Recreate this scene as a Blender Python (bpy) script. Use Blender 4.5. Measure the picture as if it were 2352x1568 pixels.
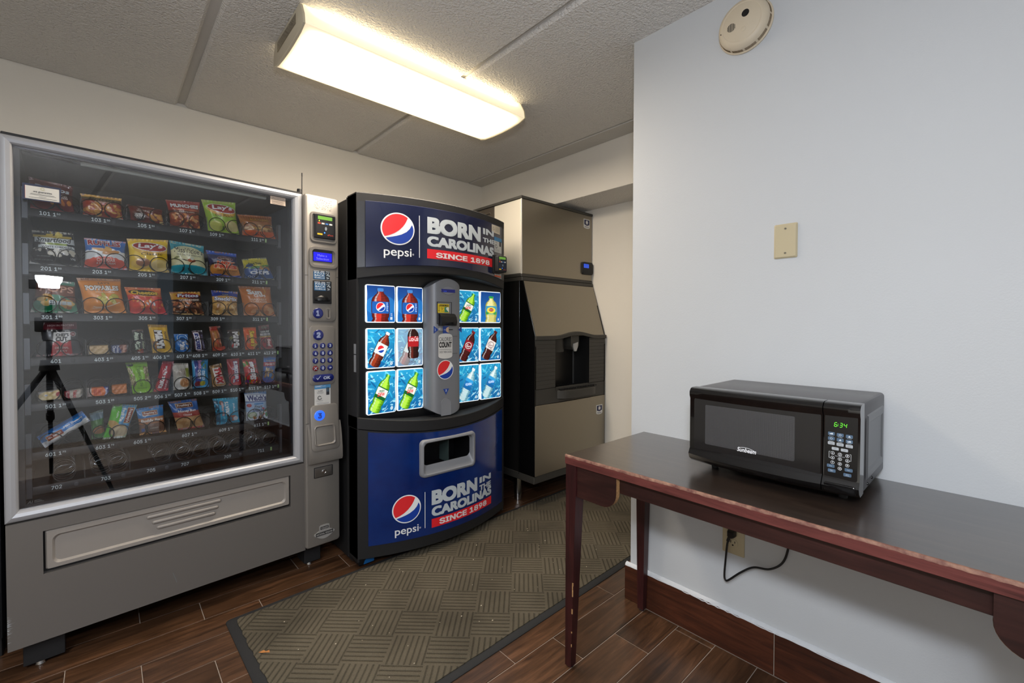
import bpy, bmesh, math, random
import numpy as np
from mathutils import Vector, Matrix

C = bpy.context.scene.collection
for o in list(bpy.data.objects):
    bpy.data.objects.remove(o)
SC = bpy.context.scene
R = math.radians
random.seed(5)

# ------------------------------------------------------------------ camera
cam = bpy.data.cameras.new('camera'); camo = bpy.data.objects.new('camera', cam); C.objects.link(camo)
yaw, pitch, roll = 0.832535, 0.017666, 0.0021575
F0 = Vector((math.cos(yaw), math.sin(yaw), 0)); R0 = Vector((math.sin(yaw), -math.cos(yaw), 0)); U0 = Vector((0, 0, 1))
F1 = F0*math.cos(pitch) - U0*math.sin(pitch); U1 = U0*math.cos(pitch) + F0*math.sin(pitch)
R2 = R0*math.cos(roll) + U1*math.sin(roll); U2 = U1*math.cos(roll) - R0*math.sin(roll)
m = Matrix((R2, U2, -F1)).transposed().to_4x4(); m.translation = (0, 0, 1.22)
camo.matrix_world = m
cam.sensor_width = 36; cam.lens = 1027.013/2352*36; cam.shift_y = -19.25/2352
cam.clip_start = 0.02; cam.clip_end = 60
SC.camera = camo

# ------------------------------------------------------------------ world, exposure, light levels
LAMP_W = 37.0        # emission of the visible ceiling diffuser
FLASH = 330.0        # emission of the photographer's lit flash head (mirrored in the machine's glass)
LAMP2 = 66.0        # second ceiling fitting, left of and behind the viewpoint
SKY = 0.25           # dim daylight spilling through the far corridor
SC.view_settings.view_transform = 'Standard'; SC.view_settings.look = 'None'
SC.view_settings.gamma = 1.0; SC.view_settings.use_curve_mapping = False
SC.view_settings.exposure = 0.0
w = bpy.data.worlds.new('world'); SC.world = w; w.use_nodes = True
bg = w.node_tree.nodes['Background']; bg.inputs[0].default_value = (0.72, 0.86, 1.0, 1); bg.inputs[1].default_value = SKY
l2 = bpy.data.lights.new('rear_ceiling_lamp', 'AREA'); l2.shape = 'RECTANGLE'; l2.size = 0.36; l2.size_y = 1.2; l2.energy = LAMP2; l2.color = (0.96, 0.98, 1.0)
l2o = bpy.data.objects.new('rear_ceiling_lamp', l2); C.objects.link(l2o); l2o.location = (-1.15, -0.2, 2.37)
SC.cycles.max_bounces = 10; SC.cycles.transparent_max_bounces = 16; SC.cycles.glossy_bounces = 5
SC.cycles.sample_clamp_indirect = 6.0

# ------------------------------------------------------------------ helpers: colour, materials
def lin(c):
    if isinstance(c, str):
        c = c.lstrip('#'); c = [int(c[i:i+2], 16)/255 for i in (0, 2, 4)]
    return tuple(x/12.92 if x <= 0.04045 else ((x+0.055)/1.055)**2.4 for x in c)

MATS = {}
def mat(name, color='#808080', rough=0.5, metal=0.0, spec=0.5, emit=None, es=0.0, bump=None, var=None, coat=0.0, trans=0.0, alpha=1.0, rvar=None):
    """bump=(scale, strength, distance, kind, stretch xyz)  var=(colour2, scale, stretch, contrast)"""
    if name in MATS: return MATS[name]
    m = bpy.data.materials.new(name); m.use_nodes = True
    n = m.node_tree.nodes; l = m.node_tree.links; p = n['Principled BSDF']
    p.inputs['Base Color'].default_value = (*lin(color), 1)
    p.inputs['Roughness'].default_value = rough; p.inputs['Metallic'].default_value = metal
    p.inputs['Specular IOR Level'].default_value = spec
    p.inputs['Coat Weight'].default_value = coat; p.inputs['Coat Roughness'].default_value = 0.05
    p.inputs['Transmission Weight'].default_value = trans; p.inputs['Alpha'].default_value = alpha
    if emit:
        p.inputs['Emission Color'].default_value = (*lin(emit), 1); p.inputs['Emission Strength'].default_value = es
    tc = None
    def coords(stretch):
        nonlocal tc
        if tc is None: tc = n.new('ShaderNodeTexCoord')
        mp = n.new('ShaderNodeMapping'); mp.inputs['Scale'].default_value = stretch
        l.new(tc.outputs['Object'], mp.inputs['Vector']); return mp.outputs['Vector']
    if var:
        c2, sc, st, con = var
        t = n.new('ShaderNodeTexNoise'); t.inputs['Scale'].default_value = sc; t.inputs['Detail'].default_value = 6
        t.inputs['Roughness'].default_value = 0.6
        l.new(coords(st), t.inputs['Vector'])
        r = n.new('ShaderNodeValToRGB'); r.color_ramp.elements[0].position = 0.5-con; r.color_ramp.elements[1].position = 0.5+con
        r.color_ramp.elements[0].color = (*lin(color), 1); r.color_ramp.elements[1].color = (*lin(c2), 1)
        l.new(t.outputs['Fac'], r.inputs['Fac']); l.new(r.outputs['Color'], p.inputs['Base Color'])
    if rvar:
        t = n.new('ShaderNodeTexNoise'); t.inputs['Scale'].default_value = rvar[0]; t.inputs['Detail'].default_value = 4
        l.new(coords((1, 1, 1)), t.inputs['Vector'])
        mr = n.new('ShaderNodeMapRange'); mr.inputs['To Min'].default_value = rvar[1]; mr.inputs['To Max'].default_value = rvar[2]
        mr.inputs['From Min'].default_value = 0.3; mr.inputs['From Max'].default_value = 0.7
        l.new(t.outputs['Fac'], mr.inputs['Value']); l.new(mr.outputs['Result'], p.inputs['Roughness'])
    if bump:
        sc, stg, dist, kind, st = bump
        if kind == 'voronoi':
            t = n.new('ShaderNodeTexVoronoi'); t.feature = 'SMOOTH_F1'; out = t.outputs['Distance']
        else:
            t = n.new('ShaderNodeTexNoise'); t.inputs['Detail'].default_value = 3; out = t.outputs['Fac']
        t.inputs['Scale'].default_value = sc; l.new(coords(st), t.inputs['Vector'])
        b = n.new('ShaderNodeBump'); b.inputs['Strength'].default_value = stg; b.inputs['Distance'].default_value = dist
        l.new(out, b.inputs['Height']); l.new(b.outputs['Normal'], p.inputs['Normal'])
    MATS[name] = m
    return m

def attr_mat(name, rough=0.4, spec=0.5, metal=0.0, es=0.0, coat=0.0):
    """colours come from the printed design stored on the mesh"""
    m = bpy.data.materials.new(name); m.use_nodes = True
    n = m.node_tree.nodes; l = m.node_tree.links; p = n['Principled BSDF']
    a = n.new('ShaderNodeAttribute'); a.attribute_name = 'Col'
    l.new(a.outputs['Color'], p.inputs['Base Color'])
    p.inputs['Roughness'].default_value = rough; p.inputs['Specular IOR Level'].default_value = spec; p.inputs['Metallic'].default_value = metal
    p.inputs['Coat Weight'].default_value = coat; p.inputs['Coat Roughness'].default_value = 0.05
    if es:
        l.new(a.outputs['Color'], p.inputs['Emission Color']); p.inputs['Emission Strength'].default_value = es
    MATS[name] = m
    return m

def glass_mat(name, boost=1.6, tint=(1, 1, 1)):
    m = bpy.data.materials.new(name); m.use_nodes = True
    n = m.node_tree.nodes; l = m.node_tree.links; n.clear()
    o = n.new('ShaderNodeOutputMaterial'); mx = n.new('ShaderNodeMixShader'); tr = n.new('ShaderNodeBsdfTransparent'); gl = n.new('ShaderNodeBsdfGlossy')
    tr.inputs['Color'].default_value = (*tint, 1); gl.inputs['Roughness'].default_value = 0.0
    fr = n.new('ShaderNodeFresnel'); fr.inputs['IOR'].default_value = 1.5
    mu = n.new('ShaderNodeMath'); mu.operation = 'MULTIPLY'; mu.inputs[1].default_value = boost; mu.use_clamp = True
    l.new(fr.outputs[0], mu.inputs[0]); l.new(mu.outputs[0], mx.inputs[0]); l.new(tr.outputs[0], mx.inputs[1]); l.new(gl.outputs[0], mx.inputs[2])
    l.new(mx.outputs[0], o.inputs['Surface']); MATS[name] = m
    return m

# ------------------------------------------------------------------ helpers: objects
def link(name, data, parent=None, loc=None, rz=None):
    o = bpy.data.objects.new(name, data); C.objects.link(o)
    if parent: o.parent = parent
    if loc is not None: o.location = loc
    if rz is not None: o.rotation_euler = (0, 0, rz)
    return o
def thing(name, label, cat, loc=(0, 0, 0), rz=0.0, group=None):
    o = link(name, None, None, loc, rz); o.empty_display_size = 0.1
    return tag(o, label, cat, group)
def tag(o, label=None, cat=None, group=None, kind=None):
    if label: o['label'] = label
    if cat: o['category'] = cat
    if group: o['group'] = group
    if kind: o['kind'] = kind
    return o
def set_mats(me, mats):
    for x in (mats if isinstance(mats, (list, tuple)) else [mats]): me.materials.append(x)

def rrect(x0, x1, z0, z1, r, n=5):
    r = max(min(r, (x1-x0)/2-1e-5, (z1-z0)/2-1e-5), 1e-5); p = []
    for cx, cz, a in ((x1-r, z1-r, 0), (x0+r, z1-r, 90), (x0+r, z0+r, 180), (x1-r, z0+r, 270)):
        for i in range(n+1):
            t = R(a+90*i/n); p.append((cx+r*math.cos(t), cz+r*math.sin(t)))
    return p
def circ(cx, cz, r, n=28, rz=None):
    return [(cx+r*math.cos(2*math.pi*i/n), cz+(rz or r)*math.sin(2*math.pi*i/n)) for i in range(n)]

# text: glyph outlines turned to mesh in a side scene, cached per string
TXT = bpy.data.scenes.new('lettering_bench'); TCACHE = {}
try:   # the plain sans that ships with Blender; the built-in face is the fallback
    FONT = bpy.data.fonts.load(bpy.utils.system_resource('DATAFILES', path='fonts') + '/Inter.woff2')
except Exception: FONT = None
def text_mesh(s, bold=0.0, res=3):
    k = (s, bold, res)
    if k not in TCACHE:
        cu = bpy.data.curves.new('t', 'FONT'); cu.body = s; cu.size = 1; cu.offset = 0; cu.resolution_u = res
        if FONT and any(ch.isdigit() for ch in s): cu.font = FONT
        o = bpy.data.objects.new('t', cu); TXT.collection.objects.link(o)
        vl = TXT.view_layers[0]; vl.update(); dg = vl.depsgraph
        me = o.evaluated_get(dg).to_mesh()
        v = np.zeros(len(me.vertices)*3); me.vertices.foreach_get('co', v); v = v.reshape(-1, 3)[:, :2].copy()
        f = [tuple(p.vertices) for p in me.polygons]
        bpy.data.objects.remove(o); bpy.data.curves.remove(cu)
        i_ = np.zeros(len(v))
        if bold > 0.004 and len(v):      # heavier strokes: the outline repeated around a small circle
            r_ = bold*0.75; n_ = 8 if bold > 0.05 else 5; i_ = np.repeat(np.arange(n_+1), len(v)); nv = len(v); V = [v]; F = list(f)
            for i in range(n_):
                q = 2*math.pi*(i+0.5)/n_; dx_, dy_ = ((-1, -1), (1, -1), (1, 1), (-1, 1), (0, 1), (1, 0), (0, -1), (-1, 0))[i] if n_ == 8 else (math.cos(q), math.sin(q)); V.append(v+np.array([dx_*r_, dy_*r_])*(0.92 if n_ == 8 else 1)); F += [tuple(a+nv*(i+1) for a in t) for t in f]
            v = np.concatenate(V); f = F
        TCACHE[k] = (v, f, i_)
    return TCACHE[k]

class B:
    """collects shapes in one bmesh; the current colour self.c goes to the faces' Col layer"""
    def __init__(s, colour=None):
        s.bm = bmesh.new(); s.lay = s.bm.loops.layers.float_color.new('Col') if colour else None
        s.c = (*lin(colour), 1) if colour else None; s.mi = 0
    def col(s, c): s.c = (*lin(c), 1); return s
    def _f(s, faces):
        for f in faces:
            f.material_index = s.mi
            if s.lay:
                for lp in f.loops: lp[s.lay] = s.c
        return faces
    def faces(s, verts, faces):
        vs = [s.bm.verts.new(v) for v in verts]; out = []
        for f in faces:
            try: out.append(s.bm.faces.new([vs[i] for i in f]))
            except ValueError: pass
        s._f(out); return vs
    def box(s, x0, x1, y0, y1, z0, z1, bev=0.0, seg=2):
        t = bmesh.new(); bmesh.ops.create_cube(t, size=1)
        for v in t.verts: v.co = Vector((x0 if v.co.x < 0 else x1, y0 if v.co.y < 0 else y1, z0 if v.co.z < 0 else z1))
        if bev: bmesh.ops.bevel(t, geom=t.edges[:], offset=bev, segments=seg, affect='EDGES', profile=0.5)
        s._merge(t); return s
    def _merge(s, t):
        t.verts.index_update()
        s.faces([v.co.copy() for v in t.verts], [[v.index for v in f.verts] for f in t.faces]); t.free()
    def loft(s, loops, cap0=False, cap1=True, closed=True):
        """loops: lists of 3D points, equal length"""
        n = len(loops[0]); vs = [p for lp in loops for p in lp]; fs = []
        for k in range(len(loops)-1):
            for i in range(n if closed else n-1):
                j = (i+1) % n; fs.append((k*n+i, k*n+j, (k+1)*n+j, (k+1)*n+i))
        if cap0: fs.append(tuple(range(n-1, -1, -1)))
        if cap1: fs.append(tuple((len(loops)-1)*n+i for i in range(n)))
        s.faces(vs, fs); return s
    def plate(s, steps, n=5, cap0=False, cap1=True):
        """steps: (x0,x1,z0,z1,r,y) rounded rectangles from the back to the front (front is -y)"""
        return s.loft([[(x, st[5], z) for x, z in rrect(*st[:5], n)] for st in steps], cap0, cap1)
    def poly(s, pts, y, y1=None):
        """flat polygon in xz at depth y (extruded back to y1 if given)"""
        if y1 is None: s.faces([(x, y, z) for x, z in pts], [tuple(range(len(pts)))])
        else: s.loft([[(x, y1, z) for x, z in pts], [(x, y, z) for x, z in pts]], True, True)
        return s
    def strip(s, xs, lo, hi, y):
        """area between two curves over xs, as narrow quads"""
        vs = []; fs = []
        for x in xs: vs += [(x, y, lo(x)), (x, y, hi(x))]
        for i in range(len(xs)-1): fs.append((2*i, 2*i+2, 2*i+3, 2*i+1))
        s.faces(vs, fs); return s
    def quadgrid(s, x0, x1, z0, z1, y, nx=8, nz=1):
        vs = [(x0+(x1-x0)*i/nx, y, z0+(z1-z0)*j/nz) for j in range(nz+1) for i in range(nx+1)]
        s.faces(vs, [(j*(nx+1)+i, j*(nx+1)+i+1, (j+1)*(nx+1)+i+1, (j+1)*(nx+1)+i) for j in range(nz) for i in range(nx)]); return s
    def cyl(s, p0, p1, r0, r1=None, n=20, cap0=True, cap1=True):
        p0 = Vector(p0); p1 = Vector(p1); d = (p1-p0).normalized(); r1 = r0 if r1 is None else r1
        a = d.orthogonal().normalized(); b = d.cross(a)
        ring = lambda p, r: [p+(a*math.cos(2*math.pi*i/n)+b*math.sin(2*math.pi*i/n))*r for i in range(n)]
        return s.loft([ring(p0, r0), ring(p1, r1)], cap0, cap1)
    def lathe(s, axis_o, axis, prof, n=32):
        """prof: (distance along axis, radius)"""
        o = Vector(axis_o); d = Vector(axis).normalized(); a = d.orthogonal().normalized(); b = d.cross(a)
        return s.loft([[o+d*h+(a*math.cos(2*math.pi*i/n)+b*math.sin(2*math.pi*i/n))*max(r, 1e-5) for i in range(n)] for h, r in prof], True, True)
    def tube(s, pts, r, n=8, cap=True):
        pts = [Vector(p) for p in pts]; loops = []; up = None
        for i, p in enumerate(pts):
            d = (pts[min(i+1, len(pts)-1)]-pts[max(i-1, 0)]).normalized()
            if up is None: up = d.orthogonal().normalized()
            up = (up-d*up.dot(d)).normalized(); b = d.cross(up)
            loops.append([p+(up*math.cos(2*math.pi*k/n)+b*math.sin(2*math.pi*k/n))*r for k in range(n)])
        return s.loft(loops, cap, cap)
    def text(s, t, x0, x1, z0, z1, y, bold=0.0, shear=0.0, res=3, rot=0, fn=None, stag=0.00003):
        """lettering fitted to the box; rot 90 reads upward, -90 downward"""
        v, f, i_ = text_mesh(t, bold, res)
        if not len(v): return s
        v = v.copy(); v[:, 0] += shear*v[:, 1]
        lo = v.min(0); hi = v.max(0); v = (v-lo)/np.maximum(hi-lo, 1e-6)
        if rot == 90: v = np.stack([1-v[:, 1], v[:, 0]], 1)
        elif rot == -90: v = np.stack([v[:, 1], 1-v[:, 0]], 1)
        x = x0+(x1-x0)*v[:, 0]; z = z0+(z1-z0)*v[:, 1]
        if fn: pts = [fn(a, b) for a, b in zip(x, z)]
        else: pts = [(a, y-stag*k, b) for a, b, k in zip(x, z, i_)]
        s.faces(pts, f); return s
    def slice_x(s, step, x0, x1):
        x = x0+step
        while x < x1:
            bmesh.ops.bisect_plane(s.bm, geom=s.bm.verts[:]+s.bm.edges[:]+s.bm.faces[:], plane_co=(x, 0, 0), plane_no=(1, 0, 0)); x += step
        return s
    def map(s, fn):
        for v in s.bm.verts: v.co = Vector(fn(*v.co))
        return s
    def mesh(s, mats, smooth=35, fix=True, name='m'):
        if fix: bmesh.ops.recalc_face_normals(s.bm, faces=s.bm.faces)
        if smooth:
            a = R(smooth)
            for f in s.bm.faces: f.smooth = True
            for e in s.bm.edges:
                if len(e.link_faces) != 2 or e.calc_face_angle(0) > a: e.smooth = False
        me = bpy.data.meshes.new(name); s.bm.to_mesh(me); s.bm.free(); set_mats(me, mats)
        if s.lay:
            ca = me.color_attributes.get('Col')
            if ca: me.color_attributes.active_color = ca
        return me
    def obj(s, name, mats, parent=None, smooth=35, loc=None, rz=None, fix=True):
        return link(name, s.mesh(mats, smooth, fix, name), parent, loc, rz)
def front(b):  # make loose flat lettering face the viewer side (-y)
    for f in b.bm.faces:
        f.normal_update()
        if f.normal.y > 0: f.normal_flip()
    return b
def struct(o): o['kind'] = 'structure'; return o

# printed designs: a painter on a (v,u) grid of points
class Paint:
    def __init__(s, nu, nv, base):
        s.u, s.v = np.meshgrid(np.linspace(0, 1, nu), np.linspace(0, 1, nv)); s.c = np.empty((nv, nu, 3)); s.c[:] = lin(base)
        s.asp = 1.0; s.txt = []
    def put(s, mask, c, a=1.0):
        s.c[mask] = s.c[mask]*(1-a)+np.array(lin(c))*a; return s
    def rect(s, u0, v0, u1, v1, c, a=1.0): return s.put((s.u >= u0) & (s.u <= u1) & (s.v >= v0) & (s.v <= v1), c, a)
    def ell(s, cx, cy, rx, ry, c, rot=0.0, a=1.0):
        x = s.u-cx; y = s.v-cy; q = R(rot); X = x*math.cos(q)+y*math.sin(q); Y = -x*math.sin(q)+y*math.cos(q)
        return s.put((X/rx)**2+(Y/ry)**2 <= 1, c, a)
    def below(s, fn, c, a=1.0): return s.put(s.v < fn(s.u), c, a)
    def above(s, fn, c, a=1.0): return s.put(s.v > fn(s.u), c, a)
    def left(s, fn, c): return s.put(s.u < fn(s.v), c)
    def right(s, fn, c): return s.put(s.u > fn(s.v), c)
    def blobs(s, n, u0, v0, u1, v1, cols, r0, r1, seed=1, squash=0.6, rim=None):
        rg = random.Random(seed)
        for _ in range(n):
            cx = rg.uniform(u0, u1); cy = rg.uniform(v0, v1); r = rg.uniform(r0, r1); q = rg.uniform(0, 180); c = rg.choice(cols)
            if rim: s.ell(cx, cy, r*1.12, r*squash*1.2, rim, q)
            s.ell(cx, cy, r, r*squash, c, q)
        return s
    def stripes(s, u0, v0, u1, v1, c, k, duty=0.5, vert=True):
        q = (s.u if vert else s.v)*k % 1.0
        return s.put((q < duty) & (s.u >= u0) & (s.u <= u1) & (s.v >= v0) & (s.v <= v1), c)
    def grad(s, c0, c1, v0=0.0, v1=1.0):
        t = np.clip((s.v-v0)/(v1-v0), 0, 1)[..., None]; s.c = np.array(lin(c0))*(1-t)+np.array(lin(c1))*t; return s
    def noise(s, amp, seed=1, k=9):
        rg = np.random.RandomState(seed); z = np.zeros_like(s.u)
        for _ in range(10):
            a, b, p = rg.uniform(-k, k), rg.uniform(-k, k), rg.uniform(0, 6.3); z += np.sin(6.28*(a*s.u+b*s.v)+p)
        s.c = np.clip(s.c*(1+amp*z[..., None]/4), 0, 1); return s
    def t(s, st, u0, v0, u1, v1, c, bold=0.02, shear=0.0, rot=0, out=None, ob=0.06):
        s.txt.append((st, u0, v0, u1, v1, c, bold, shear, rot, out, ob)); return s

def grid_mesh(name, P, col, mats, extra=None, smooth=True):
    """P, col: (nv,nu,3)"""
    nv, nu = P.shape[:2]; idx = np.arange(nv*nu).reshape(nv, nu)
    f = np.stack([idx[:-1, :-1], idx[:-1, 1:], idx[1:, 1:], idx[1:, :-1]], -1).reshape(-1, 4)
    V = P.reshape(-1, 3); K = col.reshape(-1, 3)
    if extra is not None:
        P2, c2 = extra; nv2, nu2 = P2.shape[:2]; id2 = np.arange(nv2*nu2).reshape(nv2, nu2)+len(V)
        f2 = np.stack([id2[:-1, :-1], id2[1:, :-1], id2[1:, 1:], id2[:-1, 1:]], -1).reshape(-1, 4)
        f = np.concatenate([f, f2]); V = np.concatenate([V, P2.reshape(-1, 3)]); K = np.concatenate([K, c2.reshape(-1, 3)])
    me = bpy.data.meshes.new(name); me.vertices.add(len(V)); me.vertices.foreach_set('co', V.astype(np.float32).ravel())
    me.loops.add(f.size); me.loops.foreach_set('vertex_index', f.astype(np.int32).ravel())
    me.polygons.add(len(f)); me.polygons.foreach_set('loop_start', np.arange(0, f.size, 4, dtype=np.int32))
    me.update(calc_edges=True)
    a = me.color_attributes.new('Col', 'FLOAT_COLOR', 'POINT')
    a.data.foreach_set('color', np.concatenate([K, np.ones((len(K), 1))], 1).astype(np.float32).ravel())
    if smooth: me.shade_smooth()
    set_mats(me, mats); me.validate()
    return me

# ------------------------------------------------------------------ materials
M = {}
M['wall_warm'] = mat('wall_paint_cream', '#dfdad0', 0.75, bump=(260, 0.12, 0.002, 'noise', (1, 1, 1)), var=('#d9d3c8', 1.5, (1, 1, 1), 0.3))
M['wall_white'] = mat('wall_paint_white', '#c0c3c5', 0.55, bump=(230, 0.15, 0.002, 'noise', (1, 1, 1)), var=('#bfc2c5', 1.3, (1, 1, 1), 0.3))
M['popcorn'] = mat('popcorn_ceiling', '#dcd8d1', 0.9, bump=(105, 1.0, 0.011, 'noise', (1, 1, 1)), spec=0.3)
M['ceil_smooth'] = mat('painted_joint', '#c4c0b8', 0.85, bump=(160, 0.35, 0.004, 'noise', (1, 1, 1)))
M['grout'] = mat('grout', '#94867a', 0.9)
M['caulk'] = mat('white_caulk', '#c9ccd0', 0.6, bump=(60, 0.6, 0.006, 'noise', (1, 1, 1)))
M['silver'] = mat('anodised_aluminium', '#a7a8ac', 0.45, 0.35, bump=(300, 0.03, 0.001, 'noise', (1, 1, 1)))
M['champagne'] = mat('champagne_grey_paint', '#6c6864', 0.42, 0.3, bump=(900, 0.12, 0.0006, 'noise', (1, 1, 1)))
M['column_grey'] = mat('warm_silver_plastic', '#817c76', 0.4, 0.3, bump=(900, 0.12, 0.0006, 'noise', (1, 1, 1)))
M['hatch'] = mat('hatch_plastic', '#8d8781', 0.45, 0.15, bump=(900, 0.15, 0.0006, 'noise', (1, 1, 1)))
M['blk'] = mat('black_paint', '#0d0d0f', 0.38)
M['blk_matte'] = mat('black_textured', '#121214', 0.65, bump=(500, 0.2, 0.001, 'noise', (1, 1, 1)))
M['blk_gloss'] = mat('black_gloss_plastic', '#060608', 0.12, coat=0.5)
M['charcoal'] = mat('charcoal_metal', '#2a2c2f', 0.5, 0.2)
M['inside'] = mat('machine_interior', '#17181a', 0.6)
M['tray'] = mat('black_tray', '#1a1b1d', 0.45, 0.2)
M['tray_grey'] = mat('grey_bracket', '#5a5d61', 0.45, 0.6)
M['coil'] = mat('dark_spring_wire', '#8a9299', 0.22, 0.9)
M['coil_black'] = mat('black_spring_wire', '#101112', 0.35, 0.3)
M['clear'] = mat('clear_plastic', '#cfd4d6', 0.2, alpha=0.18)
M['bluebtn'] = mat('navy_button', '#161f63', 0.25, coat=0.3)
M['bluelit'] = mat('lit_blue_button', '#2b55d8', 0.3, emit='#2a6bff', es=0.9)
M['redbtn'] = mat('maroon_button', '#6e1a1f', 0.25, coat=0.3)
M['lcd_blue'] = mat('blue_lcd', '#1b18c0', 0.2, emit='#1d1be0', es=0.55)
M['lcd_green'] = mat('green_lcd', '#5d8a3a', 0.25, emit='#79b847', es=0.3)
M['lcd_dark'] = mat('dark_blue_lcd', '#141a5c', 0.2, emit='#1a237a', es=0.25)
M['chrome'] = mat('chrome', '#b4b4b4', 0.18, 1.0)
M['steel'] = mat('brushed_steel', '#948d81', 0.34, 0.85, bump=(55, 0.05, 0.002, 'noise', (1, 1, 40)), var=('#8d8679', 30, (1, 1, 30), 0.35))
M['steel_pale'] = mat('pale_steel_side', '#cfc9bb', 0.5, 0.3)
M['ice_trim'] = mat('ice_machine_trim', '#35332f', 0.55, bump=(400, 0.15, 0.001, 'noise', (1, 1, 1)))
M['ice_blk'] = mat('ice_machine_black_side', '#0b0b0c', 0.22, 0.2)
M['ice_side'] = mat('dark_steel_side', '#3c3a38', 0.3, 0.8)
M['ice_louvre'] = mat('louvre_brown', '#3a332b', 0.6)
M['grey_console'] = mat('grey_console_plastic', '#7b7d82', 0.42, 0.2, bump=(700, 0.15, 0.0008, 'noise', (1, 1, 1)))
M['grey_bezel'] = mat('grey_port_bezel', '#85878c', 0.45, 0.1, bump=(700, 0.12, 0.0008, 'noise', (1, 1, 1)))
M['navy'] = mat('navy_sign_film', '#10183a', 0.14, spec=0.6, coat=0.6)
M['bluefilm'] = mat('blue_door_film', '#06357f', 0.16, coat=0.5, var=('#030f42', 2.0, (1, 1, 1.4), 0.25))
M['litframe'] = mat('light_edge', '#ffffff', 0.4, emit='#eefaff', es=0.8)
M['cream_pl'] = mat('ivory_plastic', '#b9ad8e', 0.45)
M['beige_pl'] = mat('beige_plastic', '#cabda6', 0.5)
M['hole'] = mat('dark_slot', '#050505', 0.8)
M['screw'] = mat('screw_head', '#8d887a', 0.35, 0.8)
M['cord'] = mat('black_cord', '#0a0a0b', 0.35)
M['rubber'] = mat('black_rubber_border', '#1d1d1e', 0.8, bump=(250, 0.3, 0.001, 'noise', (1, 1, 1)))
M['mw_body'] = mat('microwave_shell', '#5d5d60', 0.38, 0.45)
M['mw_side'] = mat('microwave_shell_side', '#6d6e70', 0.35, 0.5)
M['mw_win'] = mat('microwave_window', '#1b1b1c', 0.09, coat=0.4)
M['tan_edge'] = mat('raw_particleboard', '#b98f5f', 0.8, var=('#8f6a42', 160, (1, 1, 1), 0.2))
M['white_tube'] = mat('tube_cover', '#c9d0c8', 0.25, coat=0.3)
M['worn'] = mat('worn_edge', '#94705c', 0.7, var=('#5a302a', 40, (1, 1, 1), 0.18))
PRINT = attr_mat('printed_matte', 0.5); FOIL = attr_mat('printed_foil', 0.3, 0.6, coat=0.15); LIT = attr_mat('backlit_picture', 0.3, 0.4, es=0.72); GLOW = attr_mat('glowing_digits', 0.4, 0.3, es=1.5)
M['glass'] = glass_mat('display_glass', 2.2)

def wood_mat(name, c1, c2, c3, axis, rough, scale=1.0, tilevar=0.0, bump=0.08, coat=0.0):
    m = bpy.data.materials.new(name); m.use_nodes = True; n = m.node_tree.nodes; l = m.node_tree.links; p = n['Principled BSDF']
    tc = n.new('ShaderNodeTexCoord'); mp = n.new('ShaderNodeMapping')
    s = [14*scale]*3; s[axis] = 1.1*scale; mp.inputs['Scale'].default_value = s
    oi = n.new('ShaderNodeObjectInfo'); ad = n.new('ShaderNodeVectorMath'); ad.operation = 'ADD'
    cm = n.new('ShaderNodeVectorMath'); cm.operation = 'SCALE'; cm.inputs['Scale'].default_value = 37.0 if tilevar else 0.0
    l.new(oi.outputs['Random'], cm.inputs[0]); l.new(tc.outputs['Object'], ad.inputs[0]); l.new(cm.outputs[0], ad.inputs[1]); l.new(ad.outputs[0], mp.inputs['Vector'])
    t = n.new('ShaderNodeTexNoise'); t.inputs['Scale'].default_value = 3.0; t.inputs['Detail'].default_value = 9; t.inputs['Roughness'].default_value = 0.68; t.inputs['Distortion'].default_value = 0.9
    l.new(mp.outputs[0], t.inputs['Vector'])
    r = n.new('ShaderNodeValToRGB'); e = r.color_ramp.elements; e[0].position = 0.3; e[1].position = 0.72
    e[0].color = (*lin(c1), 1); e[1].color = (*lin(c3), 1); x = e.new(0.5); x.color = (*lin(c2), 1)
    l.new(t.outputs['Fac'], r.inputs['Fac'])
    t2 = n.new('ShaderNodeTexNoise'); t2.inputs['Scale'].default_value = 4.0; t2.inputs['Detail'].default_value = 3
    l.new(ad.outputs[0], t2.inputs['Vector'])
    hs = n.new('ShaderNodeHueSaturation'); mr = n.new('ShaderNodeMapRange'); mr.inputs['From Min'].default_value = 0.3; mr.inputs['From Max'].default_value = 0.7
    mr.inputs['To Min'].default_value = 0.72; mr.inputs['To Max'].default_value = 1.25
    l.new(t2.outputs['Fac'], mr.inputs['Value'])
    if tilevar:
        m2 = n.new('ShaderNodeMapRange'); m2.inputs['To Min'].default_value = 1-tilevar; m2.inputs['To Max'].default_value = 1+tilevar
        l.new(oi.outputs['Random'], m2.inputs['Value']); mm = n.new('ShaderNodeMath'); mm.operation = 'MULTIPLY'
        l.new(mr.outputs[0], mm.inputs[0]); l.new(m2.outputs[0], mm.inputs[1]); l.new(mm.outputs[0], hs.inputs['Value'])
    else: l.new(mr.outputs[0], hs.inputs['Value'])
    l.new(r.outputs[0], hs.inputs['Color']); l.new(hs.outputs[0], p.inputs['Base Color'])
    p.inputs['Roughness'].default_value = rough; p.inputs['Coat Weight'].default_value = coat; p.inputs['Coat Roughness'].default_value = 0.2
    b = n.new('ShaderNodeBump'); b.inputs['Strength'].default_value = bump; b.inputs['Distance'].default_value = 0.002
    l.new(t.outputs['Fac'], b.inputs['Height']); l.new(b.outputs[0], p.inputs['Normal']); MATS[name] = m
    return m
M['tile'] = wood_mat('wood_look_tile', '#281a10', '#473020', '#644530', 0, 0.3, 1.0, 0.22)
M['base_tile'] = wood_mat('wood_look_baseboard', '#2a1610', '#432316', '#5a3120', 1, 0.35, 1.0, 0.08)
M['table_top'] = wood_mat('table_laminate', '#231b16', '#2e241e', '#3a2f28', 1, 0.36, 0.9, 0, 0.03, 1.0)
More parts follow.
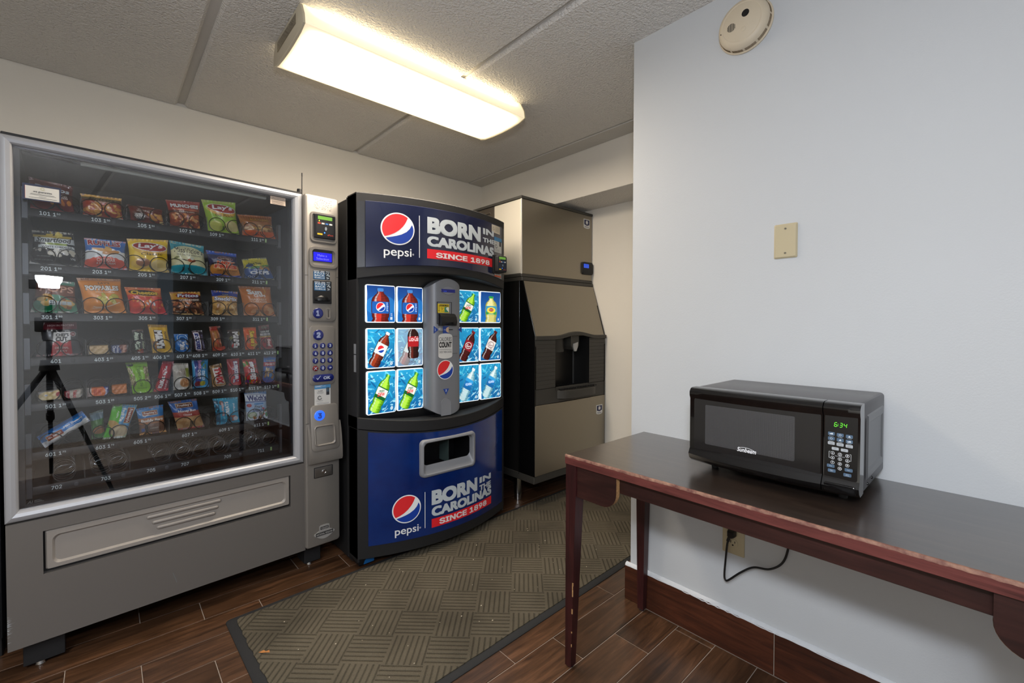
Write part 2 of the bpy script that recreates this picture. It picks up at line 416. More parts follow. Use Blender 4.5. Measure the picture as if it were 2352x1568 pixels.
M['table_edge'] = wood_mat('mahogany_edge', '#421f1c', '#5f302c', '#743f3a', 1, 0.4, 1.2, 0, 0.05)
M['table_side'] = wood_mat('dark_mahogany', '#1e0d0c', '#2d1512', '#3a1e1a', 1, 0.4, 1.0, 0, 0.04)
M['table_leg'] = wood_mat('mahogany_leg', '#200d0d', '#321415', '#421d1c', 2, 0.35, 1.2, 0, 0.04)

# ================================================================== the room
CZ = 2.4535
def wall(name, x0, x1, y0, y1, z0, z1, m): return struct(B().box(x0, x1, y0, y1, z0, z1).obj(name, m, smooth=0))
wall('wall_back', -2.0, 2.95, 3.16, 3.28, -0.05, 2.6, M['wall_warm'])
wall('wall_right', 1.724, 2.95, -2.72, 1.105, -0.05, 2.6, M['wall_white'])
wall('wall_far', 2.505, 2.95, 1.105, 3.16, 2.130, 2.6, M['wall_warm'])
wall('wall_recess', 2.85, 2.95, 1.105, 3.16, -0.05, 2.130, M['wall_warm'])
wall('ceiling_soffit', 2.507, 2.85, 1.106, 3.159, 2.1288, 2.1298, M['popcorn'])
wall('wall_left', -2.0, -1.9, -2.72, 3.16, -0.05, 2.6, M['wall_warm'])
b = B()
b.box(-1.9, 0.91, -2.02, -1.9, -0.05, 2.6).box(1.66, 1.724, -2.02, -1.9, -0.05, 2.6).box(0.91, 1.66, -2.02, -1.9, 2.04, 2.6)
struct(b.obj('wall_front', M['wall_white'], smooth=0))
b = B(); b.box(0.72, 0.85, -5.2, -2.02, -0.05, 2.6).box(1.724, 1.85, -5.2, -2.72, -0.05, 2.6).box(0.72, 1.85, -5.2, -2.72, 2.2, 2.6).box(0.72, 1.85, -2.72, -2.02, 2.2, 2.6).box(0.72, 1.85, -5.2, -2.72, -0.08, -0.002)
struct(b.obj('wall_corridor', M['wall_warm'], smooth=0))

ceil = struct(B().box(-1.9, 2.95, -2.72, 3.16, CZ+0.018, 2.6).obj('ceiling', M['ceil_smooth'], smooth=0))
for i, (x0, x1) in enumerate(((-1.9, -0.69), (-0.66, 0.313), (0.348, 1.331), (1.354, 2.354))):
    B().box(x0, x1, -2.6, 3.159, CZ, CZ+0.03, 0.012, 1).obj('ceiling_panel', M['popcorn'], ceil, smooth=0)
B().box(2.358, 2.504, 1.106, 3.159, CZ-0.002, CZ+0.03, 0.004, 1).obj('joint_strip', M['ceil_smooth'], ceil, smooth=0)

floor = struct(B().box(-2.0, 2.95, -2.72, 3.28, -0.08, -0.002).obj('floor', M['grout'], smooth=0))
TM = {}
def tile_piece(x0, x1, y0, y1):
    k = (round(x1-x0, 3), round(y1-y0, 3))
    if k not in TM: TM[k] = B().box(-(x1-x0)/2, (x1-x0)/2, -(y1-y0)/2, (y1-y0)/2, -0.012, 0.0, 0.0012, 1).mesh(M['tile'], 0, name='floor_tile')
    link('floor_tile', TM[k], floor, ((x0+x1)/2, (y0+y1)/2, 0))
for k in range(-11, 15):
    y0 = 1.0205+0.1485*k; y1 = min(y0+0.1485, 3.16)
    xr = 1.7115 if y0 < 1.02 else 2.85
    x = 1.283-0.2*k+0.61*6
    while x > -1.9:
        a, c = max(x-0.61, -1.9), min(x, xr)
        if c-a > 0.02: tile_piece(a+0.0014, c-0.0014, y0+0.0014, y1-0.0014)
        x -= 0.61
base = struct(B().box(1.7145, 1.7235, -1.3, 1.1049, 0, 0.148).obj('baseboard_right', M['grout'], smooth=0))
for y1, y0 in ((1.1265, 0.5235), (0.5205, -0.0865), (-0.0895, -0.6965), (-0.6995, -1.3)):
    L = y1-y0; B().box(-0.0055, 0.0055, -L/2, L/2, 0.001, 0.1535, 0.0012, 1).obj('baseboard_tile', M['base_tile'], base, 0, (1.7175-0.0008, (y0+y1)/2, 0))
B().box(1.7225, 2.33, 1.1055, 1.1265, 0.001, 0.1535, 0.0012, 1).obj('baseboard_tile', M['base_tile'], base, 0)
b = B(); rg = random.Random(3); ys = np.arange(-1.3, 1.128, 0.012)
prof = [(y, 0.1495+0.001*math.sin(y*31)+rg.uniform(-0.0006, 0.0006)-(0.0025 if 0.62 < y < 0.86 and rg.random() < 0.4 else 0), 0.163+rg.uniform(-0.0005, 0.0008)) for y in ys]
b.loft([[(1.7236, y, hi), (1.7125, y, (lo+hi)/2+0.002), (1.7105, y, lo), (1.7236, y, lo)] for y, lo, hi in prof], True, True)
struct(b.obj('trim_1', M['caulk'], smooth=60))

# ================================================================== ceiling light
lt = thing('ceiling_light', 'long fluorescent ceiling light with a glowing ribbed diffuser', 'ceiling light', (1.15, 1.995, CZ))
def light_mat(name, strength, warm):
    m = bpy.data.materials.new(name); m.use_nodes = True; n = m.node_tree.nodes; l = m.node_tree.links; p = n['Principled BSDF']
    p.inputs['Base Color'].default_value = (0.8, 0.78, 0.7, 1); p.inputs['Roughness'].default_value = 0.35
    tc = n.new('ShaderNodeTexCoord'); sx = n.new('ShaderNodeSeparateXYZ'); l.new(tc.outputs['Object'], sx.inputs[0])
    def edge(o, half, soft):
        a = n.new('ShaderNodeMath'); a.operation = 'ABSOLUTE'; l.new(o, a.inputs[0])
        r = n.new('ShaderNodeMapRange'); r.interpolation_type = 'SMOOTHSTEP'; r.inputs['From Min'].default_value = half; r.inputs['From Max'].default_value = half-soft
        l.new(a.outputs[0], r.inputs['Value']); return r.outputs[0]
    mu = n.new('ShaderNodeMath'); mu.operation = 'MULTIPLY'; l.new(edge(sx.outputs[0], 0.58, 0.14), mu.inputs[0]); l.new(edge(sx.outputs[1], 0.196, 0.085), mu.inputs[1])
    r = n.new('ShaderNodeValToRGB'); r.color_ramp.elements[0].color = (*lin(warm), 1); r.color_ramp.elements[1].color = (*lin('#fff0dc'), 1)
    l.new(mu.outputs[0], r.inputs[0]); l.new(r.outputs[0], p.inputs['Emission Color'])
    mr = n.new('ShaderNodeMapRange'); mr.inputs['To Min'].default_value = 0.75; mr.inputs['To Max'].default_value = strength; l.new(mu.outputs[0], mr.inputs['Value']); l.new(mr.outputs[0], p.inputs['Emission Strength'])
    return m
LM = light_mat('lamp_diffuser', LAMP_W, '#f3dcae')
# wrap-around diffuser: cross-section in y,z swept along x
sec = [(-0.165, -0.004), (-0.19, -0.05), (-0.196, -0.088), (-0.15, -0.100), (-0.07, -0.106), (0, -0.108), (0.07, -0.106), (0.15, -0.100), (0.196, -0.088), (0.19, -0.05), (0.165, -0.004)]
b = B(); b.loft([[(x, y, z) for y, z in sec] for x in (-0.578, 0.578)], False, False, closed=False)
b.obj('diffuser', LM, lt, 25)
B().box(-0.583, 0.583, -0.16, 0.16, -0.028, 0.0, 0.004).obj('housing', mat('white_enamel', '#d8d5cc', 0.4), lt)
secc = [(y*1.015, z*1.03-0.0005) for y, z in sec]
CAPM = mat('clear_end_cap', '#c9bfa6', 0.3, coat=0.3)
for s in (-1, 1):
    b = B(); b.loft([[(s*0.577, y, min(z, -0.001)) for y, z in secc], [(s*0.585, y, min(z, -0.001)) for y, z in secc], [(s*0.588, y*0.97, min(z*0.97, -0.001)) for y, z in secc]], True, True)
    e = b.obj('end_cap', CAPM, lt, 40)
    B().box(s*0.588-0.001, s*0.588+0.001, -0.12, 0.13, -0.06, -0.02).obj('cap_slot', mat('cap_mirror', '#8d8266', 0.15, 0.8), e)

# ================================================================== the camera on its tripod: seen only as a reflection in the snack machine's glass
tp = thing('camera_tripod', 'black tripod with camera and lit white flash head, mirrored in the glass', 'tripod', (0, 0, 0))
bk = Vector((-F0.x, -F0.y, 0))
def along(d, l, z): return (bk.x*d+R0.x*l, bk.y*d+R0.y*l, z)
b = B(); b.box(-0.07, 0.07, 0.03, 0.10, -0.055, 0.05, 0.01).box(-0.028, 0.028, 0.035, 0.095, 0.045, 0.078, 0.008)
b.map(lambda l, d, z: along(d, l, 1.22+z)).obj('camera_body', M['blk_matte'], tp)
b = B(); b.cyl(along(0.065, 0, 0.93), along(0.065, 0, 1.165), 0.016).cyl(along(0.065, 0, 1.10), along(0.065, 0, 1.165), 0.032, 0.04); b.obj('tripod_head', M['blk'], tp)
b = B(); b.cyl(along(0.065, 0, 0.89), along(0.065, 0, 0.965), 0.055, 0.045); b.obj('tripod_collar', M['blk'], tp)
for l, d in ((0.42, 0.42), (-0.34, 0.40), (0.02, -0.42)):
    p0 = Vector(along(0.065, 0, 0.93)); p1 = Vector(along(0.065+d, l, 0.012)); q = p0.lerp(p1, 0.45)
    b = B(); b.cyl(p0, q, 0.019, 0.018, 12).cyl(p0.lerp(p1, 0.42), p0.lerp(p1, 0.47), 0.024, n=12).cyl(q, p1, 0.014, 0.012, 12); b.obj('leg', M['blk_matte'], tp)
b = B(); b.cyl(along(0.065, 0, 1.29), along(0.065, 0, 1.47), 0.02).box(-0.001, 0.001, -0.001, 0.001, 1.3, 1.31); b.obj('flash_stem', M['blk'], tp)
hp_ = [(-0.046, 1.480), (0.046, 1.480), (0.050, 1.51), (0.066, 1.53), (0.070, 1.562), (-0.070, 1.562), (-0.066, 1.53), (-0.050, 1.51)]
b = B(); b.box(-0.045, 0.045, 0.086, 0.16, 1.47, 1.54, 0.006).map(lambda l, d, z: along(d, l, z)); b.obj('flash_head', M['blk'], tp, 0)
b = B(); b.loft([[along(0.085, l, z) for l, z in hp_], [along(0.03, l, z) for l, z in hp_]], True, True); b.obj('flash_diffuser', mat('flash_glow', '#ffffff', 0.5, emit='#e9f1ff', es=FLASH), tp, 0)

# ================================================================== floor mat
mt = thing('floor_mat', 'olive brown ribbed entrance mat with black rubber border', 'floor mat', (1.56, 1.705, 0), R(1.2))
def mat_pile():
    m = bpy.data.materials.new('mat_pile'); m.use_nodes = True; n = m.node_tree.nodes; l = m.node_tree.links; p = n['Principled BSDF']
    p.inputs['Roughness'].default_value = 0.95; p.inputs['Specular IOR Level'].default_value = 0.15
    tc = n.new('ShaderNodeTexCoord'); mp = n.new('ShaderNodeMapping'); mp.inputs['Rotation'].default_value = (0, 0, R(45)); l.new(tc.outputs['Object'], mp.inputs['Vector'])
    S = 0.150
    sx = n.new('ShaderNodeSeparateXYZ'); l.new(mp.outputs[0], sx.inputs[0])
    def math_(op, a, b=None, c=None):
        q = n.new('ShaderNodeMath'); q.operation = op
        for i, v in enumerate((a, b, c)):
            if v is None: continue
            if isinstance(v, (int, float)): q.inputs[i].default_value = v
            else: l.new(v, q.inputs[i])
        return q.outputs[0]
    fx = math_('FLOOR', math_('DIVIDE', sx.outputs[0], S)); fy = math_('FLOOR', math_('DIVIDE', sx.outputs[1], S))
    par = math_('FLOORED_MODULO', math_('ADD', fx, fy), 2.0)
    k = 2*math.pi*7/S
    wx = math_('SINE', math_('MULTIPLY', sx.outputs[0], k)); wy = math_('SINE', math_('MULTIPLY', sx.outputs[1], k))
    mx = n.new('ShaderNodeMix'); mx.data_type = 'FLOAT'; l.new(par, mx.inputs[0]); l.new(wx, mx.inputs[2]); l.new(wy, mx.inputs[3]); rib = math_('SUBTRACT', 1.0, math_('MULTIPLY', 2.0, math_('POWER', math_('MULTIPLY', math_('SUBTRACT', 1.0, mx.outputs[0]), 0.5), 4.0)))
    nz = n.new('ShaderNodeTexNoise'); nz.inputs['Scale'].default_value = 420; nz.inputs['Detail'].default_value = 2; l.new(tc.outputs['Object'], nz.inputs['Vector'])
    n2 = n.new('ShaderNodeTexNoise'); n2.inputs['Scale'].default_value = 2.6; n2.inputs['Detail'].default_value = 5; l.new(tc.outputs['Object'], n2.inputs['Vector'])
    r = n.new('ShaderNodeValToRGB'); e = r.color_ramp.elements; e[0].color = (*lin('#26221c'), 1); e[1].color = (*lin('#625b4d'), 1); e[0].position = 0.1; e[1].position = 0.75
    hh = math_('ADD', math_('MULTIPLY', rib, 0.17), math_('ADD', math_('MULTIPLY', nz.outputs['Fac'], 0.5), 0.3)); l.new(hh, r.inputs[0])
    hs = n.new('ShaderNodeHueSaturation'); mr = n.new('ShaderNodeMapRange'); mr.inputs['From Min'].default_value = 0.33; mr.inputs['From Max'].default_value = 0.6; mr.inputs['To Min'].default_value = 0.66; mr.inputs['To Max'].default_value = 1.1
    l.new(n2.outputs['Fac'], mr.inputs['Value']); l.new(mr.outputs[0], hs.inputs['Value']); l.new(r.outputs[0], hs.inputs['Color']); l.new(hs.outputs[0], p.inputs['Base Color'])
    bp = n.new('ShaderNodeBump'); bp.inputs['Strength'].default_value = 0.9; bp.inputs['Distance'].default_value = 0.004
    l.new(math_('ADD', math_('MULTIPLY', rib, 0.5), nz.outputs['Fac']), bp.inputs['Height']); l.new(bp.outputs[0], p.inputs['Normal'])
    return m
X0, X1, Y0, Y1 = -1.2, 1.2, -0.44, 0.452
b = B(); b.loft([[(x, y, z) for x, y in rrect(X0+i, X1-i, Y0+i, Y1-i, 0.02)] for i, z in ((0, 0.0005), (0.0, 0.003), (0.004, 0.006), (0.03, 0.007))], True, True)
b.obj('rubber_border', M['rubber'], mt)
# pile with a slightly frayed outline
rg = random.Random(8); ol = []
for x, y in rrect(X0+0.034, X1-0.034, Y0+0.03, Y1-0.03, 0.012, 3): ol.append((x, y))
pts = []
for i in range(len(ol)):
    a, c = Vector(ol[i]), Vector(ol[(i+1) % len(ol)]); n_ = max(1, int((c-a).length/0.02)); j = 0.004 if (a.x < -1.1 and c.x < -1.1) else 0.0012
    for k in range(n_):
        q = a.lerp(c, k/n_); pts.append((q.x+rg.uniform(-j, j), q.y+rg.uniform(-j, j)))
b = B(); b.loft([[(x, y, 0.0065) for x, y in pts], [(x, y, 0.0105) for x, y in pts]], False, True)
b.obj('carpet_pile', mat_pile(), mt, 0)
# a scrap of dry leaf and crumbs lying on the mat
b = B(); b.faces([(-0.02, -0.004, 0), (-0.006, 0.007, 0.003), (0.004, 0.004, 0.001), (0.014, 0.009, 0.004), (0.022, 0.001, 0.001), (0.008, -0.003, 0.002), (-0.004, -0.008, 0.003)], [(0, 1, 2, 5, 6), (2, 3, 4, 5)])
lf = b.obj('leaf_scrap', mat('dry_leaf', '#a9703a', 0.8), None, 60, (0.422, 1.82, 0.0112), R(-50)); tag(lf, 'small dry orange leaf scrap lying on the mat corner', 'leaf')
b = B(); rg = random.Random(4)
for i in range(46):
    x, y = rg.uniform(0.45, 1.95), rg.uniform(1.33, 2.0); s = rg.uniform(0.0012, 0.003)
    b.box(x-s, x+s, y-s*0.6, y+s*0.6, 0.0115, 0.0115+s, s*0.3, 1)
cr = b.obj('crumbs', mat('pale_crumbs', '#c9bda4', 0.8), None, 0); tag(cr, 'pale crumbs scattered over the ribbed mat', 'crumbs', kind='stuff')

# ================================================================== wall fittings on the right wall (built facing -x)
def wx(b, x0, yc, zc):   # local (a across, d outward, z) -> world on wall_right; a grows to the right in view (-y)
    return b.map(lambda a, d, z: (x0+d, yc-a, zc+z))
t = thing('blank_wall_plate', 'ivory blank wall plate with two screws above the microwave', 'wall plate', (1.724, 0.505, 1.451))
b = B(); b.plate([(-0.0355, 0.0355, 0, 0.117, 0.004, 0.0), (-0.0355, 0.0355, 0, 0.117, 0.004, -0.002), (-0.031, 0.031, 0.0045, 0.1125, 0.003, -0.006)], 3)
wx(b, 0, 0, 0).obj('plate', M['cream_pl'], t)
for z in (0.017, 0.1):
    b = B(); b.cyl((0, -0.005, z), (0, -0.0072, z), 0.0036, n=14); s = wx(b, 0, 0, 0).obj('screw', M['screw'], t)
    b = B(); b.box(-0.003, 0.003, -0.0076, -0.0071, z-0.0004, z+0.0004); wx(b, 0, 0, 0).obj('slot', M['hole'], s)

t = thing('power_outlet', 'beige double power outlet on the wall below the table', 'outlet', (1.724, 0.665, 0.37))
b = B(); b.plate([(-0.039, 0.039, 0, 0.123, 0.003, 0.0), (-0.039, 0.039, 0, 0.123, 0.003, -0.003), (-0.036, 0.036, 0.003, 0.12, 0.003, -0.0055)], 3); wx(b, 0, 0, 0).obj('plate', M['cream_pl'], t)
for zc in (0.042, 0.081):
    oc = [(x, max(min(z, 0.0145), -0.0145)) for x, z in circ(0, 0, 0.0172, 32)]
    b = B(); b.loft([[(x, -0.005, zc+z) for x, z in oc], [(x, -0.0075, zc+z) for x, z in oc], [(x*0.95, -0.008, zc+z*0.95) for x, z in oc]], False, True); s = wx(b, 0, 0, 0).obj('receptacle', M['cream_pl'], t)
    b = B(); b.box(-0.0085, -0.0062, -0.0086, -0.0079, zc+0.001, zc+0.0105).box(0.0062, 0.0085, -0.0086, -0.0079, zc+0.002, zc+0.0095)
    b.poly([(x, z) for x, z in circ(0, zc-0.0065, 0.003, 14)], -0.0086, -0.0079); wx(b, 0, 0, 0).obj('socket_holes', M['hole'], s)

t = thing('smoke_detector', 'round beige smoke detector high on the white wall', 'smoke detector', (1.724, 0.642, 2.298))
b = B(); b.lathe((0, 0, 0), (0, -1, 0), [(0, 0.092), (0.006, 0.0935), (0.009, 0.091)], 48); wx(b, 0, 0, 0).obj('base_ring', M['beige_pl'], t)
b = B(); b.lathe((0, -0.008, 0), (0, -1, 0), [(0, 0.088), (0.016, 0.0865), (0.024, 0.083), (0.031, 0.0765), (0.0345, 0.069), (0.0352, 0.066), (0.0344, 0.0645), (0.036, 0.062), (0.0365, 0.0)], 48); hd = wx(b, 0, 0, 0).obj('cover', M['beige_pl'], t, 50)
for zz in (0.011, 0.0142, 0.0174, 0.0206):
    for a0 in range(0, 360, 30):
        b = B(); loop = []
        for k in range(7):
            q = R(a0+2.5+25*k/6); loop.append((q,))
        rr = 0.0884-(zz-0.008)*0.12
        b.loft([[((rr-0.001)*math.cos(q), -zz-0.0005, (rr-0.001)*math.sin(q)), ((rr+0.0006)*math.cos(q), -zz-0.0005, (rr+0.0006)*math.sin(q)), ((rr+0.0006)*math.cos(q), -zz-0.0013, (rr+0.0006)*math.sin(q)), ((rr-0.001)*math.cos(q), -zz-0.0013, (rr-0.001)*math.sin(q))] for (q,) in loop], True, True)
        wx(b, 0, 0, 0).obj('vent_slit', mat('slit_shadow', '#6b5b45', 0.8), hd, 0)
b = B(); b.lathe((0.0, -0.043, 0.0), (0, -1, 0), [(0, 0.0125), (0.0018, 0.0125), (0.002, 0.0)], 24); b.map(lambda a, d, z: (a+0.014, d, z+0.024)); s = wx(b, 0, 0, 0).obj('sensor_eye', mat('sensor_black', '#0b0b0c', 0.15), t)
for i in range(9):
    x = -0.034+(i-4)*0.0031; h = math.sqrt(max(0.0145**2-((i-4)*0.0031)**2, 1e-6))
    b = B(); b.box(x-0.0008, x+0.0008, -0.0447, -0.0438, -0.006-h, -0.006+h); wx(b, 0, 0, 0).obj('speaker_slit', M['hole'], t, 0)
b = B(); b.lathe((0.008, -0.0435, -0.028), (0, -1, 0), [(0, 0.0085), (0.0012, 0.0085), (0.0018, 0.0075), (0.0018, 0)], 24); wx(b, 0, 0, 0).obj('test_button', M['beige_pl'], t)
b = B(); b.lathe((-0.071, -0.0405, -0.012), (0, -1, 0), [(0, 0.0025), (0.001, 0.0025), (0.001, 0)], 12); wx(b, 0, 0, 0).obj('status_light', M['hole'], t)

# ================================================================== table
TX, TY, TZ = 1.208, 1.045, 0.7605
tb = thing('console_table', 'long dark mahogany console table with a worn front edge', 'table', (TX, TY, 0))
b = B(); b.box(0.0015, 0.515, -1.2485, -0.0015, TZ-0.031, TZ, 0.002, 1); b.obj('tabletop', M['table_top'], tb)
b = B(); b.box(-0.001, 0.004, -1.25, 0.0, TZ-0.032, TZ-0.0062, 0.001, 1).box(0.0, 0.515, -0.004, 0.001, TZ-0.032, TZ-0.006, 0.001, 1); b.obj('edge_band', M['table_edge'], tb)
b = B(); rg = random.Random(2)
ys = np.linspace(0, -1.25, 160); b.loft([[(-0.0012, y, TZ-0.0062-rg.uniform(0, 0.0022)), (-0.0006, y, TZ-0.001), (0.0015, y, TZ+0.0004), (0.0045+rg.uniform(0, 0.0022), y, TZ+0.0004), (0.003, y, TZ-0.004)] for y in ys], True, True); b.obj('worn_edge', M['worn'], tb, 60)
def apron(x0, x1, y0, y1): B().box(x0, x1, y0, y1, 0.672, TZ-0.031, 0.001, 1).obj('apron', M['table_side'], tb, 0)
apron(0.028, 0.046, -1.20, -0.045); apron(0.470, 0.488, -1.20, -0.045); apron(0.03, 0.485, -0.04, -0.022); apron(0.03, 0.485, -1.228, -1.21)
for sx in (0, 1):
    for sy in (0, 1):
        b = B(); w1, w0 = 0.046, 0.0265
        ox = 0.002 if not sx else 0.500; oy = -0.0025 if not sy else -1.2475; dx_ = 1 if not sx else -1; dy_ = -1 if not sy else 1
        q = lambda w, z: [(ox, oy, z), (ox+dx_*w, oy, z), (ox+dx_*w, oy+dy_*w, z), (ox, oy+dy_*w, z)]
        b.loft([q(w0-0.002, 0.004), q(w0, 0.008), q(w1, 0.66), q(w1, TZ-0.0315)], True, True); lg = b.obj('leg', M['table_leg'], tb, 0)
        cx, cy = ox+dx_*w0/2, oy+dy_*w0/2; B().cyl((cx, cy, 0), (cx, cy, 0.0045), 0.011, n=16).obj('foot_glide', M['rubber'], lg)
        if not sx and not sy:
            rg = random.Random(6)
            for z0, h in ((0.262, 0.05), (0.20, 0.018), (0.13, 0.006), (0.30, 0.012), (0.08, 0.01)):
                ww = w0+(w1-w0)*z0/0.66
                b = B(); b.box(ox-0.0008, ox+0.0022, oy-ww-0.0006, oy-ww+rg.uniform(0.0022, 0.004), z0, z0+h, 0.0005, 1); b.obj('chip', M['tan_edge'], lg, 0)
def bracket(ya, yb):   # corner panel with one rounded lower corner at yb
    z1 = TZ-0.0315; z0 = 0.619; r = 0.055; s = 1 if yb > ya else -1; o = [(ya, z0), (ya, z1), (yb, z1)]
    for k in range(9):
        q = R(90*k/8); o.append((yb-s*r+s*r*math.cos(q), z0+r-r*math.sin(q)))
    b = B(); b.loft([[(0.0265, y, z) for y, z in o], [(0.0075, y, z) for y, z in o]], True, True)
    p = b.obj('corner_panel', M['table_side'], tb, 0)
    oe = o[2:]
    b = B(); b.loft([[(x, y+s*0.0006*(1 if i == 0 else 1), z-0.0004*(i > 1)) for i, (y, z) in enumerate(oe)] for x in (0.0262, 0.0078)], False, False, closed=False); b.obj('raw_edge', M['tan_edge'], p, 60)
bracket(-0.049, -0.2105); bracket(-1.2, -1.04)

# ================================================================== microwave  (local: x right, y into the room's wall, z up)
mw = thing('microwave', 'black countertop microwave with a green clock reading 6:34', 'microwave', (1.3765, 0.4536, TZ), R(-90))
W = 0.2185; Zb, Zt, D = 0.0285, 0.262, 0.334
b = B(); b.loft([[(x, y, z) for x, z in rrect(-W+i, W-i, Zb+i*0.5, Zt-i*0.5, 0.011, 5)] for y, i in ((D, 0.003), (D-0.004, 0), (0.052, 0), (0.05, 0.001))], True, True)
sh = b.obj('shell', M['mw_body'], mw)
b = B(); b.loft([[(W+0.0002+e, y, z) for y, z in ((0.085+i, 0.058+i), (0.31-i, 0.058+i), (0.31-i, 0.228-i), (0.085+i, 0.228-i))] for i, e in ((0, -0.0005), (0.004, 0.003), (0.02, 0.003), (0.026, 0.0005))], False, True); b.obj('embossed_side', M['mw_side'], sh, 0)
b = B(); b.poly([(0.064, 0.07), (0.068, 0.06), (0.073, 0.07), (0.073, 0.215), (0.068, 0.226), (0.064, 0.215)], 0); b.map(lambda x, y, z: (W+0.0008, x, z)); b.obj('side_slot', M['hole'], sh, 0, fix=False)
for y, z in ((0.05+0.05, 0.046), (0.155, 0.05)):
    B().lathe((W-0.001, y, z), (1, 0, 0), [(0, 0.0042), (0.003, 0.004), (0.0048, 0.002), (0.005, 0)], 14).obj('side_screw', M['blk'], sh)
for sx in (-1, 1):
    for y in (0.085, 0.29): B().cyl((sx*0.17, y, 0.0), (sx*0.17, y, Zb+0.002), 0.010, 0.013, 18).obj('foot', M['rubber'], mw)
# front facia: profile bulges at the lower lip, in two pieces split at the door seam
def facia(name, xa, xb):
    xs = np.linspace(xa, xb, 16); b = B(); loops = []
    for x in xs:
        u = x/W; bow = 0.010*(1-u*u); lo = Zb-0.005+0.006*abs(u)**3
        loops.append([(x, 0.052, lo+0.002), (x, 0.018-bow*0.4, lo), (x, 0.004-bow, lo+0.010), (x, -0.002-bow, lo+0.024), (x, 0.004-bow*0.5, lo+0.042-0.008*abs(u)**2), (x, 0.008, lo+0.052-0.012*abs(u)**2), (x, 0.008, Zt-0.034-0.004*(1-u*u)), (x, 0.003-bow*0.3, Zt-0.024), (x, 0.003-bow*0.3, Zt-0.012), (x, 0.010, Zt-0.003), (x, 0.020, Zt), (x, 0.052, Zt)])
    b.loft(loops, True, True); return b.obj(name, M['blk_gloss'], mw, 40)
door = facia('door', -W, 0.1395); ctl = facia('control_panel', 0.1415, W)
b = B(); b.plate([(-0.205, 0.136, 0.068, 0.232, 0.01, 0.0085), (-0.205, 0.136, 0.068, 0.232, 0.01, 0.0072)], 5); gl = b.obj('door_glass', M['mw_win'], door)
def perf_mat():
    m = bpy.data.materials.new('perforated_screen'); m.use_nodes = True; n = m.node_tree.nodes; l = m.node_tree.links; p = n['Principled BSDF']
    tc = n.new('ShaderNodeTexCoord'); mp = n.new('ShaderNodeMapping'); mp.inputs['Rotation'].default_value = (R(90), 0, 0); l.new(tc.outputs['Object'], mp.inputs[0])
    v = n.new('ShaderNodeTexVoronoi'); v.inputs['Scale'].default_value = 480; v.inputs['Randomness'].default_value = 0.0; v.voronoi_dimensions = '2D'; l.new(mp.outputs[0], v.inputs['Vector'])
    r = n.new('ShaderNodeValToRGB'); r.color_ramp.elements[0].position = 0.28; r.color_ramp.elements[1].position = 0.4; r.color_ramp.elements[0].color = (*lin('#0e0e0f'), 1); r.color_ramp.elements[1].color = (*lin('#4d4d4f'), 1)
    l.new(v.outputs['Distance'], r.inputs[0]); l.new(r.outputs[0], p.inputs['Base Color']); p.inputs['Roughness'].default_value = 0.25; p.inputs['Coat Weight'].default_value = 0.5; p.inputs['Coat Roughness'].default_value = 0.05; return m
b = B(); b.plate([(-0.1694, 0.076, 0.0905, 0.213, 0.004, 0.0073), (-0.1694, 0.076, 0.0905, 0.213, 0.004, 0.0068)], 3); b.obj('window_screen', perf_mat(), door)
b = B('#e8e8ea'); b.text('Sunbeam', -0.073, -0.0205, 0.0885, 0.1015, 0.006, 0.03, 0.25)
xs = np.linspace(-0.066, -0.026, 14); arc_ = lambda x: 0.0965+0.0062*(1-((x+0.05)/0.026)**2)
b.strip(xs, lambda x: arc_(x)-0.0008, lambda x: arc_(x)+0.0003, 0.006); front(b).obj('maker_lettering', PRINT, door, 0, fix=False)
b = B(); b.plate([(0.1442, 0.2135, 0.0685, 0.2335, 0.006, 0.0082), (0.1442, 0.2135, 0.0685, 0.2335, 0.006, 0.007)], 4); ov = b.obj('keypad_overlay', mat('overlay_black', '#090a0d', 0.2, coat=0.3), ctl)
b = B('#5bd12f')
SEG = {'6': 'afgecd', '3': 'abgcd', '4': 'fgbc'}
def seven(ch, x, z, w_, h, y):
    t_ = 0.0011; sk = 0.12
    S = {'a': (0, h, w_, h), 'g': (0, h/2, w_, h/2), 'd': (0, 0, w_, 0), 'f': (0, h/2, 0, h), 'b': (w_, h/2, w_, h), 'e': (0, 0, 0, h/2), 'c': (w_, 0, w_, h/2)}
    for k in SEG[ch]:
        x0, z0, x1, z1 = S[k]
        if z0 == z1: pts = [(x0+0.0008, z0-t_/2), (x1-0.0008, z0-t_/2), (x1-0.0008, z0+t_/2), (x0+0.0008, z0+t_/2)]
        else: pts = [(x0-t_/2, z0+0.0008), (x0+t_/2, z0+0.0008), (x0+t_/2, z1-0.0008), (x0-t_/2, z1-0.0008)]
        b.poly([(x+a+sk*c, z+c) for a, c in pts], y)
for ch, x in (('6', 0.1645), ('3', 0.1755), ('4', 0.1845)): seven(ch, x, 0.2015, 0.0055, 0.0105, 0.0066)
for z in (0.2045, 0.2085): b.poly([(0.1727+dx_, z+dz_) for dx_, dz_ in ((-0.0006, -0.0006), (0.0006, -0.0006), (0.0006, 0.0006), (-0.0006, 0.0006))], 0.0066)
front(b).obj('clock_digits', GLOW, ctl, 0, fix=False)
KB = mat('key_blue_grey', '#4a6178', 0.4); KW = mat('key_pale', '#a9aeb2', 0.4)
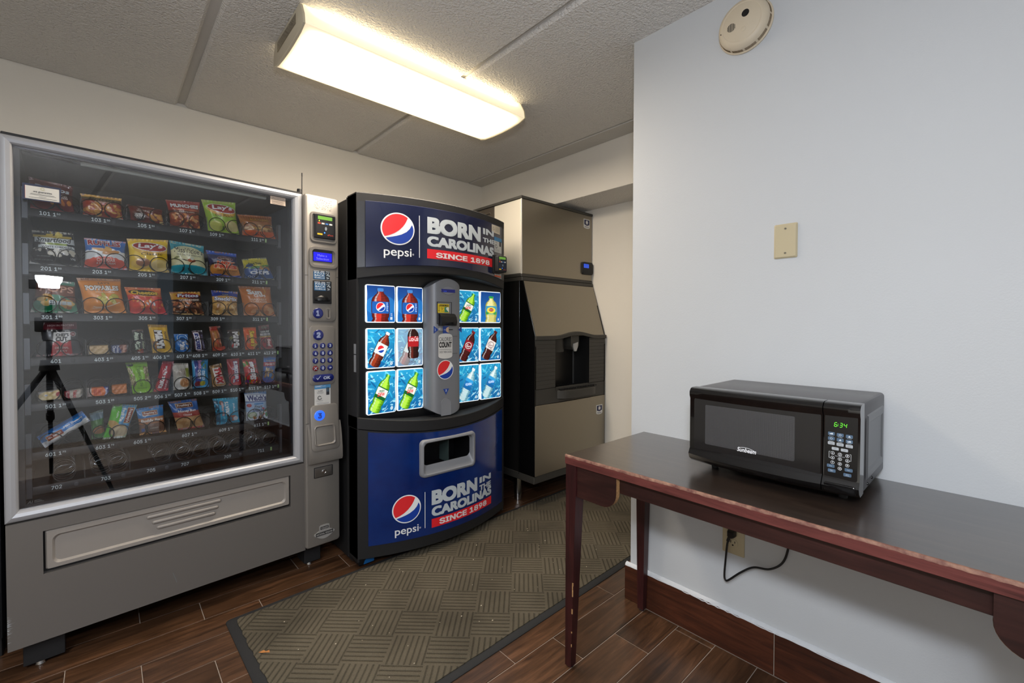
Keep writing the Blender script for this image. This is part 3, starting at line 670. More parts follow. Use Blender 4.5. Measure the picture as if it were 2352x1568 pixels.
def key(x, z, w_, h, m, words, ring=False):
    b = B(); b.plate([(x-w_/2, x+w_/2, z-h/2, z+h/2, 0.0018, 0.0072), (x-w_/2, x+w_/2, z-h/2, z+h/2, 0.0018, 0.0064)], 3); k_ = b.obj('key', m, ctl)
    if words:
        b = B('#20242a' if m is KW else '#dfe6ea'); hh = 0.0016 if len(words) > 1 else 0.002
        for i, t_ in enumerate(words):
            zz = z+(0.0012 if len(words) > 1 else 0)-i*0.0026; ww = min(w_*0.8, len(t_)*0.0012); b.text(t_, x-ww/2, x+ww/2, zz-hh/2, zz+hh/2, 0.0061)
        front(b).obj('key_lettering', PRINT, k_, 0, fix=False)
cols = (0.1588, 0.1775, 0.1965)
ICON = [('Popcorn', 'Pizza', 'Cake'), ('Potato', 'Coffee', 'Reheat')]
for r_, zz in enumerate((0.1815, 0.1688)):
    for c_, x in enumerate(cols):
        key(x, zz+0.0005-0.0007*c_, 0.0145, 0.0085, KB, None); b = B('#d5dde2'); zc_ = zz+0.0005-0.0007*c_
        if (r_+c_) % 3 == 0: b.strip(np.linspace(x-0.0035, x+0.0035, 8), lambda q: zc_-0.0018, lambda q: zc_+0.0012+0.001*math.sin((q-x)*900), 0.0061)
        elif (r_+c_) % 3 == 1:
            for a, c in zip(circ(x, zc_, 0.0026, 16), circ(x, zc_, 0.0026, 16)[1:]+circ(x, zc_, 0.0026, 16)[:1]): b.poly([a, c, (x+(c[0]-x)*0.75, zc_+(c[1]-zc_)*0.75), (x+(a[0]-x)*0.75, zc_+(a[1]-zc_)*0.75)], 0.0061)
        else: b.poly([(x-0.003, zc_-0.002), (x+0.003, zc_-0.002), (x+0.0005, zc_+0.0025)], 0.0061)
        b.text(ICON[r_][c_], x-0.0045, x+0.0045, zz-0.0068, zz-0.0051, 0.0066); front(b).obj('key_symbol', PRINT, ctl, 0, fix=False)
for c_, (x, t_) in enumerate(zip(cols, (('Cook by', 'Weight'), ('Defrost', 'by Weight'), ('Speed', 'Defrost')))): key(x, 0.1575-0.0007*c_, 0.0148, 0.0078, KW, t_)
for x, t_ in ((0.1675, ('Cook',)), (0.1868, ('Timer',))): key(x, 0.1445-0.02*(x-0.1675), 0.015, 0.0072, KW, t_)
b = B('#e4e8ea')
def ringd(x, z, r):
    for a, c in zip(circ(x, z, r, 20), circ(x, z, r, 20)[1:]+circ(x, z, r, 20)[:1]): b.poly([a, c, (x+(c[0]-x)*0.84, z+(c[1]-z)*0.84), (x+(a[0]-x)*0.84, z+(a[1]-z)*0.84)], 0.0066)
for i in range(10):
    d_ = (i+1) % 10; r_, c_ = (i//3, i % 3) if i < 9 else (3, 1); x = (0.162, 0.1775, 0.193)[c_]; z = 0.1325-0.0121*r_-0.0008*c_
    ringd(x, z, 0.0042); b.text(str(d_), x-0.0015, x+0.0015, z-0.0021, z+0.0021, 0.0066, 0.03)
b.text('Express Cook', 0.167, 0.188, 0.1252, 0.1272, 0.0066)
for x, d_ in ((0.1545, 1), (0.2005, -1)):
    b.box(x-0.0003, x+0.0003, 0.0064, 0.0066, 0.119, 0.136).box(min(x, x+d_*0.003), max(x, x+d_*0.003), 0.0064, 0.0066, 0.1355, 0.136).box(min(x, x+d_*0.003), max(x, x+d_*0.003), 0.0064, 0.0066, 0.119, 0.1195)
front(b).obj('number_pad', PRINT, ctl, 0, fix=False)
for x, z, t_ in ((0.1583, 0.0985, ('Clock',)), (0.196, 0.0955, ('Power',)), (0.1605, 0.0865, ('Pause', 'Stop')), (0.1935, 0.0825, ('Start', '+30 Sec'))): key(x, z, 0.0165, 0.0082, KB, t_)
b = B(); b.plate([(0.1465, 0.212, 0.034, 0.058, 0.004, 0.006), (0.1465, 0.212, 0.034, 0.058, 0.004, -0.001), (0.148, 0.2105, 0.0355, 0.0565, 0.004, -0.002)], 4); b.map(lambda x, y, z: (x, y-0.006+max(0, 0.05-z)*0.42, z)); b.obj('door_release', M['blk_gloss'], ctl)
# cord: leaves the back, drops behind the table and comes back up to the wall outlet (world points -> local)
def mwl(x, y, z): return (0.4536-y, x-1.3765, z-TZ)
def spline(P, n=10):
    out = []; P = [Vector(p) for p in P]; P = [P[0]*2-P[1]]+P+[P[-1]*2-P[-2]]
    for i in range(1, len(P)-2):
        for k in range(n):
            t_ = k/n; p0, p1, p2, p3 = P[i-1:i+3]
            out.append(0.5*((2*p1)+(-p0+p2)*t_+(2*p0-5*p1+4*p2-p3)*t_*t_+(-p0+3*p1-3*p2+p3)*t_**3))
    return out+[P[-2]]
path = [(1.716, 0.47, 0.85), (1.7195, 0.468, 0.80), (1.7195, 0.470, 0.70), (1.717, 0.474, 0.56), (1.713, 0.482, 0.465), (1.708, 0.498, 0.408), (1.7, 0.535, 0.374), (1.695, 0.585, 0.362), (1.69, 0.625, 0.33), (1.688, 0.668, 0.284), (1.688, 0.6795, 0.281), (1.689, 0.683, 0.30), (1.692, 0.6800, 0.36), (1.693, 0.6760, 0.41), (1.694, 0.672, 0.432)]
b = B(); b.tube([mwl(*p) for p in spline(path, 8)], 0.0036, 10); pc = b.obj('power_cord', M['cord'], mw, 60)
b = B(); b.loft([[mwl(1.7165-d, 0.665+y*s, 0.451+z*s) for y, z in ((0.013, 0.012), (-0.013, 0.012), (-0.013, -0.008), (-0.006, -0.015), (0.006, -0.015), (0.013, -0.008))] for d, s in ((0, 1), (0.014, 1), (0.026, 0.82), (0.028, 0.7))], True, True); b.obj('plug', M['cord'], pc, 30)
b = B(); b.tube([mwl(1.6945, 0.667, 0.445), mwl(1.694, 0.6705, 0.436), mwl(1.6935, 0.674, 0.425)], 0.0058, 10); b.obj('strain_relief', M['cord'], pc, 40)

# ================================================================== ice machine (origin at its front left foot line)
ic = thing('ice_machine', 'tall stainless ice machine with a black dispensing alcove', 'ice machine', (2.073, 2.0566, 0))
IW = 0.765
# storage bin body
B().box(0.002, IW, 0.150, 0.86, 0.208, 1.522, 0.003, 1).obj('bin_body', M['ice_side'], ic)
B().box(0.0, IW, 0.004, 0.86, 0.172, 0.2215, 0.003, 1).obj('base_rail', M['ice_trim'], ic)
prof = [(0.149, 0.222), (0.0, 0.222), (0.0, 1.0798), (0.003, 1.151), (0.1165, 1.5196), (0.149, 1.5196)]
for x0, x1 in ((0.0, 0.012), (IW-0.012, IW)):
    b = B(); b.loft([[(x0, y, z) for y, z in prof], [(x1, y, z) for y, z in prof]], True, True); b.obj('side_panel', M['ice_blk'], ic, 0)
b = B(); b.box(-0.0015, 0.0005, 0.1475, 0.152, 0.21, 1.52); b.obj('bright_seam', M['chrome'], ic, 0)
b = B(); b.loft([[(x, y, z) for y, z in ((0.0025, 1.146), (0.1155, 1.5185), (0.125, 1.5165), (0.012, 1.143))] for x in (0.009, IW-0.002)], True, True); b.obj('sloped_panel', M['steel'], ic, 0)
b = B(); b.tube([(0.006, 0.0015, 1.147), (0.006, 0.1145, 1.5185)], 0.0022, 6); b.obj('bright_edge', M['chrome'], ic)
b = B(); b.box(0.003, IW-0.002, -0.001, 0.02, 0.2225, 0.6885, 0.002, 1); b.obj('lower_door', M['steel'], ic)
# dispensing section: ribbed cheeks, hood, alcove, tray
B().box(0.003, IW-0.002, 0.001, 0.02, 0.69, 0.795, 0.003, 1).obj('lower_band', M['ice_trim'], ic)
for x0, x1 in ((0.003, 0.2006), (0.570, IW-0.002)):
    b = B(); z = 0.797
    while z < 1.12: b.box(x0, x1, 0.0, 0.03, z, min(z+0.0265, 1.128), 0.0009, 1); z += 0.0268
    b.obj('ribbed_cheek', M['ice_trim'], ic, 0)
def arch(x): return 0.0275*0.5*(1+math.cos(math.pi*max(-1, min(1, (x-0.427)/0.235))))
xs = np.linspace(0.002, IW-0.002, 40)
b = B(); b.loft([[(x, -0.012, 1.124+arch(x)), (x, -0.014, 1.1465+arch(x)), (x, 0.004, 1.1495+arch(x)), (x, 0.02, 1.149+arch(x)), (x, 0.02, 1.124+arch(x))] for x in xs], True, True); b.obj('arched_hood', M['ice_trim'], ic, 40)
AL = mat('alcove_black', '#121213', 0.4)
b = B(); d = 0.165; b.loft([[(x, y, z) for z in (0.775, 1.146)] for x, y in [(0.2006, 0.0), (0.2006, d-0.02), (0.206, d-0.006), (0.22, d), (0.53, d), (0.556, d-0.006), (0.568, d-0.03), (0.570, 0.0)]], False, False, closed=False)
b.faces([(0.2006, 0, 0.776), (0.57, 0, 0.776), (0.57, d, 0.776), (0.2006, d, 0.776)], [(0, 1, 2, 3)]); b.faces([(0.2006, 0, 1.146), (0.57, 0, 1.146), (0.57, d, 1.146), (0.2006, d, 1.146)], [(3, 2, 1, 0)])
b.obj('alcove', AL, ic, 40, fix=False)
B().box(0.23, 0.345, 0.05, d-0.002, 1.03, 1.13, 0.004).obj('sensor_box', M['blk'], ic)
b = B(); b.loft([[(x, y, z) for x, y in ((0.385-i, 0.02), (0.475+i, 0.02), (0.475+i, 0.10), (0.385-i, 0.10))] for z, i in ((1.143, 0), (1.075, -0.002), (1.045, -0.022))], True, True); ch = b.obj('ice_chute', M['ice_trim'], ic, 30)
b = B(); pts = [(0.409, 1.088), (0.456, 1.1), (0.452, 1.062), (0.438, 1.034), (0.418, 1.034), (0.407, 1.066)]; b.poly(pts, 0.012, 0.02); b.obj('chute_paddle', mat('pale_paddle', '#a7a6a4', 0.4), ch, 0)
def tray_prof(i, y_out): return [(0.2165+i, 0.06), (0.2165+i, 0.006+i), (0.255+i*0.4, y_out+0.010+i)] + [(0.255+(0.60-0.255)*k/8, y_out+i-0.010*math.sin(math.pi*k/8)+0.0) for k in range(1, 8)] + [(0.602-i*0.4, y_out+0.010+i), (0.6385-i, 0.006+i), (0.6385-i, 0.06)]
b = B(); b.loft([[(x, y, z) for x, y in tray_prof(i, -0.045)] for z, i in ((0.7105, 0.008), (0.716, 0.0), (0.769, 0.0), (0.772, 0.003), (0.768, 0.010))], True, True); tr = b.obj('drip_tray', M['ice_trim'], ic, 40)
b = B()
for k in range(14): x = 0.235+k*0.0295; b.box(x-0.002, x+0.002, -0.034, 0.15, 0.7765, 0.7805)
for k in range(5): y = -0.02+k*0.038; b.box(0.224, 0.632 if y < 0 else 0.568, y-0.002, y+0.002, 0.776, 0.780)
b.obj('tray_grille', M['blk'], tr, 0)
# ice-making head
B().box(0.004, IW-0.002, 0.1385, 0.75, 1.56, 2.075, 0.003, 1).obj('head_body', M['charcoal'], ic)
b = B(); b.box(0.010, IW, 0.1325, 0.139, 1.568, 2.073, 0.002, 1); hp = b.obj('head_front_panel', M['steel'], ic)
B().box(0.0, 0.0065, 0.139, 0.412, 1.570, 2.070, 0.002, 1).obj('head_side_panel', M['steel_pale'], ic)
lv = B().box(0.0005, 0.006, 0.414, 0.75, 1.570, 2.070, 0.002, 1).obj('louvre_panel', M['ice_louvre'], ic)
for k in range(14):
    z = 1.62+k*0.031
    b = B(); b.loft([[(0.0, 0.45, z), (-0.006, 0.46, z+0.004), (-0.006, 0.70, z+0.004), (0.0, 0.71, z)], [(0.001, 0.45, z+0.016), (0.0, 0.46, z+0.017), (0.0, 0.70, z+0.017), (0.001, 0.71, z+0.016)]], False, True, closed=False); b.obj('louvre', M['ice_louvre'], lv, 0)
B().cyl((0.0045, 0.1345, 1.566), (0.0045, 0.1345, 2.074), 0.0055, n=12).obj('corner_post', mat('pale_corner', '#b9b2a5', 0.35, 0.5), ic)
b = B(); b.box(-0.006, IW+0.002, 0.124, 0.76, 2.0725, 2.0915, 0.004, 2); b.obj('top_trim', M['ice_trim'], ic)
B().box(-0.003, IW+0.002, 0.127, 0.76, 1.5465, 1.5675, 0.003, 1).obj('head_bottom_trim', M['ice_trim'], ic)
B().box(-0.003, IW+0.004, 0.119, 0.86, 1.520, 1.5445, 0.003, 1).obj('bin_top_trim', M['ice_trim'], ic)
def badge(parent, xc, zc, y):
    b = B('#d5d5d2'); w_, h_ = 0.037, 0.036
    sh_ = lambda k: [(xc-w_*k, zc+h_*k), (xc-w_*k, zc-h_*k*0.7)]+[(xc+w_*k*math.sin(R(a)), zc-h_*k*0.7-0.3*h_*k*math.cos(R(a))) for a in range(-80, 81, 20)]+[(xc+w_*k, zc-h_*k*0.7), (xc+w_*k, zc+h_*k)]
    b.poly(sh_(1.0), y-0.0015, y+0.0005); b.col('#181d4a')
    b.poly([(xc-w_*0.85, zc+h_*0.84), (xc-w_*0.85, zc-h_*0.15), (xc, zc-h_*0.4), (xc+w_*0.85, zc-h_*0.15), (xc+w_*0.85, zc+h_*0.84)], y-0.0019)
    b.col('#e6e6e6')
    for a in range(0, 180, 45):
        q = R(a+90); c_, s_ = math.cos(q), math.sin(q); L, t_ = 0.0155, 0.0026
        b.poly([(xc+c_*L-s_*t_, zc+0.011+s_*L+c_*t_), (xc-c_*L-s_*t_, zc+0.011-s_*L+c_*t_), (xc-c_*L+s_*t_, zc+0.011-s_*L-c_*t_), (xc+c_*L+s_*t_, zc+0.011+s_*L-c_*t_)], y-0.0023)
    b.col('#2a2f5a'); b.text('Manitowoc', xc-0.026, xc+0.026, zc-0.0275, zc-0.019, y-0.0023, 0.03)
    front(b).obj('badge', PRINT, parent, 0, fix=False)
badge(hp, 0.700, 2.006, 0.1325); badge(ic, 0.694, 0.583, -0.001)
b = B(); b.plate([(0.640, IW+0.001, 1.613, 1.709, 0.02, 0.134), (0.640, IW+0.001, 1.613, 1.709, 0.02, 0.120), (0.646, IW-0.004, 1.619, 1.703, 0.016, 0.116)], 5); cm = b.obj('control_module', M['blk_matte'], ic)
b = B(); b.plate([(0.646, 0.708, 1.662, 1.693, 0.004, 0.1158), (0.646, 0.708, 1.662, 1.693, 0.004, 0.114)], 3); b.obj('control_screen', mat('ice_lcd', '#1a3fb8', 0.2, emit='#2757e0', es=0.5), cm)
for x in (0.062, 0.70):
    for y in (0.225, 0.78):
        b = B(); b.cyl((x, y, 0.05), (x, y, 0.2), 0.027, n=24).cyl((x, y, 0.002), (x, y, 0.0485), 0.0262, 0.0265, 24); b.obj('leg', M['chrome'], ic)

# ================================================================== drink vending machine (origin at its front left floor corner)
pm = thing('drink_vending_machine', 'tall black drink vending machine with bowed navy front and lit picture buttons', 'vending machine', (0.92, 2.15, 0))
PW = 0.965
def bul(x): return -0.118*max(0.0, 1-((x-0.4825)/0.4825)**2)
def arcf(x): return max(0.0, 1-((x-0.4825)/0.4825)**2)
B().box(0.003, PW-0.003, 0.125, 0.86, 0.012, 1.868, 0.004, 1).obj('cabinet', M['blk_matte'], pm)
for sx in (0.0, PW-0.012):
    B().box(sx, sx+0.012, 0.0, 0.118, 0.03, 1.872, 0.003, 1).obj('door_side', M['blk_matte'], pm)
B().box(0.0, PW, 0.0, 0.118, 0.7, 1.45, 0.0, 1).obj('door_core', M['blk_matte'], pm, 0) if False else None
B().box(-0.001, 0.0015, 0.115, 0.121, 0.06, 1.87).obj('door_gasket', M['rubber'], pm, 0)
def slab(name, x0, x1, off, yb, zlo, zhi, m, parent, n=28, smooth=40, bev=0.0):
    xs = np.linspace(x0, x1, n); b = B(); lp = []
    for x in xs:
        y = bul(x)-off
        if bev: lp.append([(x, yb, zlo(x)), (x, y+bev, zlo(x)), (x, y, zlo(x)+bev), (x, y, zhi(x)-bev), (x, y+bev, zhi(x)), (x, yb, zhi(x))])
        else: lp.append([(x, yb, zlo(x)), (x, y, zlo(x)), (x, y, zhi(x)), (x, yb, zhi(x))])
    b.loft(lp, True, True); return b.obj(name, m, parent, smooth)
hd = slab('sign_housing', 0.0, PW, 0.0, 0.11, lambda x: 1.4473+0.047*arcf(x), lambda x: 1.875, M['blk_matte'], pm, bev=0.004)
sg = slab('sign_panel', 0.037, 0.927, 0.003, 0.02, lambda x: 1.4995+0.034*arcf(x), lambda x: 1.835, M['navy'], pm, bev=0.002)
for xa, xb in ((0.002, 0.0345), (0.9305, PW-0.002)):
    slab('sign_stile', xa, xb, 0.0012, 0.02, lambda x: 1.503+0.034*arcf(x), lambda x: 1.831, mat('dark_grey_plastic', '#26272b', 0.35), pm, 4)
rim = slab('lower_rim', 0.0, PW, 0.0, 0.11, lambda x: 0.702-0.046*arcf(x), lambda x: 0.7605-0.046*arcf(x), M['blk_matte'], pm, bev=0.003)
B().box(0.004, PW-0.004, 0.004, 0.1, 0.69, 1.50).obj('button_board', mat('board_black', '#0b0c0f', 0.3), pm, 0)
# lower door with an opening for the drink port
PX0, PX1, PZ0, PZ1 = 0.302, 0.632, 0.432, 0.602
zl = lambda x: 0.0487; zt = lambda x: 0.70-0.046*arcf(x)
def doorset(name, x0, x1, off, yb, z0, z1, m):
    b = B()
    for xa, xb, lo, hi in ((x0, PX0, z0, z1), (PX1, x1, z0, z1), (PX0, PX1, z0, lambda x: PZ0), (PX0, PX1, lambda x: PZ1, z1)):
        xs = np.linspace(xa, xb, max(5, int((xb-xa)/0.03))); b.loft([[(x, yb, lo(x)), (x, bul(x)-off, lo(x)), (x, bul(x)-off, hi(x)), (x, yb, hi(x))] for x in xs], True, True)
    return b.obj(name, m, pm, 30)
doorset('lower_door', 0.0, PW, 0.0, 0.10, zl, zt, M['blk_matte'])
dp = doorset('door_graphic', 0.0452, 0.937, 0.003, 0.004, lambda x: 0.0985+0.012*(1-x), lambda x: 0.692-0.044*arcf(x), M['bluefilm'])
yc = bul(0.467)
b = B()
def ploop(i, off, j=0.0):
    return [(x, bul(x)-off, z+0.012*math.sin(math.pi*(x-0.289)/0.356)*(1 if z > 0.52 else -1)) for x, z in rrect(0.289+i, 0.645-i, 0.419+i+j, 0.6145-i, 0.022, 6)]
b.loft([ploop(0.0, 0.002), ploop(0.002, 0.017), ploop(0.006, 0.021), ploop(0.016, 0.021), ploop(0.021, 0.014)], False, False)
b.loft([ploop(0.021, 0.014), [(x, yc+0.02, z) for x, _, z in ploop(0.026, 0, 0.035)]], False, False)
pt = b.obj('drink_port', M['grey_bezel'], pm, 50)
b = B(); x0, x1, z0, z1, ya, yb = 0.306, 0.628, 0.462, 0.598, yc+0.014, yc+0.19
b.faces([(x0, ya, z0), (x1, ya, z0), (x1, ya, z1), (x0, ya, z1), (x0, yb, z0-0.03), (x1, yb, z0-0.03), (x1, yb, z1), (x0, yb, z1)], [(0, 1, 5, 4), (1, 2, 6, 5), (2, 3, 7, 6), (3, 0, 4, 7), (4, 5, 6, 7)])
b.obj('port_well', M['blk'], pt, 0)
B().box(0.50, 0.503, yc+0.06, yc+0.15, 0.45, 0.575).obj('port_divider', mat('smoky_plastic', '#3d4a48', 0.2), pt, 0)
B().box(0.008, PW-0.008, 0.085, 0.8, 0.004, 0.05, 0.003, 1).obj('base_frame', M['blk_matte'], pm)
b = B(); b.plate([(0.005, 0.09, 0.012, 0.047, 0.006, 0.086), (0.005, 0.09, 0.012, 0.047, 0.006, 0.004), (0.007, 0.088, 0.014, 0.045, 0.006, 0.002)], 3); b.obj('corner_foot', M['blk'], pm)
b = B('#0d4f86'); b.poly([(0.03, 0.014), (0.086, 0.016), (0.087, 0.043), (0.045, 0.041), (0.036, 0.030)], 0.0012); front(b).obj('blue_tape', PRINT, pm, 0, fix=False)
for z0, z1 in ((1.075, 1.125), (0.985, 1.07)):
    b = B(); b.box(-0.002, 0.0005, 0.012, 0.034, z0, z1); b.obj('side_sticker', mat('silver_sticker', '#9a9da0', 0.4, 0.3), pm, 0)

# --- printed sign artwork, wrapped on the bowed front
def wrap(off): return lambda x, y, z: (x, bul(x)-off+y, z)
def globe(b, xc, zc, r, y):
    cz = lambda q, rr: math.sqrt(max(rr*rr-q*q, 0))
    def F(pts): return lambda q: float(np.interp(q, [p[0] for p in pts], [p[1] for p in pts]))
    red = F([(-0.80, -0.52), (-0.5, -0.42), (-0.2, -0.27), (0.05, -0.08), (0.28, 0.16), (0.45, 0.42), (0.58, 0.72)])
    blu = F([(-0.70, -0.585), (-0.4, -0.52), (-0.1, -0.44), (0.2, -0.33), (0.5, -0.15), (0.7, 0.06), (0.82, 0.30), (0.9, 0.34)])
    b.col('#eef0f0'); xs = [-math.cos(math.pi*i/40) for i in range(41)]
    b.strip([xc+r*q for q in xs], lambda x: zc-r*cz((x-xc)/r, 1), lambda x: zc+r*cz((x-xc)/r, 1), y)
    b.col('#e0252b'); k = 0.925; xs = [-k*math.cos(math.pi*i/40) for i in range(41)]; xs = [q for q in xs if q < 0.575]+[0.575]
    lo = lambda q: max(-cz(q, k), red(q)) if q > -0.80 else -cz(q, k)
    b.strip([xc+r*q for q in xs], lambda x: zc+r*min(lo((x-xc)/r), cz((x-xc)/r, k)), lambda x: zc+r*cz((x-xc)/r, k), y-0.0006)
    b.col('#0b3a9e'); xs = [-k*math.cos(math.pi*i/44) for i in range(45)]; xs = [-0.70]+[q for q in xs if q > -0.70]
    hi = lambda q: min(cz(q, k), blu(q)) if q < 0.86 else cz(q, k)*0.75
    b.strip([xc+r*q for q in xs], lambda x: zc-r*cz((x-xc)/r, k), lambda x: zc+r*max(hi((x-xc)/r), -cz((x-xc)/r, k)), y-0.0006)
def artwork(name, parent, off, g, pep, bar, born, inn, the, caro, red, since):
    b = B('#e6e9ea'); globe(b, *g, 0.0)
    b.col('#e6e9ea'); b.text('pepsi', *pep, -0.0004, 0.012, 0, 8, stag=0.00012); b.text('®', pep[1]+0.004, pep[1]+0.013, pep[2]+0.022, pep[2]+0.031, -0.0004)
    b.box(bar[0]-0.0016, bar[0]+0.0016, -0.0006, 0, bar[1], bar[2])
    b.col('#c3cbd0'); b.text('BORN', *born, -0.0004, 0.075, 0, 8, stag=0.00012); b.text('IN', *inn, -0.0004, 0.06, 0, 6, stag=0.00012); b.text('THE', *the, -0.0004, 0.06, 0, 6, stag=0.00012); b.text('CAROLINAS', *caro, -0.0004, 0.075, 0, 8, stag=0.00012)
    b.col('#e3202a'); b.quadgrid(*red, -0.0003, 14); b.col('#e9dcdc'); b.text('SINCE 1898', *since, -0.0009, 0.045, 0, 6, stag=0.0001)
    b.slice_x(0.03, 0.05, 0.95); b.map(wrap(off)); front(b).obj(name, PRINT, parent, 0, fix=False)
artwork('sign_artwork', sg, 0.0036, (0.1842, 1.707, 0.0815), (0.1165, 0.250, 1.556, 1.6105), (0.2913, 1.569, 1.787), (0.334, 0.699, 1.7005, 1.788), (0.7195, 0.829, 1.753, 1.7885), (0.719, 0.833, 1.708, 1.7335), (0.333, 0.829, 1.634, 1.688), (0.333, 0.8195, 1.570, 1.620), (0.382, 0.783, 1.577, 1.6055))
artwork('door_artwork', dp, 0.0036, (0.2247, 0.269, 0.0725), (0.165, 0.2845, 0.130, 0.178), (0.3195, 0.148, 0.339), (0.357, 0.6705, 0.2595, 0.339), (0.691, 0.7995, 0.295, 0.329), (0.69, 0.7995, 0.2505, 0.282), (0.357, 0.8045, 0.198, 0.250), (0.357, 0.8045, 0.139, 0.186), (0.401, 0.7555, 0.147, 0.178))
def sticker(name, parent, rects, texts, fn, rows=()):
    b = B('#c9c6bd')
    for i, (x0, x1, z0, z1, c) in enumerate(rects): b.col(c); b.quadgrid(x0, x1, z0, z1, -0.00025*i, 4)
    for t_, x0, x1, z0, z1, c in texts: b.col(c); b.text(t_, x0, x1, z0, z1, -0.0012, 0.02)
    for x0, x1, z, c in rows: b.col(c); b.quadgrid(x0, x1, z-0.0006, z+0.0006, -0.0010, 3)
    b.slice_x(0.03, 0.0, 1.2); b.map(fn); front(b).obj(name, PRINT, parent, 0, fix=False)
def swirl(rects, xc, zc, r, c):   # a small broken ring made of little tabs
    for a in range(40, 350, 22):
        q = R(a); rects.append((xc+r*math.cos(q)-r*0.2, xc+r*math.cos(q)+r*0.2, zc+r*math.sin(q)-r*0.2, zc+r*math.sin(q)+r*0.2, c))
rc = [(0.806, 0.902, 1.781, 1.828, '#c9c0ae')]; swirl(rc, 0.825, 1.805, 0.008, '#8c8a80')
sticker('notice_sticker', sg, rc, [], wrap(0.0045), [(0.845, 0.893, 1.820-0.0055*i, '#6e6a60') for i in range(6)])
rc = [(0.834, 0.926, 1.667, 1.759, '#c2c3c0'), (0.834, 0.926, 1.735, 1.759, '#3f7fae'), (0.895, 0.917, 1.708, 1.738, '#26282c')]; swirl(rc, 0.855, 1.702, 0.010, '#3a3c40')
sticker('payment_flyer', sg, rc, [('Tap', 0.845, 0.865, 1.722, 1.729, '#222222')], wrap(0.0045), [(0.842, 0.892, 1.685-0.005*i, '#77787a') for i in range(3)])
sticker('caution_sticker', sg, [(0.838, 0.915, 1.517, 1.540, '#c8c4bd'), (0.838, 0.915, 1.517, 1.527, '#c9532b')], [('RECYCLE', 0.845, 0.908, 1.529, 1.537, '#55555a')], wrap(0.0045))
# card reader on the sign
b = B(); b.loft([[(x, y, z) for x, z in rrect(0.828+i, 0.903-i, 1.541+i, 1.640-i, 0.009, 4)] for y, i in ((-0.03, 0.0), (-0.094, 0.0), (-0.1, 0.003))], True, True); rd = b.obj('card_reader', M['blk_matte'], pm)
b = B(); b.box(0.812, 0.89, -0.075, -0.02, 1.535, 1.645, 0.006); b.obj('reader_mount', M['blk'], rd)
def reader_face(parent, x0, z0, w_, h_, y, tint):
    b = B(tint); b.poly(rrect(x0+w_*0.05, x0+w_*0.95, z0+h_*0.1, z0+h_*0.8, 0.004, 3), y); f = front(b).obj('reader_overlay', PRINT, parent, 0, fix=False)
    b = B(); b.plate([(x0+w_*0.13, x0+w_*0.87, z0+h_*0.80, z0+h_*0.95, 0.001, y+0.0005), (x0+w_*0.13, x0+w_*0.87, z0+h_*0.80, z0+h_*0.95, 0.001, y-0.0008)], 2); s_ = b.obj('reader_display', M['lcd_green'], parent)
    b = B('#e8d23a'); b.poly(circ(x0+w_*0.2, z0+h_*0.735, w_*0.035, 10), y-0.0006)
    for i, c in enumerate(('#b5462e', '#c9c9c4', '#3f6fb0', '#d8d8d4')): b.col(c); b.poly(rrect(x0+w_*(0.12+0.2*i), x0+w_*(0.27+0.2*i), z0+h_*0.60, z0+h_*0.665, 0.0008, 2), y-0.0006)
    b.col('#aab6bd')
    for k, rr in enumerate((0.05, 0.085, 0.12)):
        for a in range(-50, 51, 12):
            q = R(a); b.poly([(x0+w_*0.46+w_*rr*math.cos(q)-w_*0.012, z0+h_*0.42+w_*rr*math.sin(q)-w_*0.012), (x0+w_*0.46+w_*rr*math.cos(q)+w_*0.012, z0+h_*0.42+w_*rr*math.sin(q)-w_*0.012), (x0+w_*0.46+w_*rr*math.cos(q)+w_*0.012, z0+h_*0.42+w_*rr*math.sin(q)+w_*0.012), (x0+w_*0.46+w_*rr*math.cos(q)-w_*0.012, z0+h_*0.42+w_*rr*math.sin(q)+w_*0.012)], y-0.0006)
    b.col('#d9b92a'); b.poly(rrect(x0+w_*0.10, x0+w_*0.36, z0+h_*0.12, z0+h_*0.19, 0.0008, 2), y-0.0006); b.col('#c8452d'); b.text('ePort', x0+w_*0.62, x0+w_*0.92, z0+h_*0.115, z0+h_*0.19, y-0.0006)
    front(b).obj('reader_print', PRINT, parent, 0, fix=False)
    b = B('#3a7bff'); b.poly(circ(x0+w_*0.47, z0+h_*0.235, w_*0.035, 12), y-0.0008); front(b).obj('reader_led', GLOW, parent, 0, fix=False)
reader_face(rd, 0.831, 1.543, 0.069, 0.094, -0.1004, '#0d1a30')
# --- console between the buttons
XC = 0.486; HW = 0.108
cy = lambda x: -0.078*max(0.0, 1-abs((x-XC)/HW)**5)**0.5
ztop = lambda x: 1.476-0.052*((x-XC)/HW)**2; zbot = lambda x: 0.720+0.042*((x-XC)/HW)**2
xs = [XC-HW*math.cos(math.pi*i/36) for i in range(37)]
b = B(); b.loft([[(x, 0.004, zbot(x)), (x, cy(x), zbot(x)), (x, cy(x), ztop(x)), (x, 0.004, ztop(x))] for x in xs], True, True); cs = b.obj('console', M['grey_console'], pm, 45)
YF = -0.0785
for z in (1.1574, 1.0616): b = B(); b.box(XC-0.062, XC+0.062, YF-0.0004, YF+0.004, z-0.0008, z+0.0008); b.obj('console_seam', M['blk'], cs, 0)
b = B(); lens = [(XC-0.052+0.104*k/16+0.0, 1.4085+0.024*math.sin(math.pi*k/16)) for k in range(17)]+[(XC+0.052-0.104*k/16, 1.4085-0.022*math.sin(math.pi*k/16)) for k in range(1, 16)]
b.loft([[(x, YF+0.003, z) for x, z in lens], [(x, YF-0.002, z) for x, z in lens], [(XC+(x-XC)*0.94, YF-0.0035, 1.4085+(z-1.4085)*0.9) for x, z in lens]], False, True); db = b.obj('display_bezel', M['grey_bezel'], cs, 40)
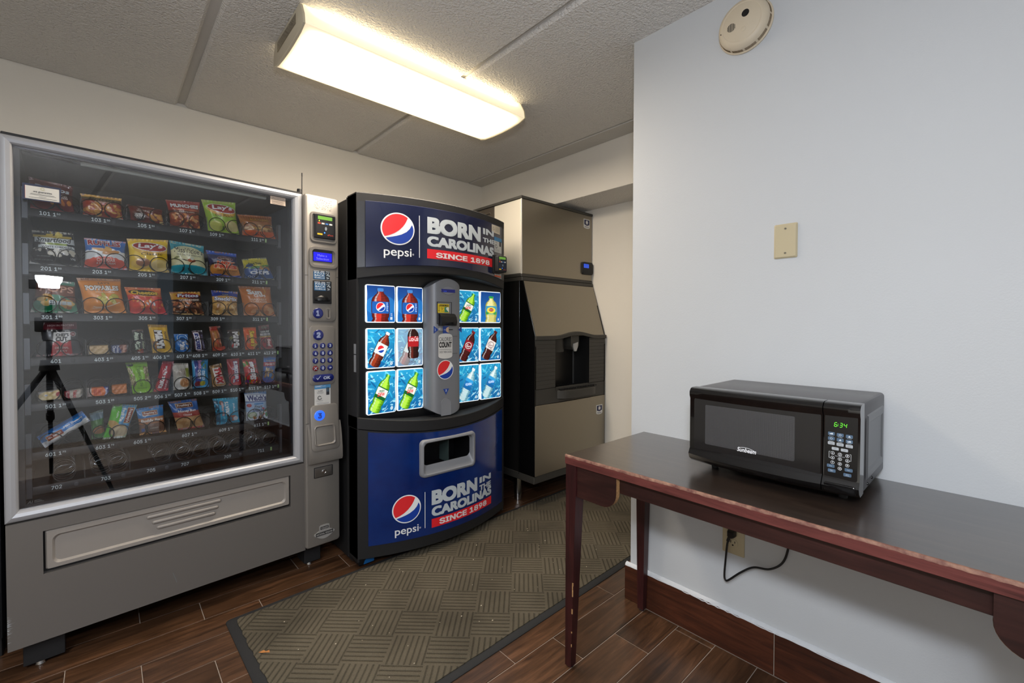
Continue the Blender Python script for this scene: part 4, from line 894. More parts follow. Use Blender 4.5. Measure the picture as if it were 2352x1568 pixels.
b = B(); b.plate([(XC-0.046, XC+0.044, 1.4, 1.4175, 0.001, YF-0.0034), (XC-0.046, XC+0.044, 1.4, 1.4175, 0.001, YF-0.0042)], 2); b.obj('console_display', M['lcd_dark'], db)
b = B('#3c5fe0'); b.text('1.75', XC-0.03, XC-0.014, 1.403, 1.408, YF-0.0045); front(b).obj('display_digits', GLOW, db, 0, fix=False)
b = B(); fr_ = [rrect(0.414, 0.5105, 1.226, 1.347, 0.002, 2), rrect(0.4165, 0.508, 1.2285, 1.3445, 0.001, 2)]
b.loft([[(x, YF+0.002, z) for x, z in fr_[0]], [(x, YF-0.0015, z) for x, z in fr_[0]], [(x, YF-0.0015, z) for x, z in fr_[1]], [(x, YF+0.006, z) for x, z in fr_[1]]], False, True); bl = b.obj('bill_recess', M['charcoal'], cs, 40)
b = B('#e3c62a'); b.poly(rrect(0.4185, 0.490, 1.287, 1.336, 0.001, 2), YF-0.004, YF+0.004); b.col('#141414'); b.poly(rrect(0.428, 0.486, 1.322, 1.332, 0.001, 2), YF-0.0046); b.col('#e3c62a'); b.text('INSERT BILL HERE', 0.430, 0.484, 1.3245, 1.3295, YF-0.0051)
b.col('#2f7d62'); b.poly([(0.459, 0.290+1), (0.4875, 0.290+1), (0.4875, 1.319), (0.459, 1.319)], YF-0.0046); b.col('#d7ddd5'); b.poly([(0.468, 1.3085), (0.487, 1.291), (0.487, 1.318), (0.474, 1.318)], YF-0.005)
b.col('#141414'); b.text('FACE', 0.434, 0.454, 1.311, 1.3165, YF-0.0046, 0.03); b.text('UP', 0.437, 0.450, 1.3035, 1.309, YF-0.0046, 0.03); b.text('$1 & $5', 0.434, 0.455, 1.2935, 1.299, YF-0.0046, 0.03)
b.poly([(0.422, 1.330), (0.425, 1.330), (0.425, 1.299), (0.4275, 1.299), (0.4235, 1.2915), (0.4195, 1.299), (0.422, 1.299)], YF-0.0046)
front(b).obj('bill_label', PRINT, bl, 0, fix=False)
xs = np.linspace(0.424, 0.524, 18); b = B()
b.loft([[(x, YF+0.002, 1.2165), (x, YF-0.028, 1.2165+0.018*max(0, 1-((x-0.474)/0.032)**2)), (x, YF-0.034, 1.236), (x, YF-0.028, 1.262), (x, YF-0.014, 1.279), (x, YF+0.004, 1.284)] for x in xs], True, True); b.obj('bill_mouth', M['blk'], cs, 40)
b = B(); b.lathe((0.434, YF+0.001, 1.1945), (0, -1, 0), [(0, 0.0135), (0.003, 0.0135), (0.004, 0.0115), (0.012, 0.0105), (0.014, 0.0085), (0.0142, 0)], 24); b.obj('coin_return_button', M['grey_bezel'], cs)
b = B('#20408e'); b.poly(rrect(0.452, 0.489, 1.174, 1.214, 0.001, 2), YF-0.0012, YF+0.002); b.col('#c6a789'); b.poly([(0.489, 1.178)]+[(0.489-0.019*math.sin(R(a)), 1.194-0.016*math.cos(R(a))) for a in range(10, 171, 20)]+[(0.489, 1.210)], YF-0.0018); b.col('#ccd4ea'); b.text('COINS', 0.455, 0.469, 1.191, 1.197, YF-0.0018); front(b).obj('coin_sticker', PRINT, cs, 0, fix=False)
B().box(0.491, 0.517, YF-0.001, YF+0.004, 1.1925, 1.1965).obj('coin_slot', M['hole'], cs, 0)
b = B('#20408e'); b.poly([(0.394, 1.173), (0.394, 1.2165), (0.426-0.0, 1.1945)], YF-0.0008+0.003) if False else None
b.poly([(0.392, 1.174), (0.392, 1.216), (0.424, 1.1945)], YF-0.0006); b.poly([(0.578, 1.176), (0.578, 1.213), (0.553, 1.1945)], YF-0.0006); b.poly([(0.452, 0.868), (0.492, 0.868), (0.472, 0.835)], YF-0.0006)
b.col('#c9d3ea'); b.text('1', 0.3985, 0.4045, 1.188, 1.201, YF-0.001, 0.03); b.text('2', 0.468, 0.476, 0.8525, 0.864, YF-0.001, 0.03); front(b).obj('arrow_marks', PRINT, cs, 0, fix=False)
b = B('#cfcdc8'); xs = np.linspace(0.422, 0.514, 20); b.strip(xs, lambda x: 1.049-0.014*(1-((x-0.468)/0.046)**2)**0.5 if abs(x-0.468) < 0.046 else 1.049, lambda x: 1.158+0.016*(1-((x-0.468)/0.046)**2)**0.5 if abs(x-0.468) < 0.046 else 1.158, YF-0.0006)
b.col('#1b1b1d'); b.text('CALORIES', 0.427, 0.509, 1.131, 1.153, YF-0.001, 0.0); b.text('COUNT', 0.427, 0.509, 1.096, 1.127, YF-0.001, 0.06, 0, 6); b.box(0.427, 0.509, YF-0.001, YF-0.0006, 1.0845, 1.086); b.text('CHECK THEN CHOOSE', 0.427, 0.509, 1.066, 1.0775, YF-0.001); front(b).obj('calorie_sticker', PRINT, cs, 0, fix=False)
b = B('#eef0f0'); globe(b, 0.4675, 0.9735, 0.0535, YF-0.0006); front(b).obj('emblem_sticker', PRINT, cs, 0, fix=False)
b = B(); o_ = [(0.441, 0.721), (0.441, 0.79)]+[(0.472-0.031*math.cos(R(a)), 0.79+0.026*math.sin(R(a))) for a in range(0, 181, 15)]+[(0.503, 0.79), (0.503, 0.721)]
b.loft([[(x, YF-0.0025, z) for x, z in o_], [(x*0.96+0.472*0.04, YF-0.001, z-0.001) for x, z in o_]], False, True); b.loft([[(x, YF+0.002, z) for x, z in o_], [(x, YF-0.0025, z) for x, z in o_]], False, False); b.obj('coin_cup', M['grey_bezel'], cs, 40)
B().box(0.446, 0.498, YF+0.004, -0.01, 0.712, 0.7215).obj('cup_opening', M['hole'], cs, 0)

# --- lit selection buttons with bottle pictures
def ice_bg(p, seed):
    p.grad('#0f5f9c', '#1f93c2'); rg = random.Random(seed)
    for _ in range(90):
        p.ell(rg.random(), rg.random(), rg.uniform(0.02, 0.14), rg.uniform(0.004, 0.028), rg.choice(['#2fb0d8', '#6fd2ea', '#0d4a84', '#2098c6', '#a4e6f6', '#1a78b0', '#48bfe0']), rg.uniform(-60, 60), 0.75)
    for _ in range(12):
        p.ell(rg.random(), rg.uniform(0.0, 0.5), rg.uniform(0.03, 0.12), rg.uniform(0.006, 0.02), '#b6ecf8', rg.uniform(20, 60), 0.7)
def bottle(p, cx, cy, L, Wd, tilt, liquid, dark, cap, label, lab2=None, clear=False, big=False):
    """profile along the bottle axis; returns helper masks in bottle coordinates"""
    q = R(tilt); asp = 1.27; x = (p.u-cx); y = (p.v-cy)*asp; X = x*math.cos(q)+y*math.sin(q); Y = -x*math.sin(q)+y*math.cos(q); t = Y/L
    ts = [-0.52, -0.50, -0.46, -0.36, -0.30, -0.24, -0.10, 0.08, 0.18, 0.26, 0.34, 0.375, 0.43, 0.435, 0.5, 0.505]
    ws = [0.0, 0.38, 0.46, 0.47, 0.40, 0.46, 0.49, 0.49, 0.48, 0.42, 0.25, 0.17, 0.16, 0.18, 0.18, 0.0]
    w_ = np.interp(t, ts, ws)*Wd; ins = np.abs(X) < w_
    p.put((np.abs(X) < w_*1.06+0.008) & (t > -0.51) & (t < 0.5), dark)
    p.put(ins, liquid); s = X/np.maximum(w_, 1e-4)
    p.put(ins & (s > -0.75) & (s < -0.5), '#ffffff', 0.35); p.put(ins & (s > 0.62), dark, 0.6); p.put(ins & (s < -0.86), dark, 0.6)
    for k in (-0.42, -0.35, -0.28, -0.21, 0.22, 0.29): p.put(ins & (np.abs(t-k-0.03*s*s) < 0.008), dark, 0.55)
    p.put(ins & (t > 0.425), cap)
    lm = ins & (t > -0.16) & (t < 0.15); p.put(lm, label)
    if lab2: p.put(ins & (t > -0.16) & (t < -0.06), lab2)
    return X, Y, t, ins, s
def at(p, cx, cy, tilt, X, Y):   # bottle coords -> uv
    q = R(tilt); x = X*math.cos(q)-Y*math.sin(q); y = X*math.sin(q)+Y*math.cos(q); return cx+x, cy+y/1.27
def pglobe(p, cx, cy, r, rot):
    q = R(rot); x = (p.u-cx); y = (p.v-cy)*1.27; X = (x*math.cos(q)+y*math.sin(q))/r; Y = (-x*math.sin(q)+y*math.cos(q))/r; d2 = X*X+Y*Y
    p.put(d2 < 1, '#f2f4f4'); p.put((d2 < 0.82) & (Y > 0.15*np.sin(2.6*X)+0.55*X-0.02+0.1), '#d8232a'); p.put((d2 < 0.82) & (Y < 0.15*np.sin(2.6*X)+0.45*X-0.36), '#0b3a9e')
def pic_pepsi(p):
    p.grad('#1568b4', '#123f86'); p.ell(0.5, 0.45, 0.55, 0.3, '#2a86cf', 0, 0.5)
    X, Y, t, ins, s = bottle(p, 0.47, 0.40, 1.35, 0.62, 0, '#7a1a12', '#3c0b08', '#6aa7d6', '#1557a8'); p.put(ins & (t < 0.40) & (t > 0.17) & (np.abs(s+0.2) < 0.25), '#c8432f', 0.7); p.put(ins & (t < -0.17) & (np.abs(s+0.25) < 0.35), '#d8362a', 0.75); p.put(ins & (t > 0.415), '#3f7fc4')
    pglobe(p, 0.47, 0.41, 0.165, 0); p.t('pepsi', 0.66, 0.30, 0.745, 0.54, '#cfe0f2', 0.0, 0, 90); p.rect(0.83, 0.06, 0.91, 0.14, '#c9d6e2'); p.t('20', 0.84, 0.16, 0.90, 0.24, '#dfe9f2', 0.0, 0, 90)
def base_tilt(kind):
    def f(p):
        ice_bg(p, {'dew': 3, 'diet': 5, 'drp': 7, 'drpd': 8, 'aqua': 11}[kind]); cx, cy, tl = 0.47, 0.48, -27
        spec = dict(dew=('#86c81e', '#2c6a10', '#1e8a3a', '#12602a', '#0e5a26'), diet=('#6d2413', '#2a0d08', '#e2e4e2', '#cfe0d8', '#d8e6e0'), drp=('#4a1212', '#1c0606', '#7a1a22', '#8a1c2a', '#8a1c2a'), drpd=('#42120e', '#1c0606', '#5a1416', '#e6dfda', '#e6dfda'), aqua=('#9cc6cf', '#3f7f96', '#dfe8ea', '#1672b4', '#1464a4'))[kind]
        X, Y, t, ins, s = bottle(p, cx, cy, 1.22, 0.40, tl, *spec)
        if kind == 'dew':
            p.put(ins & (t > 0.15) & (np.abs(s) < 0.4), '#b6e84a', 0.8); p.put(ins & (t < -0.2) & (np.abs(s+0.1) < 0.4), '#c4f05a', 0.6); p.put(ins & (t > -0.07) & (t < 0.12), '#e8ece0')
            a = at(p, cx, cy, tl, 0, 0.0); p.t('mtn', a[0]-0.10, a[1]+0.02, a[0]+0.10, a[1]+0.085, '#12602a', 0.03, 0.3); p.t('DEW', a[0]-0.15, a[1]-0.075, a[0]+0.13, a[1]+0.015, '#c8222a', 0.05, 0.25)
        if kind == 'diet':
            p.put(ins & (t < -0.17) & (np.abs(s+0.2) < 0.35), '#a8401f', 0.7); p.put(ins & (t > 0.17) & (t < 0.4) & (np.abs(s+0.1) < 0.35), '#a03a1c', 0.7); a = at(p, cx, cy, tl, 0, -0.005); pglobe(p, a[0], a[1], 0.135, -25)
        if kind in ('drp', 'drpd'):
            a = at(p, cx, cy, tl, 0, 0.0); p.ell(a[0], a[1], 0.155, 0.10, '#e6dfda' if kind == 'drp' else '#5a1416', 0); p.ell(a[0], a[1], 0.135, 0.083, '#7a1420' if kind == 'drp' else '#e9e2de', 0)
            c = '#f0e8e6' if kind == 'drp' else '#5a1416'; p.t('Dr', a[0]-0.09, a[1]+0.0, a[0]+0.0, a[1]+0.055, c, 0.02, 0.2); p.t('Pepper', a[0]-0.115, a[1]-0.055, a[0]+0.12, a[1]+0.005, c, 0.02, 0.2)
            if kind == 'drpd': p.t('diet', a[0]-0.05, a[1]-0.155, a[0]+0.07, a[1]-0.10, '#3a1010', 0.0, 0.3)
        if kind == 'aqua':
            p.put(ins & (t > 0.16) & (np.abs(s+0.2) < 0.3), '#e9f4f4', 0.8); p.put(ins & (t < -0.17) & (np.abs(s) < 0.5), '#c6e2e4', 0.7); p.put(ins & (t > 0.06) & (t < 0.15), '#2f9ad8')
            a = at(p, cx, cy, tl, 0, 0); p.t('AQUAFINA', a[0]-0.145, a[1]-0.05, a[0]+0.15, a[1]+0.035, '#dcecf6', 0.02, 0, 0)
        p.ell(0.86, 0.09, 0.05, 0.045, '#cfe3ea'); p.t('20', 0.84, 0.07, 0.885, 0.115, '#1b5a86', 0.02)
    return f
def sum_(a, w_, h_): return (a[0]-0.02, a[1]-0.02, a[0]-0.02+w_*0.85, a[1]-0.02+h_)
def pic_coke(p):
    base_tilt('diet')(p); p.txt = []; p.c = p.c*0.55+np.array(lin('#a8b4ba'))*0.45
    p.rect(0.40, 0.22, 0.80, 0.98, '#9aa3a8'); X, Y, t, ins, s = bottle(p, 0.60, 0.66, 1.16, 0.44, 0, '#2c0d0a', '#1a0605', '#3a3f42', '#a81a20'); p.put(ins & (t < -0.17) & (np.abs(s+0.3) < 0.25), '#6a2418', 0.7)
    p.t('Coca-Cola', 0.42, 0.66, 0.80, 0.80, '#f2e6e6', 0.01, 0.3); p.t('the', 0.56, 0.13, 0.64, 0.16, '#2a2a2a'); p.t('1.75 cold', 0.44, 0.08, 0.72, 0.12, '#2a2a2a')
def pic_tea(p):
    p.grad('#1a6fb8', '#0c3f86'); X, Y, t, ins, s = bottle(p, 0.5, 0.40, 1.18, 0.56, 0, '#d9d07a', '#8a8a3a', '#1e9a4a', '#3a9ab8', '#3f9a4a'); p.put(ins & (np.abs(s+0.1) < 0.4) & (t > 0.16) & (t < 0.42), '#efe8a8', 0.8)
    p.ell(0.5, 0.40, 0.22, 0.10, '#efd84a'); p.ell(0.5, 0.41, 0.12, 0.055, '#a01c22'); p.t('Lipton', 0.41, 0.39, 0.59, 0.43, '#f2ead8', 0.02); p.rect(0.36, 0.27, 0.62, 0.285, '#e6f0d8'); p.rect(0.85, 0.06, 0.92, 0.13, '#c9d6e2')
def add_texts(p, parent, fn, name='lettering', m=None):
    if not p.txt: return
    b = B('#ffffff')
    for st, u0, v0, u1, v1, c, bold, shear, rot, out, ob in p.txt:
        if out:
            b.col(out); g = 0.012
            b.text(st, u0-g, u1+g, v0-g, v1+g, 0.0, bold+ob, shear, 2, rot)
        b.col(c); n0 = len(b.bm.verts); b.text(st, u0, u1, v0, v1, -0.001 if out else -0.0005, bold, shear, 2, rot)
    bmesh.ops.triangulate(b.bm, faces=b.bm.faces[:])
    b.map(fn); front(b).obj(name, m or PRINT, parent, 0, fix=False)
BTN = [(0.0435, 0.2035, 1.2315, 1.4235, pic_pepsi), (0.2128, 0.3695, 1.2315, 1.4235, pic_pepsi), (0.0450, 0.2045, 0.9985, 1.2035, base_tilt('diet')), (0.2128, 0.3695, 0.9985, 1.2035, pic_coke), (0.0468, 0.2062, 0.7645, 0.986, base_tilt('dew')), (0.2140, 0.3715, 0.7655, 0.986, base_tilt('dew')),
       (0.5963, 0.7605, 1.2340, 1.4275, base_tilt('dew')), (0.7668, 0.9318, 1.2340, 1.4275, pic_tea), (0.5963, 0.7605, 0.9995, 1.2055, base_tilt('drp')), (0.7670, 0.9350, 0.9995, 1.2055, base_tilt('drpd')), (0.5963, 0.7610, 0.7630, 0.9845, base_tilt('aqua')), (0.7705, 0.9362, 0.7630, 0.9845, base_tilt('aqua'))]
for x0, x1, z0, z1, fn in BTN:
    b = B(); b.plate([(x0, x1, z0, z1, 0.010, 0.005), (x0, x1, z0, z1, 0.010, -0.006), (x0+0.002, x1-0.002, z0+0.002, z1-0.002, 0.009, -0.008)], 4); bt = b.obj('selection_button', M['litframe'], pm)
    p = Paint(120, 150, '#1479ad'); fn(p); i = 0.0048; rg = random.Random(int(x0*999+z0*77))
    U, V = p.u, p.v; wob = 0.0012*np.sin(V*9+rg.random()*6)*(np.abs(U-0.5)*2)**4
    P = np.stack([x0+i+(x1-x0-2*i)*U+wob, -0.0086-0.006*np.clip((1-(2*U-1)**4)*(1-(2*V-1)**4), 0, 1), z0+i+(z1-z0-2*i)*V], -1)
    link('button_picture', grid_mesh('button_picture', P, p.c, LIT), bt)
    add_texts(p, bt, lambda u, y, v: (x0+i+(x1-x0-2*i)*u, -0.0090-0.006*max(0, (1-(2*u-1)**4)*(1-(2*v-1)**4))+y, z0+i+(z1-z0-2*i)*v), 'button_lettering', LIT)

# ================================================================== snack vending machine (local: x along the front, y into the machine)
VO = (-0.2571, 2.2478); VA = 0.0547334
vm = thing('snack_vending_machine', 'wide silver framed snack vending machine with a glass front and keypad column', 'vending machine', (VO[0], VO[1], 0), VA)
CM = M['champagne']
b = B(); b.box(0.004, 0.028, 0.02, 0.78, 0.11, 1.86).box(0.946, 0.972, 0.032, 0.78, 0.11, 1.86).box(0.004, 0.972, 0.76, 0.78, 0.11, 1.86).box(0.004, 0.972, 0.03, 0.78, 0.11, 0.14); b.obj('cabinet_shell', M['blk_matte'], vm, 0)
B().box(0.006, 0.972, 0.006, 0.78, 1.853, 1.8635, 0.002, 1).obj('cabinet_top', M['blk_matte'], vm, 0)
b = B()
b.faces([(0.046, 0.03, 0.575), (0.046, 0.62, 0.575), (0.046, 0.62, 1.85), (0.046, 0.03, 1.85)], [(0, 1, 2, 3)]); b.faces([(0.925, 0.03, 0.575), (0.925, 0.62, 0.575), (0.925, 0.62, 1.85), (0.925, 0.03, 1.85)], [(3, 2, 1, 0)])
b.faces([(0.046, 0.62, 0.575), (0.925, 0.62, 0.575), (0.925, 0.62, 1.85), (0.046, 0.62, 1.85)], [(0, 1, 2, 3)]); b.faces([(0.046, 0.03, 0.575), (0.925, 0.03, 0.575), (0.925, 0.62, 0.575), (0.046, 0.62, 0.575)], [(0, 1, 2, 3)]); b.faces([(0.046, 0.03, 1.85), (0.925, 0.03, 1.85), (0.925, 0.62, 1.85), (0.046, 0.62, 1.85)], [(3, 2, 1, 0)])
b.obj('interior_lining', M['inside'], vm, 0, fix=False)
b = B(); b.box(0.032, 0.048, 0.028, 0.05, 0.58, 1.83).box(0.922, 0.935, 0.028, 0.05, 0.58, 1.83).box(0.03, 0.935, 0.028, 0.04, 1.820, 1.83).box(0.03, 0.935, 0.028, 0.05, 0.575, 0.592); b.obj('inner_gasket', mat('gasket_grey', '#24272b', 0.5), vm, 0)
# mitred silver door frame
XO0, XO1, ZO0, ZO1 = 0.0, 0.9735, 0.545, 1.8545; XI0, XI1, ZI0, ZI1 = 0.033, 0.931, 0.582, 1.8242
co = [(XO0, ZO0), (XO1, ZO0), (XO1, ZO1), (XO0, ZO1)]; ci = [(XI0, ZI0), (XI1, ZI0), (XI1, ZI1), (XI0, ZI1)]
for k in range(4):
    a, c, d, e = co[k], co[(k+1) % 4], ci[(k+1) % 4], ci[k]
    lp = []
    for P_, Q_ in ((a, e), (c, d)):
        f_ = lambda t_, y: (P_[0]+(Q_[0]-P_[0])*t_, y, P_[1]+(Q_[1]-P_[1])*t_)
        lp.append([f_(0, 0.03), f_(0, 0.006), f_(0.1, 0.0), f_(0.16, -0.0015), f_(0.5, -0.005), f_(0.8, -0.0015), f_(0.9, 0.003), f_(0.93, 0.004), f_(1, 0.012), f_(1, 0.03)])
    b = B(); b.loft(lp, True, True); b.obj('frame_rail', M['silver'], vm, 25)
B().box(XI0-0.004, XI1+0.004, 0.0185, 0.0215, ZI0-0.004, ZI1+0.004).obj('glass_pane', M['glass'], vm, 0)
# lamp cover behind the top of the glass
b = B(); b.cyl((0.2, 0.1, 1.833), (0.84, 0.1, 1.833), 0.0135, n=20); b.obj('lamp_tube', M['white_tube'], vm)
b = B(); b.box(0.05, 0.2, 0.085, 0.115, 1.826, 1.849, 0.003).box(0.84, 0.92, 0.085, 0.115, 1.826, 1.849, 0.003); b.obj('lamp_socket', M['tray_grey'], vm)
# lower front with the delivery hatch
HX0, HX1, HZ0, HZ1 = 0.0885, 0.9105, 0.3435, 0.4955
b = B()
for x0, x1, z0, z1 in ((0.002, HX0, 0.109, 0.5405), (HX1, 0.978, 0.109, 0.5405), (HX0, HX1, 0.109, HZ0), (HX0, HX1, HZ1, 0.5405)): b.loft([[(x0, 0.03, z0), (x1, 0.03, z0), (x1, 0.03, z1), (x0, 0.03, z1)], [(x0, 0.0, z0), (x1, 0.0, z0), (x1, 0.0, z1), (x0, 0.0, z1)]], False, True)
b.obj('lower_panel', CM, vm, 0)
b = B(); b.box(HX0-0.002, HX1+0.002, 0.028, 0.2, HZ0-0.002, HZ1+0.002); b.obj('hatch_cavity', M['blk'], vm, 0)
a0, a1, c0, c1 = HX0+0.0055, HX1-0.003, HZ0+0.011, HZ1-0.001
b = B(); b.plate([(a0, a1, c0, c1, 0.006, 0.026), (a0, a1, c0, c1, 0.006, 0.010), (a0+0.004, a1-0.004, c0+0.003, c1-0.006, 0.006, 0.002), (a0+0.017, a1-0.017, c0+0.016, c1-0.021, 0.02, 0.002), (a0+0.024, a1-0.024, c0+0.0225, c1-0.0275, 0.018, 0.0095)], 6); ht = b.obj('hatch_flap', M['hatch'], vm, 25)
for x0, x1, z in ((0.371, 0.626, 0.4535), (0.388, 0.616, 0.4285), (0.402, 0.604, 0.404)):
    b = B(); b.plate([(x0, x1, z-0.0078, z+0.0078, 0.0078, 0.0097), (x0+0.0012, x1-0.0012, z-0.0066, z+0.0066, 0.0066, 0.005), (x0+0.005, x1-0.005, z-0.003, z+0.003, 0.003, 0.002)], 6); b.obj('grip_rib', M['hatch'], ht, 60)
# scuffs at the lower left corner and one near the middle
b = B('#aeb4b8'); rg = random.Random(12)
for i in range(26):
    z = rg.gauss(0.185, 0.018); L = abs(rg.gauss(0.006, 0.006))+0.001; b.poly([(0.0025, z), (0.0025+L, z+rg.uniform(-0.001, 0.003)), (0.0025, z+rg.uniform(0.0006, 0.0018))], -0.0004)
b.col('#6e7a7c'); pts = [(0.452, 0.205), (0.456, 0.190), (0.462, 0.172), (0.464, 0.160)]
for (x0, z0), (x1, z1) in zip(pts, pts[1:]): b.poly([(x0, z0), (x0+0.0012, z0), (x1+0.0014, z1), (x1, z1)], -0.0004)
front(b).obj('scuff_marks', PRINT, vm, 0, fix=False)
for x0, x1, y0 in ((0.035, 0.14, 0.05), (0.992, 1.072, 0.05), (0.035, 0.14, 0.62), (0.9, 1.0, 0.62)):
    b = B(); b.box(x0, x1, y0, y0+0.1, 0.014, 0.125, 0.002, 1); lg = b.obj('leg', M['blk_matte'], vm, 0)
    B().cyl(((x0+x1)/2-0.01, y0+0.02, 0.001), ((x0+x1)/2-0.01, y0+0.02, 0.016), 0.016, 0.012, 14).obj('levelling_foot', M['chrome'], lg)

# --- trays, price rails, dividers, springs
TR = [1.638, 1.438, 1.261, 1.099, 0.934, 0.757, 0.632]
LBL = [[(101, .091, '1.50'), (103, .228, '1.50'), (105, .365, '1.50'), (107, .502, '1.50'), (109, .612, '1.50'), (111, .777, '1.50')],
       [(201, .092, '1.50'), (203, .229, '1.50'), (205, .364, '1.50'), (207, .503, '1.50'), (209, .635, '1.50'), (211, .779, '1.50')],
       [(301, .092, '1.50'), (303, .230, '1.50'), (305, .364, '1.50'), (307, .488, '1.50'), (309, .612, '1.50'), (311, .780, '1.50')],
       [(401, .113, None), (403, .231, '1.25'), (405, .340, '1.50'), (406, .409, '1.50'), (407, .487, '1.50'), (408, .544, '1.50'), (409, .618, '2.00'), (410, .689, '1.50'), (411, .758, '1.50'), (412, .827, '2.00')],
       [(501, .098, '1.25'), (503, .233, '1.25'), (505, .346, '2.00'), (506, .412, '1.50'), (507, .479, '1.45'), (508, .547, '1.50'), (509, .616, '1.50'), (510, .686, '1.50'), (511, .761, '1.50'), (512, .828, '1.50')],
       [(601, .096, '1.75'), (603, .231, '1.75'), (605, .344, '1.75'), (607, .503, '1.75'), (609, .640, '1.75'), (611, .782, '1.75')],
       [(702, .110, None), (703, .245, None), (705, .384, None), (707, .499, None), (709, .658, None), (711, .797, None)]]
P6 = [.100, .167, .229, .297, .354, .434, .488, .567, .641, .711, .777, .854]; P8 = [.107, .172, .246, .305, .375, .442, .508, .574, .651, .714, .781, .848]
COILS = [P6, P6, P6, P8, P8, [.112, .174, .255, .303, .359, .415, .510, .578, .652, .713, .786, .852], [.145, .249, .298, .440, .514, .575, .649, .712, .785, .851]]
DIV6 = [.2, .332, .461, .604, .746]; DIV8 = [.208, .338, .408, .475, .541, .613, .682, .748, .815]
def coil_mesh(r, pitch, turns, flip, m):
    pts = []; n = int(26*turns)
    for i in range(n+1):
        a = i/26; q = 2*math.pi*a*(-1 if flip else 1)-math.pi*(0.5 if not flip else 0.5)+(0.5 if not flip else -0.5)
        pts.append((r*math.cos(q), 0.006*min(a, 1)+max(0, a-0.9)*pitch, r*math.sin(q)))
    b = B(); b.tube(pts, 0.00165, 6); return b.mesh(m, 60, name='spiral_coil')
CMS = {f: coil_mesh(0.0305, 0.085, 3.9, f, M['coil_black']) for f in (0, 1)}; CMB = {f: coil_mesh(0.0305, 0.036, 8, f, M['coil']) for f in (0, 1)}; CMN = {f: coil_mesh(0.0290, 0.075, 3.9, f, M['coil_black']) for f in (0, 1)}
for r_, z in enumerate(TR):
    b = B(); b.box(0.063, 0.892, 0.104, 0.56, z-0.003, z-0.0005).box(0.063, 0.892, 0.555, 0.56, z-0.003, z+0.03); ty = b.obj('tray', M['tray'], vm, 0)
    b = B(); zc = z-0.0155
    b.loft([[(x, 0.106, z-0.001), (x, 0.1005, z-0.0015), (x, 0.0985, z-0.006), (x, 0.0985, z-0.029), (x, 0.101, z-0.032), (x, 0.108, z-0.032)] for x in (0.063, 0.892)], True, True)
    b.obj('price_rail', M['tray'], ty, 30)
    for s0, s1 in ((0.0475, 0.062), (0.894, 0.905)):
        b = B(); b.loft([[(x, y, zz) for y, zz in ((0.095, z-0.04), (0.102, z-0.046), (0.125, z-0.03), (0.125, z+0.065), (0.119, z+0.07), (0.095, z+0.07))] for x in (s0, s1)], True, True); b.obj('tray_bracket', M['tray_grey'], vm, 0)
    for s in (DIV6 if r_ in (0, 1, 2, 5, 6) else DIV8):
        b = B(); b.box(s-0.0008, s+0.0008, 0.106, 0.5, z, z+0.062); b.obj('divider', M['clear'], ty, 0)
    for code, s, price in LBL[r_]:
        b = B('#d7e3e6'); y = 0.0978; b.text(str(code), s, s+0.0275, zc-0.007, zc+0.007, y, 0.02, 0, 2)
        if price:
            x = s+0.0345; a, c = price.split('.'); b.text(a, x, x+0.0075, zc-0.0065, zc+0.0065, y, 0.03, 0, 2); b.text(c, x+0.0095, x+0.019, zc+0.0, zc+0.0065, y, 0.02, 0, 2)
        if code in (111, 211, 311, 412, 512, 611): b.col('#9fc77a'); b.poly(rrect(s+0.0585, s+0.0655, zc-0.008, zc+0.009, 0.001, 1), y-0.0002); b.col('#f0f4dc'); b.poly([(s+0.060, zc-0.006), (s+0.064, zc+0.004), (s+0.063, zc+0.006)], y-0.0004)
        if code == 711: b.col('#9fc77a'); b.poly(rrect(s+0.055, s+0.062, zc-0.008, zc+0.009, 0.001, 1), y-0.0002)
        front(b).obj('slot_number', PRINT, ty, 0, fix=False)
        b = B(); x = s+(0.060 if r_ not in (3, 4) else 0.0535); b.plate([(x, x+0.012, zc-0.0075, zc+0.0075, 0.005, 0.099), (x, x+0.012, zc-0.0075, zc+0.0075, 0.005, 0.0965), (x+0.0015, x+0.0105, zc-0.006, zc+0.006, 0.004, 0.0960)], 3)
        if code % 100 not in (11, 12) and code != 407: b.obj('rail_knob', M['tray_grey'] if r_ > 5 else M['charcoal'], ty, 30)
    for i, s in enumerate(COILS[r_]):
        me = CMB[i % 2] if r_ == 6 else (CMN if r_ in (3, 4) and i > 3 else CMS)[i % 2]
        rr = 0.029 if (r_ in (3, 4) and i > 3) else 0.0305
        link('spiral_coil', me, vm, (s, 0.1005, z+rr+0.001))
# --- stickers on the glass
idn = lambda x, y, z: (x, y, z)
def vsticker(name, rects, texts, rows, y=0.0175):
    sticker(name, vm, rects, texts, lambda x, yy, z: (x, y+yy, z), rows)
rc = [(0.0530, 0.1465, 1.6500, 1.7055, '#20263f'), (0.0590, 0.1420, 1.6540, 1.6985, '#cfcabf'), (0.0590, 0.0596, 1.6540, 1.6985, '#c05038')]; swirl(rc, 0.101, 1.6915, 0.0045, '#b9b48a')
vsticker('guarantee_sticker', rc, [('we guarantee', 0.078, 0.124, 1.6755, 1.683, '#3a3a3c')], [(0.072, 0.130, 1.6725, '#77756f'), (0.070, 0.134, 1.6695, '#77756f'), (0.092, 0.11, 1.664, '#77756f'), (0.068, 0.136, 1.6595, '#55534f')])
vsticker('card_notice_sticker', [(0.8355, 0.9020, 1.7850, 1.8220, '#c7b4a2')], [('Cash, Credit Card and', 0.841, 0.896, 1.8145, 1.8185, '#4a403a'), ('Pre-Paid Cards Accepted', 0.840, 0.898, 1.8065, 1.811, '#4a403a')], [(0.842, 0.894, 1.800-0.0042*i, '#5d5048') for i in range(4)])
